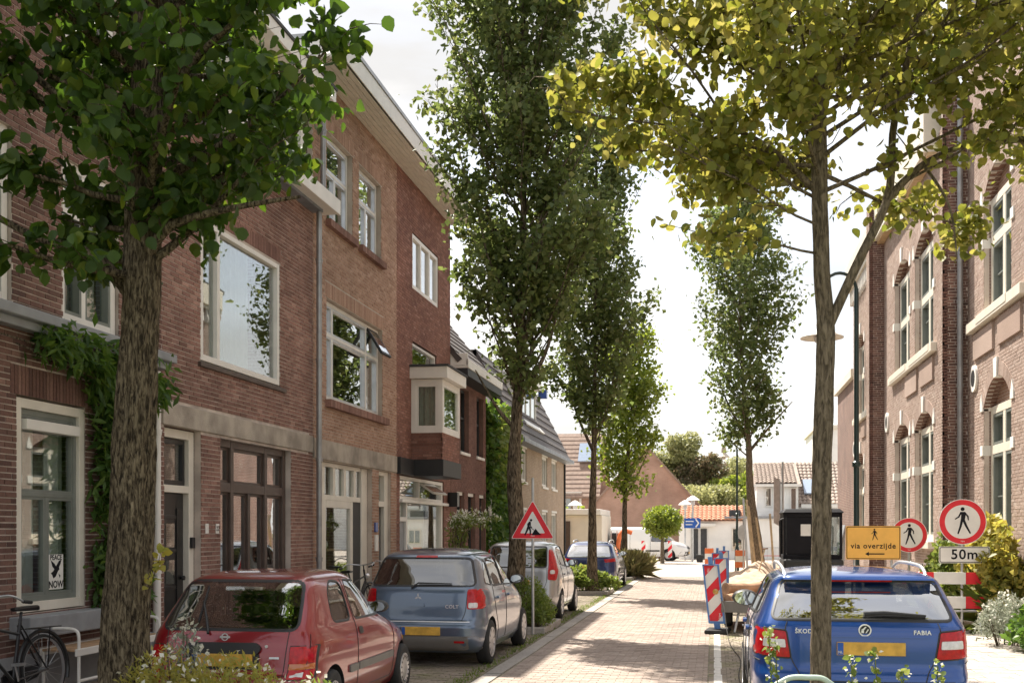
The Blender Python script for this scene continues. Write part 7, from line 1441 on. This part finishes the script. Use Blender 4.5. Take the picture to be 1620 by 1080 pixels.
b = MB(); b.box(X0+.075, ex+.32, Y0+.02, Y0+.03, Z0+.12, Z1-.11); b.build('rear_panel', 'sign_black', t); b = MB(); b.box(ex+.34, X1-.075, Y0+.02, Y0+.03, Z0+.12, Z1-.11); b.build('rear_window', 'car_glass', t); b = MB(); b.box(X0+.075, X1-.075, Y1-.03, Y1-.02, Z0+.12, Z1-.11); b.build('windscreen', 'car_glass', t)
b = MB(); b.box(ex-.3, ex-.05, Y0+.005, Y0+.015, 1.65, 1.95); b.build('label_plate', 'sign_white', t); b = MB(); b.tube(smoothpath([(X0-.08, Y0, 1.1), (X0-.09, Y0, 1.9), (X0-.08, Y0, 2.05), (X0+.02, Y0, 2.1)], 12), .02, 8); b.build('hand_rail', 'black_paint', t)
b = MB(); b.hexa([(ex+.6, ey+.7, .9), (ex+.8, ey+.7, .9), (ex+.8, ey+.7, 1.15), (ex+.6, ey+.7, 1.15), (ex+.95, ey+1.8, 1.75), (ex+1.1, ey+1.8, 1.75), (ex+1.1, ey+1.8, 1.95), (ex+.95, ey+1.8, 1.95)]); b.hexa([(ex+.95, ey+1.8, 1.75), (ex+1.1, ey+1.8, 1.75), (ex+1.1, ey+1.8, 1.95), (ex+.95, ey+1.8, 1.95), (ex+1.05, ey+2.6, .8), (ex+1.15, ey+2.6, .8), (ex+1.15, ey+2.7, .9), (ex+1.05, ey+2.7, .9)]); b.build('boom', 'grey_paint', t, bevel=.02)
b = MB(); b.box(ex-.75, ex+.75, ey+1.6, ey+1.68, .05, .42); b.build('dozer_blade', 'car_trim', t, bevel=.02)
# building fence behind the heap
for k in range(3):
    fx0 = 1.9+k*1.35; t = thing('site_fence', ['leftmost wire fence panel behind the sand heap', 'middle wire fence panel behind the sand heap', 'wire fence panel partly behind the excavator'][k], 'fence', (fx0, 45.5, 0), group='wire fence panels')
    for xx in (fx0, fx0+1.3): b = MB(); b.tube([(xx, 45.5, 0), (xx, 45.5, 1.15)], .022, 8); b.build('upright', 'alu', t)
    for zz in (.2, .5, .8, 1.12): b = MB(); b.tube([(fx0, 45.5, zz), (fx0+1.3, 45.5, zz)], .02 if zz in (.2, 1.12) else .012, 6); b.build('rail', 'alu' if zz != .8 else 'sign_red', t)
    for j in range(1, 9): b = MB(); b.tube([(fx0+j*.145, 45.5, .2), (fx0+j*.145, 45.5, 1.12)], .006, 4); b.build('wire', 'alu', t)
# post with round head, planters, loader arm at the end of the street
p = gnd(1003, 908); t = thing('charging_post', 'black post with rounded head at the far left kerb', 'post', (p[0], p[1], 0)); b = MB(); b.lathe([(.07, 0), (.07, .55), (.05, .6), (.12, .68), (.17, .85), (.15, .98), (.06, 1.05), (0, 1.06)], (p[0], p[1], 0), seg=18); b.build('post', 'soft_black', t, smooth=True); b = MB(); b.lathe([(.072, .3), (.072, .45)], (p[0], p[1], 0), seg=18); b.build('band', 'sign_white', t)
for (u, w_, lb) in ((1032, .5, 'left rusty steel planter between the striped beacons'), (1046, .35, 'right rusty steel planter between the striped beacons'), (1107, .42, 'dark block planter left of the beacon row')):
    p = atd(u, 838, 67 if u < 1100 else 64); b = MB(); s = w_/2; b.hexa([(p.x-s*.8, p.y-s, 0), (p.x+s*.8, p.y-s, 0), (p.x+s*.8, p.y+s, 0), (p.x-s*.8, p.y+s, 0), (p.x-s, p.y-s, .42), (p.x+s, p.y-s, .42), (p.x+s, p.y+s, .42), (p.x-s, p.y+s, .42)]); tag(b.build('planter', 'rust' if u < 1100 else 'soft_black', bevel=.02), lb, 'planter', 'planters at the square')
p = atd(982, 838, 60); t = thing('loader', 'orange crane arm of a small loader beside the white van', 'loader', (p.x, p.y, 0)); b = MB(); b.box(p.x-.55, p.x+.25, p.y+.1, p.y+1.5, .3, 1.65); b.build('body', 'car_trim', t, bevel=.06)
for dx in (-.5, -.2, .1): b = MB(); b.tube([(p.x+dx, p.y+.05, .2), (p.x+dx, p.y+.05, 1.75)], .03, 6); b.build('cage_bar', 'steel', t)
for dx in (-.45, .2):
    b = MB(); b.lathe([(.15,-.1),(.3,-.1),(.3,.1),(.15,.1)], (p.x+dx, p.y+.3, .3), axis='x', seg=16); b.build('wheel', 'rubber', t)
b = MB(); b.tube(smoothpath([(p.x-.15, p.y-.1, .75), (p.x-.05, p.y-.1, 1.45), (p.x+.2, p.y-.1, 1.75), (p.x+.6, p.y-.1, 1.65)], 14), [.12]*14, 10); b.build('arm', 'orange_paint', t, smooth=True)
# ------------------------------------------------------------------ bicycle, bench, poster
def bicycle(label, x, y, z, rz, lean=0, group='parked bicycles', col='black_paint'):
    t = thing('bicycle', label, 'bicycle', (x, y, z), rz, group, local=True); t.rotation_euler = (0, lean, rz); R = .345
    for yy in (0, 1.12):
        e = bpy.data.objects.new('wheel', None); C.objects.link(e); e.parent = t; e.location = (0, yy, R)
        b = MB(); b.lathe([(R-.018+.018*math.cos(a), .018*math.sin(a)) for a in np.linspace(0, 2*math.pi, 9)[:-1]], axis='x', seg=40, closed=True); b.build('tyre', 'rubber', e, smooth='all'); b = MB(); b.lathe([(R-.04, -.012), (R-.03, -.014), (R-.03, .014), (R-.04, .012)], axis='x', seg=40, closed=True); b.build('rim', 'rim', e)
        b = MB()
        for k in range(20): a = 2*math.pi*k/20; b.tube([(.02*(1 if k%2 else -1), .02*math.cos(a+.5), .02*math.sin(a+.5)), (0, (R-.035)*math.cos(a), (R-.035)*math.sin(a))], .0018, 3, caps=False)
        b.build('spokes', 'steel', e, kind='stuff'); b = MB(); b.lathe([(.022, -.045), (.022, .045)], axis='x', seg=12); b.build('hub', 'steel', e)
        b = MB(); an = np.linspace(R_(-5 if yy == 0 else 35), R_(200 if yy == 0 else 165), 16); b.tube([(0, yy+(R+.035)*math.cos(a+ (0 if yy else .0)), R+(R+.035)*math.sin(a)) for a in an], .022, 6); b.build('mudguard', col, t, smooth=True)
    f = MB(); 
    for pts, r in (([(0,.46,.28),(0,.30,.86)], .017), ([(0,.46,.28),(0,.98,.80)], .018), ([(0,.34,.72),(0,.96,.86)], .016), ([(0,.97,.72),(0,.93,.98)], .02), ([(.05,0,R),(.04,.44,.29)], .011), ([(-.05,0,R),(-.04,.44,.29)], .011), ([(.04,0,R),(.02,.32,.80)], .009), ([(-.04,0,R),(-.02,.32,.80)], .009), ([(.04,1.12,R),(.03,.99,.72)], .012), ([(-.04,1.12,R),(-.03,.99,.72)], .012), ([(0,.30,.86),(0,.28,.93)], .014), ([(0,.93,.98),(0,.92,1.06)], .012)): f.tube(pts, r, 8)
    f.build('frame', col, t, smooth=True)
    s = MB(); s.hexa([(-.10,.12,.93), (.10,.12,.93), (.03,.40,.94), (-.03,.40,.94), (-.105,.13,.985), (.105,.13,.985), (.035,.41,.975), (-.035,.41,.975)]); s.build('saddle', 'black_paint', t, bevel=.025)
    h = MB(); h.tube(smoothpath([(-.30,.62,1.03),(-.27,.80,1.10),(-.08,.93,1.07),(.08,.93,1.07),(.27,.80,1.10),(.30,.62,1.03)], 26), .011, 8); h.build('handlebar', 'steel', t, smooth=True)
    for sx in (-.30, .30): g_ = MB(); g_.tube([(sx,.52,1.02),(sx,.64,1.035)], .017, 8); g_.build('grip', 'rubber', t)
    c = MB(); 
    for sx in (-.06, -.02, .02, .06): c.tube([(sx,-.22,.75),(sx,.26,.76)], .006, 5)
    c.tube([(-.07,-.22,.75),(.07,-.22,.75)], .007, 5); c.tube([(-.07,.1,.75),(.07,.1,.75)], .006, 5); c.tube([(-.065,-.05,.75),(-.05,.0,.36)], .006, 5); c.tube([(.065,-.05,.75),(.05,.0,.36)], .006, 5); c.build('luggage_rack', col, t)
    k = MB(); k.lathe([(.09,-.006),(.09,.006)], (.05,.46,.28), axis='x', seg=20); k.tube([(.06,.46,.28),(.08,.40,.12)], .009, 6); k.tube([(-.06,.46,.28),(-.08,.52,.44)], .009, 6); k.box(.07,.17,.36,.44,.105,.13); k.box(-.17,-.07,.48,.56,.43,.455); k.build('crank', 'steel', t)
    cg = MB(); cg.prism([(.0,.30),(.05,.27),(.46,.19),(.55,.24),(.56,.33),(.48,.38),(.06,.40),(.0,.38)], lambda p, d: (d, p[0], p[1]), .042, .058); cg.build('chain_case', col, t, bevel=.008)
    l_ = MB(); l_.lathe([(.02,.0),(.045,.05),(.045,.07),(0,.075)], (0,1.0,.86), axis='y', seg=14); l_.build('lamp', 'chrome', t); return t
p = atd(48, 1043, 11.3); bicycle('black city bicycle leaning by the bench under the peace poster', -6.52, p.y, .082, R_(176), R_(4), 'parked bicycles')
bicycle('black bicycle parked before the cream shopfront', -6.55, 19.7, .082, R_(-8), R_(-5)); bicycle('bicycle with tall handlebar beside the black shop door', -6.45, 22.3, .082, R_(14), R_(-5)); 
bicycle('bicycle leaning against the school wall behind the round signs', 4.15, 23.0, .062, R_(8), R_(5))
t = thing('bench', 'white metal bench with wooden seat under the peace poster', 'bench', (-6.65, 11.5, .08)); by0, by1 = 10.75, 12.65
for k in range(4): b = MB(); b.box(-6.86+k*.10, -6.77+k*.10, by0, by1, .545, .57); b.build('slat', 'wood_seat', t, bevel=.006)
fr = MB(); fr.box(-6.475, -6.45, by0-.02, by1+.02, .50, .575); fr.box(-6.89, -6.865, by0-.02, by1+.02, .50, .575); fr.build('seat_frame', 'white_paint', t, bevel=.005); fr = MB(); fr.tube([(-6.47, by0+.05, .24), (-6.47, by1-.05, .24)], .016, 8); fr.build('lower_rail', 'white_paint', t)
for yy in (by0+.05, by1-.12):
    for xx in (-6.47, -6.87): b = MB(); b.tube([(xx, yy, .085), (xx, yy, .55)], .017, 8); b.build('leg', 'white_paint', t, smooth=True)
    b = MB(); b.tube(smoothpath([(-6.47, yy, .55), (-6.47, yy, .70), (-6.50, yy, .76), (-6.60, yy, .78), (-6.86, yy, .78)], 14), .017, 8); b.build('arm_rest', 'white_paint', t, smooth=True)
py0, py1, pz0, pz1 = 11.235, 11.515, 1.155, 1.535; mat('paper', (.72,.71,.66), .8, var=.04)
t = thing('poster', 'white PEACE NOW poster with a black dove in the window', 'poster', (-7.087, 11.37, 1.155)); xp = -7.087; b = MB(); b.box(xp-.002, xp, py0, py1, pz0, pz1); sh_ = b.build('sheet', 'paper', t); ym = (py0+py1)/2
text('heading', 'PEACE', .078, 'sign_black', (xp+.0012, ym, pz1-.035), sh_, ax=(0,1,0), ext=.0004, bold=.002); text('heading', 'NOW', .105, 'sign_black', (xp+.0012, ym, pz0+.05), sh_, ax=(0,1,0), ext=.0004, bold=.003)
dv = [(-.10,.10),(-.03,.06),(.0,.03),(.06,.09),(.105,.10),(.085,.055),(.06,.02),(.065,-.01),(.04,-.02),(.02,-.05),(-.01,-.085),(-.05,-.10),(-.075,-.06),(-.10,-.045),(-.05,-.02),(-.03,.0),(-.07,.03)]
b = MB(); b.prism(dv, lambda p, d: (xp+d, ym+p[0], (pz0+pz1)/2+.03+p[1]), .0006, .0016); b.build('dove', 'sign_black', sh_); b = MB(); b.prism([(.05,-.05),(.085,-.075),(.07,-.10),(.06,-.075)], lambda p, d: (xp+d, ym+p[0], (pz0+pz1)/2+.03+p[1]), .0006, .0016); b.build('twig', 'sign_black', sh_)
# ------------------------------------------------------------------ planting
leafmat('leaf_fern', [(.09,.14,.03), (.13,.18,.04), (.17,.22,.06)], trans=.4)
shrub('shrub', 'feathery shrub on the island below the roadworks sign', 'leaf_fern', (-3.3, 20.2), (.42, .55), .80, 2600, .075, 61, LEAF_LONG)
shrub('shrub', 'low bright green shrub at the island corner', 'leaf_bush', (-3.05, 19.85), (.25, .32), .42, 900, .10, 62, LEAF_LONG)
shrub('shrub', 'leafy clump left of the tree on the island', 'leaf_bush', (-4.1, 20.3), (.5, .6), .5, 1400, .10, 63)
shrub('hedge', 'clipped leafy hedge round the tree before the dark blue car', 'leaf_bush', (-3.7, 31.9), (.95, .6), .62, 4200, .10, 64, cat='hedge')
shrub('grass_tuft', 'dry grasses at the far left kerb', 'grass_dry', (-3.2, 42.6), (.6, 1.3), .12, 3600, .75, 65, LEAF_BLADE, droop=-1.6, cat='grass')
for i, (xx, yy, r_, h_, lb, mm, s_) in enumerate(((-4.15, 8.15, .5, .72, 'yellow-green shrub before the red car, at the foot of the big tree', 'leaf_yellow', 2600), (-3.55, 8.05, .55, .70, 'yellow flowering shrub at the bottom of the picture', 'leaf_yellow', 3000), (-3.05, 8.35, .35, .52, 'low pale shrub under the red car bumper', 'leaf_bush', 1200), (-4.30, 8.75, .22, .92, 'silvery lavender-like shrub between trunk and red car', 'leaf_silver', 700))): shrub('shrub', lb, mm, (xx, yy), (r_, r_*.8), h_, s_, .055, 70+i, LEAF_LONG, fl=('flower_white', 60, .045), droop=-.5)
# white-flowering arching plant before the red brick house
rg = np.random.default_rng(81); t = thing('flowering_shrub', 'arching shrub with pale flower spikes before the white shopfront', 'shrub', (-5.75, 24.2, .08)); st = MB(); Lp = []; Fp = []
for k in range(9):
    a = rg.uniform(-1.3, 1.6); ln_ = rg.uniform(.9, 1.6); q = smoothpath([(-5.75, 24.2, .05), (-5.75+.25*math.cos(a), 24.2+.2*math.sin(a), 1.1), (-5.75+.6*ln_*math.cos(a)*.7, 24.2+.4*math.sin(a), 1.7+.25*ln_), (-5.75+1.0*ln_*math.cos(a)*.75, 24.2+.7*math.sin(a), 1.75+.18*ln_)], 24); st.tube(q, list(np.linspace(.014, .004, 24)), 5, caps=False)
    for i in range(5, 24):
        for _ in range(4): Lp.append(q[i]+rg.normal(size=3)*.05)
        if i > 12:
            for _ in range(3): Fp.append(q[i]+rg.normal(size=3)*.05+np.array([0, 0, .05]))
st.build('stems', 'bark_mid', t, kind='stuff'); link('foliage', leaf_mesh('foliage', Lp, .14, LEAF_LONG, rg, .1), 'leaf_bush', t)['kind'] = 'stuff'; link('flowers', leaf_mesh('flowers', Fp, .10, LEAF_LONG, rg, -.5), 'flower_white', t)['kind'] = 'stuff'
# right side: shrubs before the school, foreground stems
shrub('shrub', 'tall yellow-green shrub behind the striped barrier', 'leaf_yellow', (4.75, 21.0), (.42, 1.3), 1.85, 5200, .12, 91, z0=.05, stemn=24)
shrub('shrub', 'light green bush left of the barrier post', 'leaf_bush', (4.3, 22.6), (.4, .8), 1.5, 2600, .11, 92, z0=.05)
shrub('ornamental_grass', 'clump of long arching grass right of the barrier', 'leaf_bush', (5.0, 20.75), (.14, .4), .25, 1500, .95, 93, LEAF_BLADE, z0=.05, droop=-1.3, cat='grass')
shrub('shrub', 'silvery low bush on the pavement at the right edge', 'leaf_silver', (4.35, 18.2), (.42, .5), .72, 2600, .07, 94, LEAF_LONG, z0=.05, droop=-.6, fl=('flower_white', 120, .05))
shrub('shrub', 'dark green growth at the foot of the school wall', 'leaf_vine', (4.6, 17.0), (.45, .9), .7, 2000, .10, 95, z0=.05)
for i, (u, vt, lb) in enumerate(((1216, 1000, 'tall flowering stem left of the slim trunk'), (1226, 1012, 'second flowering stem left of the slim trunk'), (1384, 1030, 'flowering stem right of the slim trunk'), (1346, 1044, 'short flowering stem right beside the trunk'), (1428, 1062, 'small flowering stem before the blue car'), (1482, 1052, 'rightmost flowering stem before the blue car bumper'))):
    p = atd(u, vt, 7.0); rg = np.random.default_rng(100+i); t = thing('flower_stem', lb, 'plant', (p.x, p.y, .09), group='flowering stems in the foreground'); st = MB(); q = smoothpath([(p.x+.05, p.y, .06), (p.x+.03, p.y, p.z*.5), (p.x, p.y, p.z)], 16); st.tube(q, list(np.linspace(.009, .003, 16)), 6); st.build('stem', 'leaf_bush', t, smooth='all'); P = []
    for k in range(16):
        for _ in range(3 if k < 12 else 5): P.append(q[k]+rg.normal(size=3)*.018)
    link('leaves', leaf_mesh('leaves', P, .036, LEAF_NEAR, rg, -.1), 'leaf_bush', t)['kind'] = 'stuff'; P = [q[k]+rg.normal(size=3)*.02 for k in range(8, 16) for _ in range(4)]; link('flowers', leaf_mesh('flowers', P, .026, LEAF_MID, rg, -.3), 'flower_white', t)['kind'] = 'stuff'
shrub('ground_cover', 'low leafy ground cover in the right foreground bed', 'leaf_bush', (1.2, 7.8), (.95, .9), .35, 2200, .09, 110, z0=.08)
shrub('ground_cover', 'low leafy ground cover in the left foreground bed', 'leaf_bush', (-3.8, 7.5), (1.0, .7), .4, 2200, .09, 111, z0=.08)
hp = atd(1262, 1068, 7.2); b = MB(); b.tube(smoothpath([(hp.x-.20, hp.y, .09), (hp.x-.19, hp.y, .70), (hp.x-.08, hp.y, .85), (hp.x+.06, hp.y, .87), (hp.x+.18, hp.y, .85), (hp.x+.26, hp.y, .70), (hp.x+.27, hp.y, .09)], 36), .018, 10); tag(b.build('tree_guard', 'tube_green', smooth='all'), 'pale green bent tube guarding the slim tree', 'tree guard')
# moss and weeds along the kerb joints
rg = np.random.default_rng(120); P = []
for k in range(2600):
    y_ = rg.uniform(11, 42); P.append((KL-.14-abs(rg.normal())*.10, y_, .0))
for k in range(900): P.append((-4.88+abs(rg.normal())*.05, rg.uniform(9, 36), .0))
tag(link('weeds', leaf_mesh('weeds', P, .045, LEAF_LONG, rg, -.9), 'leaf_fern'), 'moss and small weeds along the parking kerb', 'weeds', kind='stuff')
print('OBJECTS', len(bpy.data.objects))
